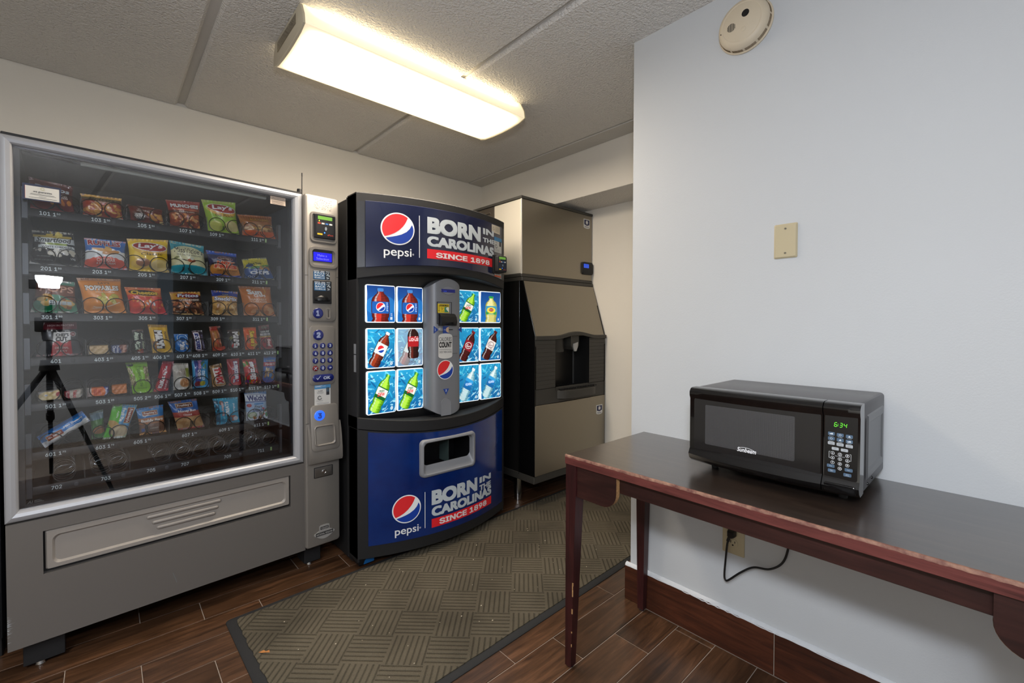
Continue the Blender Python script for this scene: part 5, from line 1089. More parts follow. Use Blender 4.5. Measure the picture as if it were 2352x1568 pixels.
b = B('#4d4c4b'); b.text('AI', 0.052, 0.066, 0.596, 0.606, 0.0178, 0.0, 0.3)
for i in range(3): b.quadgrid(0.069, 0.092-i*0.004, 0.597+0.0035*i, 0.5985+0.0035*i, 0.0178, 2)
front(b).obj('glass_mark', PRINT, vm, 0, fix=False)

# --- keypad column
KC = M['column_grey']
b = B(); lo = lambda y, i: [(x, y, z) for x, z in rrect(0.975+i, 1.1445-i, 0.116+i, 1.858-i, 0.014, 5)]
b.loft([lo(0.78, 0), lo(-0.012, 0), lo(-0.017, 0.002), lo(-0.020, 0.006)], True, True); col = b.obj('column_body', KC, vm, 40)
YC = -0.020
def kplate(name, x0, x1, z0, z1, r, h, m, parent=col, bev=0.003, yb=None, n=6):
    yb = YC if yb is None else yb
    b = B(); b.plate([(x0, x1, z0, z1, r, yb+0.001), (x0, x1, z0, z1, r, yb-h+bev*0.5), (x0+bev, x1-bev, z0+bev, z1-bev, r, yb-h)], n); return b.obj(name, m, parent, 40)
def kring(name, x0, x1, z0, z1, r, w_, h, m, parent=col, depth=0.004):
    b = B(); b.plate([(x0, x1, z0, z1, r, YC+0.001), (x0+0.002, x1-0.002, z0+0.002, z1-0.002, r, YC-h), (x0+w_, x1-w_, z0+w_, z1-w_, r*0.7, YC-h), (x0+w_+0.003, x1-w_-0.003, z0+w_+0.003, z1-w_-0.003, r*0.6, YC-0.0006)], 6, False, True); return b.obj(name, m, parent, 40)
rb = kring('reader_bezel', 1.000, 1.133, 1.627, 1.776, 0.02, 0.010, 0.005, KC)
b = B(); b.loft([[(x, y, z) for x, z in rrect(1.018+i, 1.123-i, 1.648+i, 1.765-i, 0.004, 3)] for y, i in ((YC+0.003, 0), (YC-0.009, 0), (YC-0.011, 0.002))], False, True); rdr = b.obj('card_reader', mat('reader_black', '#15161a', 0.35), col)
reader_face(rdr, 1.0225, 1.650, 0.096, 0.112, YC-0.0113, '#17181c')
b = B('#6f6a64'); rg = random.Random(9)
for i in range(170): x, z = rg.uniform(1.02, 1.108), rg.uniform(1.79, 1.842); s = rg.uniform(0.0008, 0.002); b.poly([(x-s, z), (x, z-s*0.7), (x+s, z), (x, z+s*0.7)], YC-0.0003)
front(b).obj('worn_patch', PRINT, col, 0, fix=False)
dbz = kring('display_bezel', 0.994, 1.137, 1.500, 1.606, 0.025, 0.014, 0.008, KC, depth=0.006)
b = B(); b.plate([(1.013, 1.110, 1.532, 1.589, 0.004, YC+0.001), (1.013, 1.110, 1.532, 1.589, 0.004, YC-0.0025)], 3); b.obj('display_glass', M['blk_gloss'], dbz)
b = B(); b.plate([(1.016, 1.107, 1.535, 1.578, 0.002, YC-0.001), (1.016, 1.107, 1.535, 1.578, 0.002, YC-0.0032)], 3); scn = b.obj('display_screen', M['lcd_blue'], dbz)
b = B('#8a8cff'); b.text('Make a', 1.036, 1.082, 1.558, 1.569, YC-0.0035, 0.0); b.text('Selection', 1.030, 1.092, 1.542, 1.553, YC-0.0035, 0.0); front(b).obj('display_lettering', PRINT, scn, 0, fix=False)
pp = kplate('pay_panel', 0.992, 1.127, 1.237, 1.522, 0.024, 0.004, KC)
YP = YC-0.004
def pays(parent, x0, x1, z0, z1, y):
    b = B('#1d2733'); b.poly(rrect(x0, x1, z0, z1, 0.001, 2), y); b.col('#2a5d88'); b.quadgrid(x0+0.001, x0+(x1-x0)*0.7, z0+0.001, z1-0.007, y-0.0003, 2); b.col('#c9d2d8'); k = x0+(x1-x0)*0.68
    b.text('PAYS', x0+0.006, k, z0+0.027*(z1-z0)/0.043, z0+0.036*(z1-z0)/0.043, y-0.0006, 0.03); b.text('BACK', x0+0.006, k, z0+0.015*(z1-z0)/0.043, z0+0.0245*(z1-z0)/0.043, y-0.0006, 0.03); b.text('$1BILLS', x0+0.006, k, z0+0.004*(z1-z0)/0.043, z0+0.0125*(z1-z0)/0.043, y-0.0006, 0.03)
    b.quadgrid(x0+0.002, x0+0.03, z1-0.005, z1-0.002, y-0.0004, 1); b.quadgrid(x0+0.036, x0+0.055, z1-0.005, z1-0.002, y-0.0004, 1); b.quadgrid(x1-0.02, x1-0.002, z1-0.005, z1-0.0025, y-0.0004, 1)
    rg = random.Random(3)
    for i in range(14): x, z = rg.uniform(x1-0.02, x1-0.004), rg.uniform(z0+0.003, z1-0.01); b.poly([(x, z), (x+0.004, z+0.001), (x+0.003, z+0.005), (x-0.001, z+0.003)], y-0.0005)
    front(b).obj('pays_back_sticker', PRINT, parent, 0, fix=False)
pays(pp, 1.0135, 1.0955, 1.444, 1.488, YP-0.0005)
ba = kplate('bill_acceptor', 1.011, 1.103, 1.325, 1.438, 0.003, 0.004, M['blk_matte'], pp, 0.0015, YP, 3)
pays(ba, 1.0155, 1.0975, 1.388, 1.434, YP-0.0046)
b = B(); xs = np.linspace(1.02, 1.094, 17); b.loft([[(x, YP-0.003, 1.337), (x, YP-0.006-0.006*max(0, 1-((x-1.057)/0.026)**2), 1.340), (x, YP-0.006-0.007*max(0, 1-((x-1.057)/0.026)**2), 1.351+0.006*max(0, 1-((x-1.057)/0.026)**2)), (x, YP-0.003, 1.358+0.008*max(0, 1-((x-1.057)/0.026)**2))] for x in xs], True, True); b.obj('bill_lip', M['blk'], ba, 50)
B().box(1.019, 1.096, YP-0.0046, YP-0.003, 1.3475, 1.350).obj('bill_slot', M['hole'], ba, 0)
def rbtn(name, x, z, r, m, parent, txt, yb, tcol='#8e98b8'):
    b = B(); b.lathe((x, yb+0.001, z), (0, -1, 0), [(0, r), (0.003, r), (0.005, r*0.93), (0.0055, r*0.86), (0.0056, 0)], 28); k = b.obj(name, m, parent, 40)
    if txt == 'X':
        b = B(tcol); s = r*0.5; t_ = r*0.14
        for sg_ in (1, -1): b.poly([(x-s-t_*0, z-s*sg_-t_), (x-s+t_*2, z-s*sg_-t_*0) if False else (x-s+t_, z-s*sg_), (x+s+t_, z+s*sg_), (x+s, z+s*sg_+t_*0) if False else (x+s-t_, z+s*sg_), (x-s-t_, z-s*sg_)], yb-0.0050-0.0001*sg_)
    elif txt == '<':
        b = B(tcol); b.poly([(x-r*0.45, z), (x, z+r*0.45), (x, z+r*0.18), (x+r*0.45, z+r*0.18), (x+r*0.45, z-r*0.18), (x, z-r*0.18), (x, z-r*0.45)], yb-0.0050)
    else: b = B(tcol); b.text(txt, x-r*0.38, x+r*0.38 if txt != '1' else x+r*0.22, z-r*0.55, z+r*0.55, yb-0.0050, 0.07)
    front(b).obj('button_lettering', PRINT, k, 0, fix=False); return k
rbtn('round_button', 1.0355, 1.277, 0.0255, M['bluebtn'], pp, '1', YP)
b = B(); b.plate([(1.074, 1.1, 1.248, 1.304, 0.010, YP+0.001), (1.0755, 1.0985, 1.2495, 1.3025, 0.009, YP-0.003), (1.0785, 1.0955, 1.2525, 1.2995, 0.007, YP-0.003), (1.0795, 1.0945, 1.2535, 1.2985, 0.006, YP-0.0005)], 5); cs_ = b.obj('coin_slot_plate', KC, pp)
B().box(1.0855, 1.0885, YP-0.0012, YP+0.002, 1.2585, 1.2935).obj('coin_slot', M['hole'], cs_, 0)
kp = kplate('keypad_panel', 0.994, 1.1205, 0.921, 1.215, 0.020, 0.004, KC)
rbtn('round_button', 1.0365, 1.1695, 0.0255, M['bluebtn'], kp, '2', YP)
for i, t_ in enumerate(('1', '2', '3', '4', '5', '6', '7', '8', '9', 'X', '0', '<')):
    rbtn('key', (1.0215, 1.0575, 1.094)[i % 3], 1.116-0.037*(i//3), 0.0138, M['redbtn'] if t_ == 'X' else M['bluebtn'], kp, t_, YP, '#a9b0c4')
b = B(); b.plate([(1.0075, 1.1125, 0.937, 0.9735, 0.0182, YP+0.001), (1.0075, 1.1125, 0.937, 0.9735, 0.0182, YP-0.003), (1.0105, 1.1095, 0.94, 0.9705, 0.0152, YP-0.0048)], 7); ok = b.obj('ok_key', M['bluebtn'], kp)
b = B('#a9b0c4'); b.text('OK', 1.059, 1.094, 0.948, 0.963, YP-0.0051, 0.06); b.poly([(1.024, 0.956), (1.031, 0.947), (1.047, 0.967), (1.0445, 0.9675), (1.031, 0.953), (1.027, 0.958)], YP-0.0051); front(b).obj('key_lettering', PRINT, ok, 0, fix=False)
rc = [(1.018, 1.098, 0.812, 0.925, '#c4c3bf'), (1.018, 1.098, 0.901, 0.925, '#4a86b4'), (1.076, 1.092, 0.868, 0.905, '#2b2d33'), (1.0775, 1.0905, 0.884, 0.902, '#4a5a66')]; swirl(rc, 1.042, 0.857, 0.0085, '#4b4b4e')
sticker('connect_flyer', col, rc, [('CONNECT', 1.021, 1.056, 0.910, 0.918, '#dfe8ee'), ('& PAY', 1.058, 1.074, 0.911, 0.916, '#c5d8e6'), ('Text NOW', 1.034, 1.058, 0.8885, 0.8935, '#26262a')], lambda x, y, z: (x, YC-0.0006+y, z), [(1.030, 1.064, 0.884, '#6b6b6e'), (1.030, 1.062, 0.8795, '#6b6b6e'), (1.024, 1.06, 0.842, '#77777a'), (1.03, 1.09, 0.830, '#77777a'), (1.03, 1.088, 0.825, '#77777a'), (1.034, 1.084, 0.818, '#6b6b6e')])
# coin return: bulging lip with a cup opening
b = B(); zs = [(0.535, 0.0), (0.538, -0.022), (0.552, -0.028), (0.60, -0.026), (0.65, -0.020), (0.70, -0.010), (0.732, 0.0)]
b.loft([[(x, YC+0.004, z) for x in (0.981, 1.150)]+[(x, YC+dy, z) for x in (1.148, 0.983)] for z, dy in zs], True, True); lip = b.obj('coin_return_lip', KC, col, 40)
b = B(); b.loft([[(x, YC-d_*(1-(z-0.594)/0.228)-0.004-o_, z) for x, z in rrect(0.994+i, 1.134-i, 0.596+i, 0.822-i, 0.022, 6)] for d_, o_, i in ((0.024, -0.004, 0), (0.024, 0.002, 0.001), (0.024, 0.004, 0.004))], False, True); rp = b.obj('return_panel', KC, col, 40)
yl = lambda z: YC-0.024*(1-(z-0.594)/0.228)-0.008
rbtn('round_button', 1.0375, 0.7705, 0.0262, M['bluelit'], rp, '3', yl(0.7705)+0.001, '#2f4fb0')
b = B(); rng_ = lambda i, o_: [(x, yl(z)-o_, z) for x, z in rrect(1.006+i, 1.113-i, 0.622+i, 0.7245-i, 0.014, 6)]
b.loft([rng_(0, -0.002), rng_(0.001, 0.004), rng_(0.005, 0.006), rng_(0.009, 0.003), rng_(0.010, -0.0005)], False, True); cup = b.obj('return_cup', KC, rp, 40)
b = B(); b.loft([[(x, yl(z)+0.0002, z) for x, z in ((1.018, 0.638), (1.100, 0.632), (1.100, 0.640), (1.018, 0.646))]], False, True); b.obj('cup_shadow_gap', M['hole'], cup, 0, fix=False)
lk = kplate('lock_plate', 1.0135, 1.1065, 0.459, 0.512, 0.003, 0.003, M['blk_matte'], col, 0.001, None, 3)
b = B(); b.plate([(1.0165, 1.1035, 0.462, 0.509, 0.002, YC-0.002), (1.0165, 1.1035, 0.462, 0.509, 0.002, YC-0.0035), (1.020, 1.100, 0.465, 0.506, 0.002, YC-0.0045)], 3); lf_ = b.obj('lock_handle', mat('steel_handle', '#7f7b76', 0.3, 0.8), lk)
b = B(); b.lathe((1.061, YC-0.004, 0.4855), (0, -1, 0), [(0, 0.0115), (0.003, 0.0115), (0.004, 0.0095), (0.0025, 0.0075), (0.0025, 0.004), (0.004, 0.0035), (0.004, 0)], 24); b.obj('lock_cylinder', M['chrome'], lk)
b = B('#8f8d8a'); o_ = [(1.012+0.102*k/20, 0.178+0.018*math.sin(math.pi*k/20)) for k in range(21)]+[(1.114-0.102*k/20, 0.172-0.024*math.sin(math.pi*k/20)) for k in range(21)]
b.poly(o_, YC-0.004, YC+0.001); b.poly([(1.038, 0.190), (1.088, 0.190), (1.088, 0.213), (1.078, 0.217), (1.048, 0.217), (1.038, 0.213)], YC-0.003, YC+0.001)
b.col('#232325'); b.quadgrid(1.020, 1.106, 0.166, 0.1835, YC-0.0045, 4); b.quadgrid(1.043, 1.083, 0.195, 0.209, YC-0.0036, 2); b.col('#a9a7a3'); b.text('NATIONAL VENDORS', 1.0235, 1.1025, 0.170, 0.179, YC-0.0049, 0.02); b.text('CRANE', 1.047, 1.079, 0.198, 0.206, YC-0.004, 0.02)
front(b).obj('maker_badge', PRINT, col, 40, fix=False)
for z in (1.4615, 0.735): b = B(); b.box(0.976, 0.9905, YC-0.0005, YC+0.002, z-0.0008, z+0.0008).box(1.13, 1.1435, YC-0.0005, YC+0.002, z-0.0008, z+0.0008); b.obj('column_seam', M['blk'], col, 0)
# antenna on top of the column
b = B(); b.cyl((0.978, 0.05, 1.8635), (0.978, 0.05, 1.889), 0.0125, 0.0105, 18); an = b.obj('antenna_base', M['blk'], vm)
b = B(); b.tube([(0.990, 0.05, 1.86), (0.9905, 0.05, 1.93), (0.991, 0.05, 1.962), (0.991, 0.05, 1.972)], 0.0024, 8); b.cyl((0.991, 0.05, 1.955), (0.991, 0.05, 1.972), 0.003, n=8); b.obj('antenna_rod', M['blk'], an)

# ================================================================== dark cabinet to the left of the snack machine (only its edge is in view)
dc = thing('dark_cabinet', 'black cabinet edge standing left of the snack vending machine', 'cabinet', (-0.42, 2.42, 0))
B().box(-0.35, 0.135, 0.0, 0.3, 0.08, 1.78, 0.006).obj('cabinet_body', M['blk_matte'], dc)
B().box(-0.34, 0.125, -0.02, 0.002, 0.1, 1.76, 0.006).obj('cabinet_door', M['blk'], dc)
for x in (-0.3, 0.07):
    for y in (0.04, 0.22): B().box(x, x+0.06, y, y+0.06, 0.0, 0.085, 0.003, 1).obj('leg', M['blk'], dc)

# ================================================================== packaged snacks, each a thing of its own standing on a tray
ca, sa = math.cos(VA), math.sin(VA)
def sm(x, a, b_): t_ = np.clip((x-a)/(b_-a), 0, 1); return t_*t_*(3-2*t_)
def snack(code, name, quad, kind, thick, base, fn, label, cat, group, zt, nu=34, nv=34, y0=0.148, rep=0):
    TL, TRc, BR, BL = [np.array(q, float) for q in quad]
    lowest = min(q[1] for q in (TL, TRc, BR, BL))
    if lowest < zt+0.001:
        d_ = zt+0.001-lowest
        for q in (TL, TRc, BR, BL): q[1] = max(q[1], zt+0.001)
    elif lowest-zt < 0.02:
        for q in (TL, TRc, BR, BL): q[1] -= lowest-zt-0.001
    o = ((BL[0]+BR[0])/2, y0, zt)
    p = Paint(nu, nv, base); fn(p)
    rg = np.random.RandomState(abs(code) % 1000); ph = rg.uniform(0, 6.28, 8)
    Wd = np.linalg.norm(BR-BL); Ht = np.linalg.norm(TL-BL)
    def surf(u, v, side=-1):
        u = np.asarray(u, float); v = np.asarray(v, float)
        pinch = {'bag': 0.035, 'bar': 0.02, 'hbar': 0.0, 'block': 0.0}[kind]
        uu = u+(0.5-u)*2*pinch*np.sin(np.pi*v)**0.8
        S = (TL[0]*(1-uu)+TRc[0]*uu)*v+(BL[0]*(1-uu)+BR[0]*uu)*(1-v); Z = (TL[1]*(1-u)+TRc[1]*u)*v+(BL[1]*(1-u)+BR[1]*u)*(1-v)
        if kind in ('bag', 'bar'):
            prof = (1-np.abs(2*u-1)**2.6)**0.62*sm(v, 0.045, 0.32)**0.8*sm(1-v, 0.06, 0.34)**0.8
            seal = (v < 0.05) | (v > 0.94)
            wr = 0.0016*(np.sin(17*u+ph[0]+3*v)*np.sin(9*v+ph[1])+0.6*np.sin(31*u+ph[2]-6*v)*np.exp(-((v-0.12)/0.12)**2)+0.6*np.sin(27*u+ph[3]+5*v)*np.exp(-((v-0.86)/0.12)**2))
            crimp = np.where(seal, 0.0009*np.sin(u*60+ph[4])+0.002*np.sin(u*7+ph[5]), 0)
        elif kind == 'hbar':
            prof = (1-np.abs(2*v-1)**2.6)**0.62*sm(u, 0.03, 0.16)**0.8*sm(1-u, 0.03, 0.16)**0.8
            seal = (u < 0.04) | (u > 0.96); wr = 0.0012*np.sin(21*u+ph[0])*np.sin(8*v+ph[1]); crimp = np.where(seal, 0.001*np.sin(v*30), 0)
        else:
            prof = np.minimum(1, np.minimum(np.minimum(u, 1-u)/0.06, np.minimum(v, 1-v)/0.10))**0.5; wr = 0.0009*np.sin(19*u+ph[0])*np.sin(11*v+ph[1]); crimp = 0*u
        Y = y0+side*(thick*prof+ (wr*(0.35+prof) if side < 0 else 0))+crimp
        return S-o[0], Y-o[1], Z-o[2]
    P = np.stack(surf(p.u, p.v), -1)
    ub, vb = np.meshgrid(np.linspace(0, 1, 12), np.linspace(0, 1, 12)); pb = Paint(12, 12, base)
    Pb = np.stack(surf(ub, vb, 0.35), -1)
    me = grid_mesh(name, P, p.c, FOIL, (Pb, np.broadcast_to(p.c.mean((0, 1))*0.8, Pb.shape).copy()))
    w_ = Vector((VO[0]+ca*o[0]-sa*o[1], VO[1]+sa*o[0]+ca*o[1], o[2]))
    ob = link(name, me, None, w_, VA); tag(ob, label, cat, group)
    def f(u, y, v):
        uc, vc = min(max(u, 0.0), 1.0), min(max(v, 0.0), 1.0); a = surf(uc, vc); return (float(a[0])+(u-uc)*Wd, float(a[1])-0.0011+y*0.6, float(a[2])+(v-vc)*Ht)
    add_texts(p, ob, f, 'lettering')
    return ob
CH = ['#d9a052', '#c98a3a', '#e3b468']; DK = ['#7a4420', '#9a5a2a', '#b8763c']
def d101(p): p.grad('#7d1418', '#4a0d12'); p.ell(0.5, 0.62, 0.5, 0.13, '#3a0a10', -8); p.blobs(5, 0.4, 0.3, 0.9, 0.4, ['#d98a3a', '#c9722a'], 0.06, 0.1, 3); p.t('Doritos', 0.10, 0.66, 0.92, 0.82, '#c9d6dc', 0.05, 0.1); p.t('NACHO', 0.60, 0.52, 0.86, 0.57, '#e6d8d0'); p.t('CHEESE', 0.60, 0.46, 0.88, 0.51, '#e6d8d0'); p.below(lambda u: 0.08+0*u, '#a8484a')
def d103(p): p.c[:] = lin('#a8402c'); p.blobs(30, 0.05, 0.1, 0.95, 0.62, CH, 0.06, 0.13, 5, 0.5, '#8c3a22'); p.above(lambda u: 0.66+0.03*np.sin(u*6), '#7a2a20'); p.above(lambda u: 0.74+0.03*np.sin(u*5+1), '#5a4626'); p.above(lambda u: 0.88+0*u, '#d8a84a'); p.below(lambda u: 0.08+0.02*np.sin(9*u), '#d8c0b0'); p.t('Fritos', 0.16, 0.75, 0.84, 0.90, '#2a2018', 0.05, 0.25, 0, '#8c7a4a'); p.t('ORIGINAL', 0.30, 0.65, 0.74, 0.71, '#e8d8c4')
def d105(p): p.grad('#7a3026', '#6a241c'); p.blobs(10, 0.55, 0.25, 0.98, 0.6, CH, 0.07, 0.13, 6); p.ell(0.27, 0.40, 0.22, 0.30, '#5a2a1c'); p.ell(0.27, 0.38, 0.17, 0.20, '#1f1714'); p.t('CELEBRITY', 0.13, 0.44, 0.41, 0.52, '#e8e4de', 0.03); p.t('CRUNCH', 0.12, 0.32, 0.42, 0.43, '#e8e4de', 0.05); p.t('CLASSIC', 0.15, 0.23, 0.39, 0.30, '#e8e4de', 0.03); p.t('Snack', 0.2, 0.66, 0.72, 0.82, '#cfc4ba', 0.02, 0.4); p.rect(0.86, 0.04, 0.97, 0.2, '#d8c07a')
def d107(p): p.c[:] = lin('#8e3a1e'); p.blobs(34, 0.05, 0.05, 0.95, 0.55, ['#d98a44', '#b85a2c', '#e8b070', '#7a3218', '#d8a070'], 0.05, 0.12, 8, 0.4); p.above(lambda u: 0.54+0.02*np.sin(9*u), '#5a2018'); p.above(lambda u: 0.62+0*u, '#a52c24'); p.rect(0.1, 0.645, 0.9, 0.66, '#d8a85a'); p.above(lambda u: 0.93+0*u, '#8a2420'); p.t('MUNCHIES', 0.08, 0.72, 0.95, 0.87, '#f0f0f0', 0.07, 0.05, 0, '#5a1a18'); p.t('flamin', 0.3, 0.56, 0.8, 0.60, '#e8d8c0')
def lays(p, base, light, flav, chip):
    p.c[:] = lin(base); p.ell(0.5, 0.72, 0.47, 0.19, light, -6); p.ell(0.52, 0.68, 0.43, 0.18, '#e2b23c', -6); p.ell(0.53, 0.75, 0.44, 0.145, '#e9ecec', -6); p.ell(0.53, 0.75, 0.42, 0.128, '#a8261e', -6)
    p.t("Lay's", 0.22, 0.67, 0.86, 0.86, '#f4f6f6', 0.05, 0.15); p.t(flav, 0.28, 0.49, 0.84, 0.57, '#2a2a12', 0.0); chip(p)
def d109(p): lays(p, '#9cc23a', '#c6dc6a', 'Dill Pickle', lambda q: (q.ell(0.24, 0.2, 0.2, 0.16, '#c8cc62'), q.ell(0.76, 0.22, 0.24, 0.17, '#d8cc8a'), q.below(lambda u: 0.08+0*u, '#a8cc3c')))
def d205(p): lays(p, '#eec61c', '#f6de5a', 'Classic', lambda q: (q.ell(0.3, 0.24, 0.26, 0.16, '#e3bc4c'), q.ell(0.33, 0.27, 0.18, 0.12, '#9a6034'), q.ell(0.78, 0.2, 0.26, 0.17, '#e8cf86')))
def d111(p): p.c[:] = lin('#a8662c'); p.blobs(26, 0.1, 0.25, 0.95, 0.62, ['#c89a62', '#a8743c', '#8c5a2c', '#d8b482'], 0.05, 0.11, 11); p.stripes(0, 0.84, 1, 1, '#8a4a1e', 14); p.below(lambda u: 0.27+0.02*np.sin(7*u), '#e8641c'); p.t('RUDOLPHS', 0.3, 0.72, 0.86, 0.84, '#d8a03a', 0.04, 0, 0, '#5a2c12'); p.t('PORK RINDS', 0.3, 0.36, 0.9, 0.43, '#e8c860', 0.02); p.t('NET WT', 0.3, 0.10, 0.7, 0.14, '#7a2c10')
def d201(p):
    p.c[:] = lin('#17181a'); p.rect(0.02, 0.80, 0.95, 0.87, '#b9a24a'); p.blobs(9, 0.38, 0.78, 0.66, 0.98, ['#c8b04c', '#a8943c', '#d8c86a'], 0.05, 0.1, 4, 0.5); p.put((np.abs(p.v-(0.73-0.02*p.u)) < 0.075) & (p.u > 0.05), '#d8e0e0'); p.rect(0.3, 0.585, 0.8, 0.65, '#8ca03a'); p.put((np.abs(p.v-0.535+0.12*(p.u-0.5)**2) < 0.055) & (p.u > 0.14) & (p.u < 0.97), '#d8e0e0')
    p.blobs(14, 0.40, 0.28, 0.92, 0.46, ['#e4e2d8', '#cfcab8', '#efe6c4'], 0.04, 0.08, 5, 0.8); p.blobs(4, 0.05, 0.4, 0.2, 0.46, ['#dcdad0'], 0.03, 0.05, 6); p.t('Smartfood', 0.09, 0.66, 0.93, 0.81, '#22262a', 0.02, 0.3); p.t('WHITE CHEDDAR', 0.21, 0.505, 0.92, 0.56, '#2a2e30', 0.02); p.t('NO ARTIFICIAL', 0.12, 0.235, 0.4, 0.26, '#9a9da0'); p.t('NET WT. 1 OZ (28.3 g)', 0.08, 0.13, 0.44, 0.165, '#8a8d90'); p.rect(0.03, 0.02, 0.95, 0.035, '#aeb2b6'); p.t('10g', 0.82, 0.18, 0.92, 0.25, '#c8ccd0', 0.02)
def d203(p): p.c[:] = lin('#2f6cb8'); p.below(lambda u: 0.68-0.5*(u-0.5)**2+0.015*np.sin(40*u), '#e8ecee'); p.ell(0.42, 0.62, 0.27, 0.055, '#d9a052', -8); p.ell(0.62, 0.55, 0.22, 0.07, '#c98a3c', 10); p.ell(0.56, 0.68, 0.1, 0.06, '#e0b060', -30); p.below(lambda u: 0.40-0.6*(u-0.5)**2+0.012*np.sin(44*u), '#dc5238'); p.t('RUFFLES', 0.07, 0.77, 0.86, 0.95, '#a8202a', 0.06, 0, 0, '#f0f0f0'); p.t('CHEDDAR', 0.27, 0.23, 0.72, 0.34, '#f0e6e0', 0.02); p.t('& SOUR CREAM', 0.27, 0.15, 0.72, 0.21, '#f0e6e0', 0.02)
def d207(p): p.c[:] = lin('#1b8f9e'); p.put((p.v > 0.30-0.4*(p.u-0.5)**2) & (p.v < 0.90-0.9*np.abs(p.u-0.5)**2.2), '#dedcae'); p.below(lambda u: 0.30-0.25*(u-0.5)**2, '#1e9fb0'); p.ell(0.56, 0.44, 0.12, 0.06, '#b85a2c'); p.ell(0.58, 0.50, 0.06, 0.05, '#cfd6c0'); p.ell(0.36, 0.44, 0.10, 0.02, '#4a3a2a', -12); p.ell(0.14, 0.50, 0.09, 0.03, '#8a9060', 30); p.t('MissVickie’s', 0.08, 0.66, 0.93, 0.83, '#2a2420', 0.01, 0.2); p.t('SEA SALT & VINEGAR', 0.14, 0.575, 0.86, 0.63, '#4a4a3c', 0.0)
def d209(p): p.c[:] = lin('#d58a34'); p.above(lambda u: 0.44+0.06*np.sin(u*3), '#2a2c56'); p.above(lambda u: 0.86+0*u, '#1f55b8'); p.ell(0.55, 0.72, 0.27, 0.09, '#c89a9a'); p.ell(0.55, 0.72, 0.25, 0.075, '#4a1e24'); p.below(lambda u: 0.09+0.03*np.sin(7*u), '#2a52b8'); p.t("CHESTER'S", 0.36, 0.69, 0.74, 0.75, '#e0c8b0', 0.02); p.t('HOT', 0.22, 0.48, 0.86, 0.61, '#d8481e', 0.09, 0.15, 0, '#f0e2c0'); p.t('FRIES', 0.12, 0.33, 0.92, 0.47, '#d8481e', 0.09, 0.1, 0, '#f0e2c0'); p.t('CORN & POTATO SNACKS', 0.2, 0.22, 0.9, 0.27, '#7a3a12')
def d211(p): p.c[:] = lin('#24569a'); p.above(lambda u: 0.52+0.1*u, '#cfc22c'); p.put((np.abs(p.v-0.52-0.1*p.u) < 0.05) & (p.u > 0.15), '#4a8a3c'); p.ell(0.2, 0.66, 0.14, 0.09, '#2a5a98', 20); p.blobs(9, 0.55, 0.44, 0.95, 0.58, ['#c8964a', '#a8743a'], 0.05, 0.09, 5); p.noise(0.12, 4); p.t('Good Thins', 0.16, 0.68, 0.66, 0.80, '#1e2a1c', 0.05); p.t('TOASTED', 0.3, 0.40, 0.74, 0.46, '#e8eef4', 0.02); p.t('CHIPS', 0.16, 0.22, 0.86, 0.38, '#eef2f6', 0.08); p.t('000', 0.10, 0.06, 0.45, 0.17, '#b8c8dc', 0.02)
def d301(p): p.c[:] = lin('#4a8f72'); p.above(lambda u: 0.30+0.25*np.sin(u*3.1), '#7a4a34'); p.blobs(16, 0.12, 0.18, 0.9, 0.6, ['#d8a85a', '#c8863c', '#e3c07a', '#a8683a'], 0.07, 0.13, 9, 0.6); p.above(lambda u: 0.86+0*u, '#3f7d68'); p.below(lambda u: 0.24-0.9*np.abs(u-0.5)+0.1, '#1f8a5c'); p.t('POPS', 0.10, 0.62, 0.96, 0.82, '#d9a890', 0.03); p.rect(0.36, 0.24, 0.50, 0.38, '#d8e2e6'); p.rect(0.54, 0.25, 0.64, 0.35, '#c8d6da'); p.rect(0.66, 0.25, 0.76, 0.35, '#c8d6da'); p.rect(0.78, 0.25, 0.88, 0.35, '#c8d6da'); p.t('15', 0.38, 0.255, 0.48, 0.36, '#1a3a3a', 0.04)
def d303(p): p.c[:] = lin('#e8933a'); p.blobs(7, 0.42, 0.30, 0.82, 0.52, ['#d8cf62', '#c8bc4a', '#e0d880'], 0.08, 0.11, 4, 0.6, '#b09a38'); p.above(lambda u: 0.93+0*u, '#b8763a'); p.put((np.abs(p.v-0.27+0.1*np.sin(4*p.u)) < 0.012) & (p.u > 0.22) & (p.u < 0.9), '#f4dcc0'); p.t("LAY'S", 0.45, 0.84, 0.72, 0.89, '#5a4a3c', 0.02); p.t('POPPABLES', 0.12, 0.65, 0.92, 0.79, '#f2f0ec', 0.06, 0, 0, '#8a5a2c'); p.t('White Cheddar', 0.34, 0.58, 0.82, 0.63, '#f8e8d0', 0.0, 0.2); p.t('POTATO SNACKS', 0.2, 0.12, 0.56, 0.16, '#f8e4c8')
def d305(p): p.c[:] = lin('#d8381e'); p.blobs(18, 0.1, 0.2, 0.95, 0.62, ['#f08a24', '#e8701c', '#f4a03c', '#c82a18'], 0.07, 0.14, 12, 0.35, '#a82010'); p.above(lambda u: 0.70+0.04*np.sin(5*u), '#d9742c'); p.above(lambda u: 0.93+0*u, '#c8702c'); p.below(lambda u: 0.22-0.06*np.sin(4*u), '#dc2a24'); p.blobs(3, 0.45, 0.28, 0.7, 0.5, ['#d8dce0'], 0.05, 0.07, 3, 0.5); p.ell(0.48, 0.80, 0.42, 0.11, '#1c1a14', -4); p.t('Cheetos', 0.12, 0.73, 0.88, 0.88, '#e8c02c', 0.06, 0.1); p.t('CRUNCHY', 0.34, 0.655, 0.66, 0.70, '#f0c83c', 0.02)
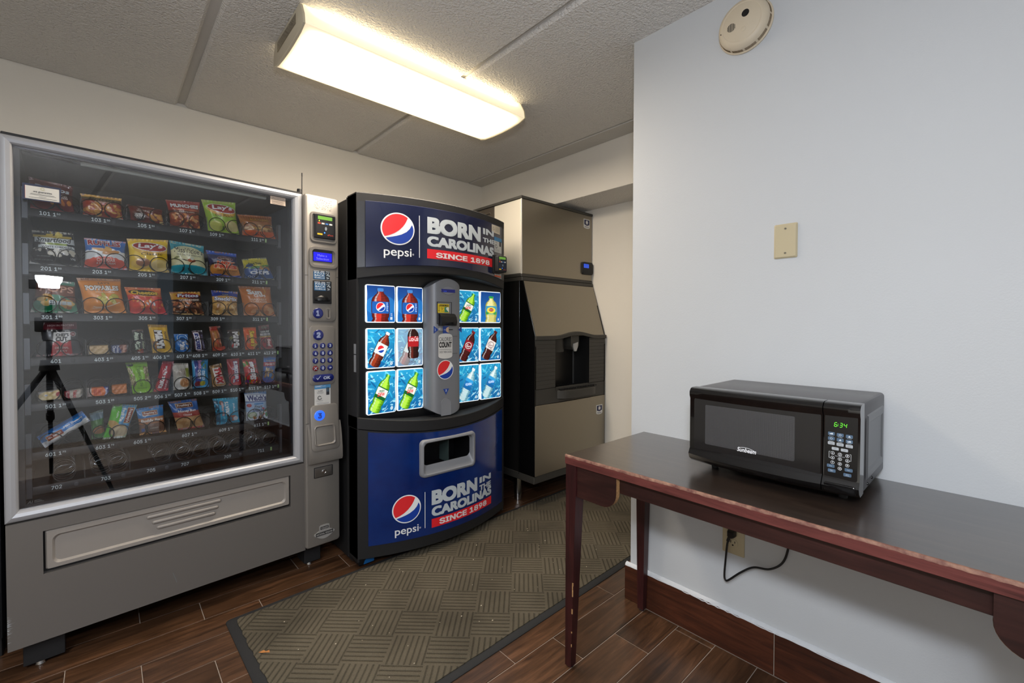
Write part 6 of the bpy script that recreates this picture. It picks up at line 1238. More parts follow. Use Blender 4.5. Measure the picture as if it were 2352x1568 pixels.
def d307(p): p.c[:] = lin('#4a2414'); p.blobs(40, 0.05, 0.08, 0.97, 0.62, ['#c87a44', '#9a5a30', '#d89a66', '#7a4020', '#b8663a'], 0.05, 0.11, 15, 0.5, '#3a1a0e'); p.above(lambda u: 0.58+0.22*u**2, '#5a2416'); p.above(lambda u: 0.66+0.18*u**2, '#c8932c'); p.ell(0.56, 0.83, 0.4, 0.10, '#a8231c'); p.below(lambda u: 0.06+0*u, '#c8a45a'); p.t('Fritos', 0.20, 0.76, 0.92, 0.91, '#f0f0f4', 0.05, 0.2, 0, '#2a2a6a'); p.t('CHILI CHEESE', 0.28, 0.60, 0.9, 0.68, '#f0e4d4', 0.03); p.t('NET WT 2 OZ', 0.1, 0.10, 0.42, 0.16, '#e8dcc8', 0.02)
def d309(p): p.c[:] = lin('#e0b062'); p.blobs(30, 0.05, 0.08, 0.95, 0.48, ['#c8924a', '#d8a862', '#a8743a', '#e8c890'], 0.04, 0.08, 18, 0.7, '#a87a3c'); p.above(lambda u: 0.75+0.06*np.sin(u*3), '#26409a'); p.rect(0.36, 0.83, 0.64, 0.89, '#151c3a'); p.t('QUAKER', 0.38, 0.84, 0.62, 0.88, '#e0e4ec', 0.02); p.t('SnackMix', 0.06, 0.60, 0.96, 0.75, '#f2f4f6', 0.05, 0.1, 0, '#2a3c86'); p.t('BAKED CHEDDAR', 0.14, 0.54, 0.9, 0.59, '#7a4a1c', 0.02)
def d311(p): p.c[:] = lin('#c8742c'); p.ell(0.62, 0.86, 0.2, 0.14, '#e0a040'); p.ell(0.6, 0.84, 0.17, 0.12, '#c8742c'); p.blobs(6, 0.3, 0.05, 0.9, 0.3, ['#d8925a', '#e0a46c'], 0.1, 0.16, 20, 0.5); p.above(lambda u: 0.95+0*u, '#9c5a26'); p.t('Sun', 0.20, 0.72, 0.66, 0.90, '#f4f2ee', 0.07); p.t('CHIPS', 0.36, 0.64, 0.76, 0.72, '#f4f2ee', 0.05); p.t('HARVEST', 0.24, 0.52, 0.78, 0.59, '#f0e0cc', 0.02); p.t('CHEDDAR', 0.24, 0.45, 0.78, 0.51, '#f0e0cc', 0.02)
def d401(p): p.c[:] = lin('#3a3c40'); p.rect(0.32, 0.0, 0.78, 0.66, '#d8d8d6'); p.rect(0.32, 0.0, 0.78, 0.36, '#a8202a'); p.below(lambda u: np.where((u > 0.32) & (u < 0.78), 0.38+0.05*np.sin(18*u), -1), '#b8242e'); p.above(lambda u: 0.74+0*u, '#5c1420'); p.rect(0.0, 0.66, 1, 0.74, '#1c1c20'); p.ell(0.86, 0.60, 0.09, 0.07, '#b8b8b8'); p.ell(0.86, 0.60, 0.07, 0.055, '#7a1c22'); p.t('HIGH IN PROTEIN', 0.12, 0.82, 0.9, 0.87, '#d8b8b8', 0.02); p.t("CHEF'S", 0.38, 0.54, 0.74, 0.63, '#1a1a1c', 0.06); p.t('CUT', 0.38, 0.41, 0.70, 0.53, '#1a1a1c', 0.08); p.t('ORIGINAL', 0.38, 0.2, 0.72, 0.26, '#e8d4d0', 0.02); p.t('JERKY', 0.42, 0.10, 0.68, 0.16, '#e8d4d0', 0.02); p.t('12g', 0.82, 0.57, 0.9, 0.63, '#f0e0e0', 0.03)
def crack(c, c2, dots):
    def f(p):
        p.c[:] = lin(c); p.noise(0.06, 3)
        for i in range(5):
            for j in range(3): p.ell(0.12+0.19*i, 0.2+0.3*j, 0.014, 0.03, dots)
        p.rect(0, 0, 0.06, 1, c2); p.rect(0.94, 0, 1, 1, c2); p.put(np.abs(p.v-0.5) < 0.02, dots, 0.5)
    return f
def d403b(p): p.c[:] = lin('#27407a'); p.right(lambda v: 0.50+0.06*np.sin(6*v), '#7a4a42'); p.rect(0.86, 0, 1, 1, '#3a3c40'); p.t('Choco', 0.08, 0.12, 0.26, 0.9, '#dfe4ea', 0.03, 0, -90); p.t('Peanut', 0.30, 0.12, 0.44, 0.9, '#dfe4ea', 0.02, 0, -90); p.t('Nekot', 0.62, 0.1, 0.82, 0.9, '#e8b8a0', 0.03, 0, -90)
def d405(p): p.c[:] = lin('#16171a'); p.above(lambda u: 0.93+0*u, '#6a5248'); p.blobs(6, 0.3, 0.03, 0.9, 0.14, ['#c8621e', '#e8963a', '#8a2a18'], 0.06, 0.12, 3); p.t('Milky Way', 0.10, 0.16, 0.56, 0.90, '#dfe8d8', 0.06, 0.1, 90, '#3a7a4a'); p.t('Milky Way', 0.66, 0.18, 0.90, 0.86, '#b8c4a8', 0.05, 0.1, 90)
def d406(p): p.c[:] = lin('#eab714'); p.put(np.abs(p.u-0.42) < 0.27, '#eab714'); p.put((p.v > 0.14) & (p.v < 0.80) & (np.abs(p.u-0.44) < 0.22), '#3a1a10'); p.blobs(10, 0.1, 0.12, 0.3, 0.5, ['#c8902a', '#a8661e', '#d8b050'], 0.05, 0.1, 6); p.above(lambda u: 0.9+0*u, '#c89412'); p.t("M&M's", 0.24, 0.15, 0.66, 0.80, '#f2f0ec', 0.08, 0, -90, '#3a1a10'); p.t('PEANUT', 0.76, 0.42, 0.87, 0.76, '#5a3a10', 0.03, 0, -90)
def d407(p): p.c[:] = lin('#1372c4'); p.ell(0.56, 0.76, 0.40, 0.25, '#cfe0ee'); p.ell(0.56, 0.75, 0.35, 0.22, '#1372c4'); p.ell(0.56, 0.72, 0.26, 0.17, '#a8cae8'); p.ell(0.56, 0.71, 0.22, 0.14, '#0e62b0'); p.blobs(6, 0.45, 0.15, 0.85, 0.5, ['#dfe6ea', '#c8b8a0', '#eef0f0'], 0.08, 0.14, 4, 0.6); p.t('Mints', 0.30, 0.10, 0.66, 0.58, '#f0f4f8', 0.07, 0.1, -90, '#0a3a78')
def d408(p): p.c[:] = lin('#2a2030'); p.left(lambda v: 0.66+0*v, '#5a2a3a'); p.put((np.abs(p.u-0.34) < 0.26) & (p.v > 0.07) & (p.v < 0.9), '#e8e4ea'); p.put((np.abs(p.u-0.34) < 0.22) & (p.v > 0.09) & (p.v < 0.88), '#f0f0f4'); p.t('SNICKERS', 0.16, 0.10, 0.52, 0.87, '#2a3a8c', 0.09, 0.12, -90); p.t('SNICKERS', 0.72, 0.12, 0.92, 0.80, '#8a86a8', 0.05, 0.1, -90); p.above(lambda u: 0.95+0*u, '#22202a')
def d409(p): p.c[:] = lin('#b06a3a'); p.above(lambda u: 0.84+0*u, '#a8261c'); p.right(lambda v: 0.70+0*v, '#2c1c1a'); p.blobs(18, 0.05, 0.18, 0.66, 0.5, ['#d8964a', '#8a3a22', '#e0b070', '#c85a2c'], 0.05, 0.12, 5); p.below(lambda u: 0.16+0.02*np.sin(9*u), '#c8442a'); p.t('TWIX', 0.2, 0.26, 0.52, 0.42, '#d0442c', 0.06, 0.1, -90); p.t('caramel', 0.30, 0.52, 0.50, 0.80, '#e0a04c', 0.04, 0, -90, '#5a2412')
def d410(p): p.c[:] = lin('#241c1a'); p.put((p.v > 0.06) & (p.v < 0.92) & (np.abs(p.u-0.5+0.2*(p.v-0.5)) < 0.24), '#2c1812'); p.ell(0.42, 0.22, 0.22, 0.12, '#c82a2c'); p.ell(0.2, 0.58, 0.14, 0.1, '#6a6a3a'); p.ell(0.84, 0.80, 0.12, 0.1, '#7a6a3a'); p.t("M&M's", 0.34, 0.10, 0.80, 0.90, '#eceae8', 0.08, 0, -90, '#120c0a'); p.t('m', 0.36, 0.17, 0.50, 0.27, '#f4f4f4', 0.04)
def d411(p): p.c[:] = lin('#e8621c'); p.above(lambda u: 0.94+0*u, '#b84a12'); p.ell(0.84, 0.12, 0.26, 0.12, '#d8a05a', 20); p.ell(0.9, 0.1, 0.2, 0.08, '#5a2c14', 20); p.rect(0.16, 0.30, 0.34, 0.66, '#5a2412'); p.t("Reese's", 0.40, 0.14, 0.82, 0.86, '#f0cc24', 0.07, 0.2, -90, '#4a2410'); p.t('PEANUT BUTTER CUPS', 0.19, 0.32, 0.31, 0.64, '#e8a83c', 0.02, 0, -90)
def d412(p): p.c[:] = lin('#a8222c'); p.above(lambda u: 0.50+0*u, '#2a2426'); p.rect(0, 0.5, 1, 0.56, '#b89a5a'); p.rect(0.05, 0.58, 0.95, 0.67, '#c8c8c6'); p.above(lambda u: 0.8+0*u, '#5a1c22'); p.rect(0.25, 0.86, 0.8, 0.98, '#6a6658'); p.blobs(8, 0.3, 0.16, 0.9, 0.42, ['#7a1a20', '#c83a3c', '#5a1418'], 0.08, 0.14, 3); p.t('100% BEEF', 0.1, 0.70, 0.9, 0.77, '#dcdcd8', 0.03); p.t('ORIGINAL', 0.16, 0.595, 0.84, 0.655, '#2a2a2c', 0.02); p.t('Beef', 0.55, 0.1, 0.85, 0.42, '#f0d8d0', 0.04, 0.1, -90)
def cookies(p): p.c[:] = lin('#b8b4ac'); p.ell(0.36, 0.45, 0.34, 0.46, '#ddc48c'); p.ell(0.80, 0.5, 0.26, 0.44, '#d8bc84'); p.ell(0.36, 0.45, 0.30, 0.40, '#e4d09c'); p.rect(0.30, 0.48, 0.42, 0.62, '#8a98b4'); p.ell(0.86, 0.55, 0.10, 0.22, '#a8202c'); p.rect(0.0, 0, 0.03, 1, '#8a8680')
def d501b(p): p.c[:] = lin('#b8b0a2'); p.rect(0, 0, 0.28, 1, '#a8404a'); p.rect(0.84, 0, 1, 1, '#6a665e'); p.t('Nekot', 0.44, 0.12, 0.66, 0.9, '#b8242c', 0.05, 0, -90); p.t('lemon', 0.08, 0.2, 0.2, 0.85, '#e8d4d0', 0.02, 0, -90)
def d503a(p): p.c[:] = lin('#e8742c'); p.rect(0, 0, 0.2, 1, '#cfc4c0'); p.right(lambda v: 0.72+0.1*np.sin(3.1*v), '#2c3f8c'); p.stripes(0.02, 0, 0.18, 0.6, '#7a4a48', 12, 0.4, False); p.t('TOASTY', 0.28, 0.16, 0.44, 0.86, '#c8241c', 0.04, 0, -90); p.t('CHEESE', 0.48, 0.2, 0.60, 0.82, '#c8241c', 0.04, 0, -90); p.t('Peanut', 0.80, 0.16, 0.92, 0.84, '#d8dcf0', 0.03, 0, -90)
def d505(p): p.c[:] = lin('#86c426'); p.blobs(26, -0.02, 0.28, 0.20, 0.78, ['#c8c294', '#a8a070', '#8a8450', '#d8d0a8'], 0.06, 0.09, 3, 0.6, '#5a5a34'); p.blobs(26, 0.80, 0.30, 1.02, 0.80, ['#c8c294', '#a8a070', '#8a8450', '#d8d0a8'], 0.06, 0.09, 5, 0.6, '#5a5a34'); p.ell(0.16, 0.92, 0.17, 0.055, '#142a18'); p.put((p.v < 0.14), '#94d42c'); p.t('PISTACHIOS', 0.44, 0.22, 0.58, 0.80, '#2a4a16', 0.0, 0, 90); p.t('NO SHELLS', 0.30, 0.14, 0.74, 0.17, '#2a4a16', 0.0); p.t('wonderful', 0.40, 0.83, 0.70, 0.86, '#2a4a16')
def d506(p): p.c[:] = lin('#b8242c'); p.right(lambda v: 0.80+0*v, '#8a1a22'); p.above(lambda u: 0.9+0*u, '#a82028'); p.below(lambda u: 0.08+0*u, '#d83a3c'); p.t('KitKat', 0.20, 0.10, 0.52, 0.50, '#f2eeee', 0.07, 0.1, 90); p.t('Big Kat', 0.30, 0.53, 0.58, 0.84, '#f2eeee', 0.06, 0.1, 90); p.t('KitKat', 0.66, 0.06, 0.80, 0.36, '#e8c8c8', 0.03, 0.1, 90)
def d507(p): p.c[:] = lin('#c8c4b8'); p.rect(0.76, 0.48, 0.97, 0.82, '#8a9038'); p.ell(0.35, 0.2, 0.35, 0.22, '#e8e6e0'); p.ell(0.62, 0.26, 0.28, 0.18, '#d8a878'); p.ell(0.62, 0.26, 0.23, 0.14, '#c88c58'); p.blobs(8, 0.45, 0.18, 0.8, 0.36, ['#e0b68c', '#a86c3c'], 0.03, 0.05, 3); p.above(lambda u: 0.94+0*u, '#b8b4aa'); p.t('LENNY', 0.62, 0.52, 0.74, 0.80, '#7a5a40', 0.03, 0, 90); p.t('COOKIE', 0.46, 0.52, 0.58, 0.80, '#8a7260', 0.02, 0, 90); p.stripes(0.18, 0.52, 0.42, 0.74, '#a89484', 18, 0.4)
def d508(p): p.c[:] = lin('#2a8fc8'); p.left(lambda v: 0.34-0.2*v+0.2, '#3a4a9a'); p.rect(0, 0, 0.14, 1, '#4aa4d8'); p.ell(0.3, 0.14, 0.2, 0.10, '#8a2c3c'); p.ell(0.6, 0.15, 0.18, 0.09, '#b8b03c'); p.blobs(6, 0.6, 0.4, 0.95, 0.95, ['#5a6a4a', '#3a7aa0', '#6a8a5a'], 0.05, 0.09, 3); p.below(lambda u: 0.06+0*u, '#3aa0d4'); p.t('Sweet', 0.36, 0.66, 0.62, 0.97, '#d8a8d8', 0.05, 0.2, -90, '#3a2a6a'); p.t('CHEWY', 0.30, 0.30, 0.50, 0.64, '#f0f2f6', 0.06, 0.2, -90, '#3a3a7a'); p.t('tarts', 0.56, 0.26, 0.78, 0.60, '#cfe4f4', 0.05, 0.2, -90)
def d509(p): p.c[:] = lin('#c89a5a'); p.grad('#c8965a', '#7a5a34'); p.right(lambda v: 0.90-0.1*v, '#3a2a20'); p.blobs(10, 0.1, 0.85, 0.95, 1.0, ['#d8b068', '#8a5a2c'], 0.05, 0.12, 3); p.put((np.abs(p.u-0.50-0.08*(0.5-p.v)) < 0.30) & (p.v > 0.12) & (p.v < 0.86), '#e8e0d8'); p.t('TWIX', 0.28, 0.14, 0.78, 0.84, '#c8202a', 0.09, 0.1, -90); p.noise(0.15, 4)
def d510(p): p.c[:] = lin('#a82430'); p.below(lambda u: 0.34+0.05*u, '#c8303a'); p.t('Twizzlers', 0.34, 0.10, 0.80, 0.90, '#f0eef2', 0.07, 0.05, 90, '#3a3a8c')
def d511(p): p.c[:] = lin('#c41c22'); p.blobs(26, 0.0, 0.02, 0.75, 0.26, ['#2a9a3c', '#e8c02c', '#e86a1c', '#6a2a8c', '#d82a2c'], 0.06, 0.10, 7, 0.9); p.blobs(12, 0.0, 0.74, 0.3, 0.92, ['#3a9a3c', '#d8a82c', '#e8801c'], 0.06, 0.10, 4); p.blobs(9, 0.7, 0.3, 0.95, 0.85, ['#d8a02c', '#7a3a8c', '#3a8a4a'], 0.03, 0.05, 3, 0.7); p.above(lambda u: 0.93+0*u, '#a01c22'); p.put(np.abs(p.u-0.88-0.04*np.sin(9*p.v)) < 0.012, '#e8c8c0'); p.t('Skittles', 0.30, 0.16, 0.72, 0.90, '#f4f4f6', 0.08, 0.1, 90, '#8a1218')
def d512(p): p.c[:] = lin('#1c5aa8'); p.blobs(24, 0.15, 0.16, 0.85, 0.52, ['#c8a878', '#a88458', '#d8c09a', '#8a6a48'], 0.06, 0.11, 5, 0.6, '#6a5034'); p.put((p.v > 0.62) & (p.v < 0.78), '#a8283a'); p.above(lambda u: 0.78+0*u, '#2a74c4'); p.ell(0.62, 0.28, 0.12, 0.07, '#5a9ad8'); p.t('PEANUTS', 0.12, 0.66, 0.9, 0.74, '#f0e0e0', 0.03); p.t('PLANTERS', 0.2, 0.80, 0.9, 0.86, '#d8c88a', 0.02)
def d601(p):
    p.c[:] = lin('#1f7fd0'); p.above(lambda u: 0.80+0*u, '#2a5a98'); p.below(lambda u: 0.42-0.04*u, '#e2e6ea')
    for k in range(6): p.ell(0.08+0.168*k, 0.20, 0.085, 0.24, '#f0f2f4'); p.put(np.abs(p.u-0.165-0.168*k)+0*p.v < 0.006, '#9aa4b0')
    p.above(lambda u: 0.42+0*u, '#2084d8'); p.above(lambda u: 0.82+0*u, '#2c66a8'); p.put((np.abs(p.u-0.30) < 0.17) & (np.abs(p.v-0.50-0.03*np.sin(9*p.u)) < 0.19), '#d8a85a'); p.put((np.abs(p.u-0.30) < 0.158) & (np.abs(p.v-0.50-0.03*np.sin(9*p.u)) < 0.16), '#93341f'); p.t("Mrs. Freshley's", 0.17, 0.40, 0.43, 0.60, '#f2eee6', 0.04, 0.1); p.t('Mini Donuts', 0.52, 0.60, 0.93, 0.74, '#f4f6f8', 0.06); p.t('Powdered Sugar', 0.56, 0.48, 0.92, 0.56, '#cfe2f4', 0.01)
def d603(p): p.c[:] = lin('#4fa0d4'); p.left(lambda v: 0.44-0.1*v+0.06, '#5cc22e'); p.ell(0.30, 0.40, 0.32, 0.11, '#c8a05a', -20); p.ell(0.60, 0.22, 0.40, 0.20, '#cfb88e', -10); p.ell(0.62, 0.2, 0.32, 0.15, '#dccaa6', -10); p.below(lambda u: np.where(u < 0.4, 0.20-0.3*u, 0.0), '#52c428'); p.below(lambda u: 0.05+0*u, '#dce4e8'); p.put((np.abs(p.u-0.80) < 0.15) & (p.v > 0.46) & (p.v < 0.92), '#d8c08a'); p.put((np.abs(p.u-0.80) < 0.13) & (p.v > 0.48) & (p.v < 0.90), '#93301f'); p.t("Freshley's", 0.70, 0.50, 0.89, 0.88, '#f2ece4', 0.05, 0.1, -90); p.t('Fruit Pie', 0.42, 0.52, 0.60, 0.90, '#f4f8f0', 0.05, 0.1, -90); p.t('Apple', 0.24, 0.62, 0.34, 0.82, '#e4f4dc', 0.03, 0.1, -90)
def d603b(p): p.c[:] = lin('#3a7a34'); p.ell(0.6, 0.3, 0.5, 0.14, '#a8764a'); p.above(lambda u: 0.7+0*u, '#6a8a9a')
def d605(p): p.c[:] = lin('#6a4a3a'); p.stripes(0.05, 0.08, 0.95, 0.4, '#7c5a48', 5, 0.85); p.rect(0.0, 0.40, 1, 0.62, '#b87a4e'); p.above(lambda u: 0.62+0*u, '#2f7fc0'); p.rect(0.18, 0.70, 0.76, 0.86, '#d0b080'); p.rect(0.20, 0.72, 0.74, 0.84, '#8c2c22'); p.below(lambda u: 0.05+0.02*np.sin(8*u), '#d8a05a'); p.t("Freshley's", 0.23, 0.73, 0.71, 0.83, '#f0e8dc', 0.04, 0.1); p.t('Buddy Bars', 0.08, 0.44, 0.94, 0.58, '#f4f0ea', 0.05, 0.1); p.rect(0.08, 0.12, 0.2, 0.24, '#3a5aa0'); p.t('2 CHOCOLATE', 0.4, 0.2, 0.72, 0.25, '#d8ccc0')
def d607(p): p.c[:] = lin('#c8a070'); p.blobs(12, 0.1, 0.06, 0.95, 0.44, ['#b88a58', '#d8b68a', '#c09464'], 0.1, 0.2, 4, 0.4); p.rect(0, 0.44, 1, 0.58, '#a8403a'); p.above(lambda u: 0.56+0*u, '#b05044'); p.above(lambda u: 0.62+0*u, '#2f66b0'); p.rect(0.20, 0.76, 0.80, 0.90, '#c8a878'); p.rect(0.22, 0.775, 0.78, 0.885, '#6a2c28'); p.below(lambda u: 0.05+0*u, '#b83a3c'); p.t("Freshley's", 0.25, 0.785, 0.75, 0.875, '#f0e8dc', 0.04, 0.1); p.t('Honey Bun', 0.2, 0.585, 0.86, 0.69, '#f4f0ea', 0.05, 0.15); p.t('Glazed', 0.34, 0.48, 0.66, 0.55, '#f0dcd4', 0.03)
def d609(p): p.c[:] = lin('#27a4cc'); p.rect(0, 0, 0.17, 1, '#1a5a78'); p.blobs(10, 0.0, 0.05, 0.16, 0.9, ['#d8f0f4', '#0c3a4c', '#2ab4dc'], 0.02, 0.06, 3); p.ell(0.72, 0.2, 0.2, 0.12, '#a8583a'); p.ell(0.84, 0.18, 0.11, 0.09, '#d8dce0'); p.blobs(9, 0.25, 0.02, 0.6, 0.26, ['#1c84ac', '#7ad0e8', '#0e6a90'], 0.06, 0.12, 4); p.above(lambda u: 0.93+0*u, '#4cc4e4'); p.ell(0.30, 0.82, 0.09, 0.08, '#7a5a4a'); p.t('TREATS', 0.42, 0.34, 0.58, 0.86, '#f4f8fa', 0.07, 0, 90); p.t('Rice Krispies', 0.26, 0.34, 0.38, 0.84, '#f0dcdc', 0.04, 0.1, 90, '#8a2a2a'); p.t('Original', 0.74, 0.44, 0.85, 0.78, '#eaf6fa', 0.03, 0, 90)
def d611(p): p.c[:] = lin('#dfe8f2'); p.above(lambda u: 0.90+0.02*np.sin(4*u), '#3a84c8'); p.put((p.v > 0.62) & (p.v < 0.655), '#2a4a98'); p.put((p.v > 0.87) & (p.v < 0.885), '#2a4a98'); p.rect(0, 0.30, 1, 0.62, '#a8c8ea'); p.rect(0.36, 0.53, 0.8, 0.59, '#2f84c8'); p.ell(0.14, 0.52, 0.11, 0.06, '#b82a34'); p.ell(0.28, 0.18, 0.2, 0.11, '#6a9a4a'); p.ell(0.28, 0.18, 0.16, 0.085, '#d8e0c8'); p.blobs(9, 0.75, 0.05, 0.98, 0.4, ['#d8702c', '#3a8a3c', '#e0c03c', '#c82a3c'], 0.05, 0.09, 5); p.blobs(8, 0.3, 0.02, 0.75, 0.12, ['#d8a86a', '#b87a3c'], 0.04, 0.08, 6); p.t("Welch's", 0.08, 0.67, 0.97, 0.86, '#1f2f7c', 0.06, 0.0); p.t('Fruit', 0.36, 0.42, 0.76, 0.52, '#3a3a4a', 0.03, 0.2); p.t('Snacks', 0.26, 0.29, 0.84, 0.41, '#2f3f7c', 0.04, 0.2)
G = ['chips on the top tray', 'chips on the second tray', 'chips on the third tray', 'candy and jerky on the fourth tray', 'candy and crackers on the fifth tray', 'pastries on the sixth tray']
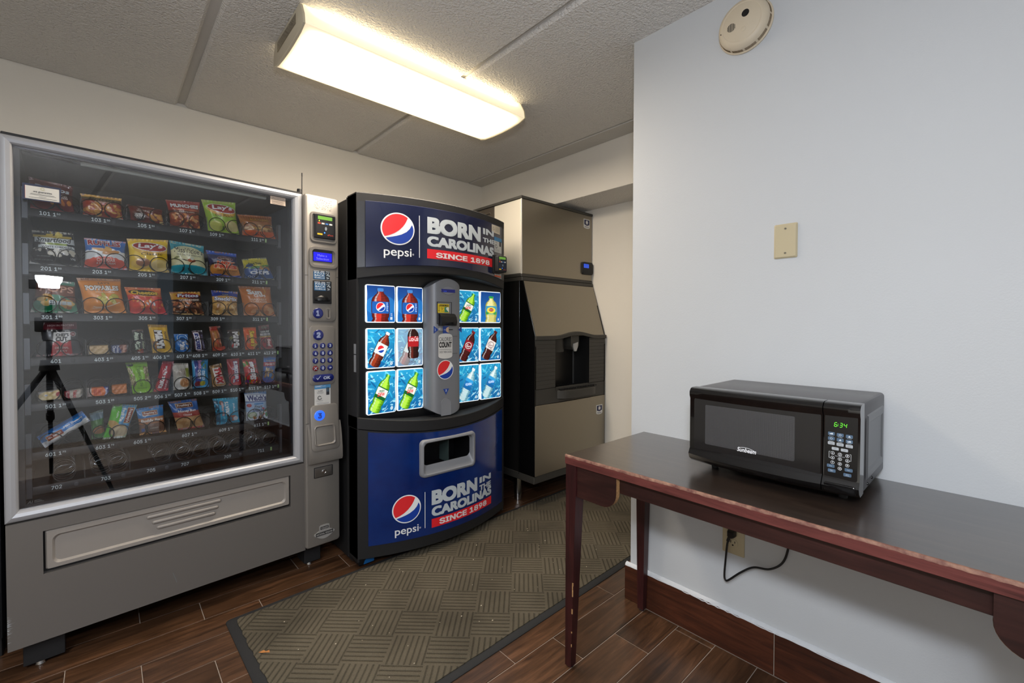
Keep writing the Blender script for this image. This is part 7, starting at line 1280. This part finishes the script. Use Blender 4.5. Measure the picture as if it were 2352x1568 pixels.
SN = [
 (101, 'chip_bag', '.064,.769 .180,.757 .185,.652 .066,.651', 'bag', .024, '#6a1418', d101, 'dark red tortilla chip bag behind the guarantee sticker', 'chips'),
 (103, 'chip_bag', '.199,.734 .321,.738 .326,.648 .205,.648', 'bag', .024, '#a8402c', d103, 'gold topped corn chip bag, second from left on the top tray', 'chips'),
 (105, 'snack_mix_bag', '.337,.719 .452,.719 .459,.650 .346,.648', 'bag', .022, '#7a3026', d105, 'short brown red snack mix bag with a dark round badge', 'snack mix'),
 (107, 'snack_mix_bag', '.462,.767 .585,.779 .587,.652 .477,.654', 'bag', .026, '#8e3a1e', d107, 'red snack mix bag with white slanted name, on the top tray', 'snack mix'),
 (109, 'chip_bag', '.589,.788 .724,.799 .741,.650 .615,.647', 'bag', .028, '#9cc23a', d109, 'lime green dill pickle potato chip bag on the top tray', 'chips'),
 (111, 'pork_rind_bag', '.731,.750 .880,.764 .899,.656 .752,.650', 'bag', .026, '#a8662c', d111, 'brown pork rind bag with an orange bottom band', 'chips'),
 (201, 'popcorn_bag', '.070,.568 .178,.572 .201,.442 .062,.443', 'bag', .026, '#17181a', d201, 'black white cheddar popcorn bag at the left of the second tray', 'popcorn'),
 (203, 'chip_bag', '.208,.561 .332,.561 .335,.447 .206,.444', 'bag', .028, '#2f6cb8', d203, 'blue white and red ridged chip bag on the second tray', 'chips'),
 (205, 'chip_bag', '.334,.572 .470,.584 .473,.445 .340,.441', 'bag', .028, '#eec61c', d205, 'bright yellow classic potato chip bag on the second tray', 'chips'),
 (207, 'chip_bag', '.473,.585 .598,.575 .612,.444 .478,.442', 'bag', .028, '#1b8f9e', d207, 'teal and cream salt and vinegar chip bag', 'chips'),
 (209, 'snack_bag', '.605,.561 .726,.557 .747,.446 .622,.444', 'bag', .025, '#d58a34', d209, 'navy and orange hot corn snack bag with a blue top', 'chips'),
 (211, 'snack_bag', '.748,.530 .855,.550 .894,.443 .760,.437', 'bag', .024, '#24569a', d211, 'yellow and blue toasted chip bag at the right of the second tray', 'chips'),
 (301, 'snack_bag', '.079,.395 .181,.385 .190,.266 .063,.268', 'bag', .026, '#4a8f72', d301, 'green and brown snack bag behind the bright reflection on the third tray', 'chips'),
 (303, 'chip_bag', '.185,.400 .314,.404 .331,.267 .206,.263', 'bag', .028, '#e8933a', d303, 'orange popped potato snack bag on the third tray', 'chips'),
 (305, 'puff_bag', '.324,.374 .442,.376 .464,.264 .342,.266', 'bag', .026, '#d8381e', d305, 'red and orange crunchy cheese puff bag', 'chips'),
 (307, 'chip_bag', '.471,.361 .583,.368 .599,.263 .481,.265', 'bag', .026, '#4a2414', d307, 'brown chili cheese corn chip bag with a gold top', 'chips'),
 (309, 'snack_mix_bag', '.624,.380 .732,.378 .731,.266 .627,.268', 'bag', .024, '#e0b062', d309, 'tan snack mix bag with a royal blue top', 'snack mix'),
 (311, 'chip_bag', '.732,.404 .872,.407 .896,.264 .755,.266', 'bag', .028, '#c8742c', d311, 'copper orange multigrain chip bag at the right of the third tray', 'chips'),
 (401, 'jerky_bag', '.097,.235 .184,.239 .199,.100 .075,.100', 'bag', .016, '#3a3c40', d401, 'dark jerky bag with a maroon top and white name panel', 'jerky'),
 (403, 'cracker_pack', '.212,.138 .275,.140 .280,.101 .215,.101', 'block', .016, '#cdb083', crack('#cdb083', '#b8b0a4', '#9a7c50'), 'clear pack of pale square crackers on the fourth tray', 'crackers'),
 (404, 'cookie_pack', '.281,.138 .337,.141 .337,.104 .282,.101', 'block', .016, '#27407a', d403b, 'blue and brown sandwich cookie pack beside the pale crackers', 'cookies'),
 (405, 'candy_bar', '.346,.200 .383,.203 .396,.105 .354,.103', 'bar', .014, '#16171a', d405, 'black candy bar with white and green script', 'candy'),
 (406, 'candy_bag', '.397,.220 .462,.218 .481,.100 .412,.100', 'bag', .016, '#eab714', d406, 'yellow peanut candy bag on the fourth tray', 'candy'),
 (407, 'candy_bag', '.485,.179 .535,.178 .546,.100 .490,.101', 'bag', .014, '#1372c4', d407, 'small bright blue mint bag on the fourth tray', 'candy'),
 (408, 'candy_bar', '.550,.195 .588,.197 .604,.103 .562,.102', 'bar', .013, '#2a2030', d408, 'dark candy bar with a white and blue vertical name', 'candy'),
 (409, 'candy_bar', '.615,.210 .658,.214 .682,.100 .629,.100', 'bar', .014, '#b06a3a', d409, 'copper and red candy bar between the dark bars', 'candy'),
 (410, 'candy_bag', '.686,.194 .740,.198 .748,.101 .691,.100', 'bag', .014, '#241c1a', d410, 'dark brown chocolate candy bag with white letters', 'candy'),
 (411, 'candy_bar', '.751,.206 .806,.208 .819,.101 .761,.100', 'bar', .013, '#e8621c', d411, 'orange peanut butter cup pack with yellow script', 'candy'),
 (412, 'jerky_bag', '.816,.214 .864,.221 .887,.100 .828,.100', 'bag', .012, '#a8222c', d412, 'slim black and red beef snack pack at the right end', 'jerky'),
 (501, 'cookie_pack', '.077,.971 .140,.978 .141,.936 .079,.936', 'block', .016, '#b8b4ac', cookies, 'clear pack of round cream cookies on the fifth tray', 'cookies'),
 (502, 'cookie_pack', '.147,.966 .201,.975 .200,.936 .148,.936', 'block', .015, '#b8b0a2', d501b, 'pale and pink cookie pack with red lettering', 'cookies'),
 (503, 'cracker_pack', '.210,.973 .275,.975 .276,.936 .210,.936', 'block', .016, '#e8742c', d503a, 'orange and blue cheese cracker pack on the fifth tray', 'crackers'),
 (504, 'cracker_pack', '.280,.978 .329,.980 .331,.939 .280,.936', 'block', .016, '#d07830', crack('#d27a30', '#b86a2c', '#8a4a18'), 'unlabelled stack of orange crackers on the fifth tray', 'crackers'),
 (505, 'nut_bag', '.325,.064 .394,.067 .412,.936 .347,.936', 'bag', .015, '#86c426', d505, 'lime green pistachio bag with nut filled sides', 'nuts'),
 (506, 'candy_bar', '.446,.066 .486,.062 .464,.936 .414,.936', 'bar', .013, '#b8242c', d506, 'tilted red wafer bar on the fifth tray', 'candy'),
 (507, 'cookie_bag', '.477,.053 .536,.050 .551,.936 .482,.936', 'bag', .013, '#c8c4b8', d507, 'pale grey bag with one round cookie pictured', 'cookies'),
 (508, 'candy_bag', '.547,.066 .610,.067 .613,.939 .552,.936', 'bag', .014, '#2a8fc8', d508, 'blue chewy fruit candy bag on the fifth tray', 'candy'),
 (509, 'candy_bar', '.614,.033 .660,.043 .688,.936 .627,.936', 'bar', .014, '#c89a5a', d509, 'gold candy bar with red vertical letters', 'candy'),
 (510, 'candy_bag', '.682,.059 .735,.063 .743,.936 .691,.936', 'bag', .013, '#a82430', d510, 'plain red licorice bag with white vertical letters', 'candy'),
 (511, 'candy_bag', '.746,.054 .805,.057 .829,.936 .760,.936', 'bag', .014, '#c41c22', d511, 'red fruit candy bag with colourful candies at the bottom', 'candy'),
 (512, 'nut_bag', '.840,.066 .897,.065 .889,.936 .831,.936', 'bag', .013, '#1c5aa8', d512, 'blue peanut bag at the right end of the fifth tray', 'nuts'),
 (601, 'donut_pack', '.074,.807 .195,.888 .218,.846 .095,.762', 'hbar', .024, '#1f7fd0', d601, 'blue and white log of mini donuts leaning upward', 'pastry'),
 (603, 'pie_pack', '.285,.901 .362,.888 .323,.760 .253,.763', 'bag', .016, '#4fa0d4', d603, 'tilted green and blue fruit pie wrapper', 'pastry'),
 (604, 'pie_pack', '.218,.880 .259,.892 .265,.778 .224,.775', 'bag', .012, '#3a7a34', d603b, 'dark green wrapper standing behind the tilted fruit pie', 'pastry'),
 (605, 'pastry_pack', '.356,.870 .446,.877 .457,.758 .367,.758', 'bag', .015, '#6a4a3a', d605, 'blue and brown chocolate wafer pack on the sixth tray', 'pastry'),
 (607, 'pastry_pack', '.461,.888 .565,.891 .595,.760 .496,.760', 'bag', .018, '#c8a070', d607, 'blue topped honey bun wrapper showing the bun', 'pastry'),
 (609, 'cereal_treat_pack', '.625,.881 .728,.877 .735,.758 .640,.758', 'bag', .013, '#27a4cc', d609, 'shiny turquoise cereal treat wrapper', 'snack'),
 (611, 'fruit_snack_bag', '.752,.902 .852,.896 .857,.758 .762,.758', 'bag', .016, '#dfe8f2', d611, 'white and blue fruit snack bag on the sixth tray', 'candy'),
]
for code, name, qs, kind, th, base, fn, label, cat in SN:
    r_ = code//100-1; quad = []
    for k, q in enumerate(qs.split()):
        s, z = map(float, q.split(','))
        if r_ < 4: z += 1.0 if z < 0.9 or r_ < 4 else 0
        elif r_ == 4: z += 1.0 if z < 0.5 else 0
        quad.append((s, z))
    big = kind == 'bag' and r_ < 3
    snack(code, name, quad, kind, th, base, fn, label, cat, G[r_], TR[r_], 84 if big else 60, 84 if big else 90, 0.20 if code == 604 else 0.148)
bpy.data.scenes.remove(TXT)
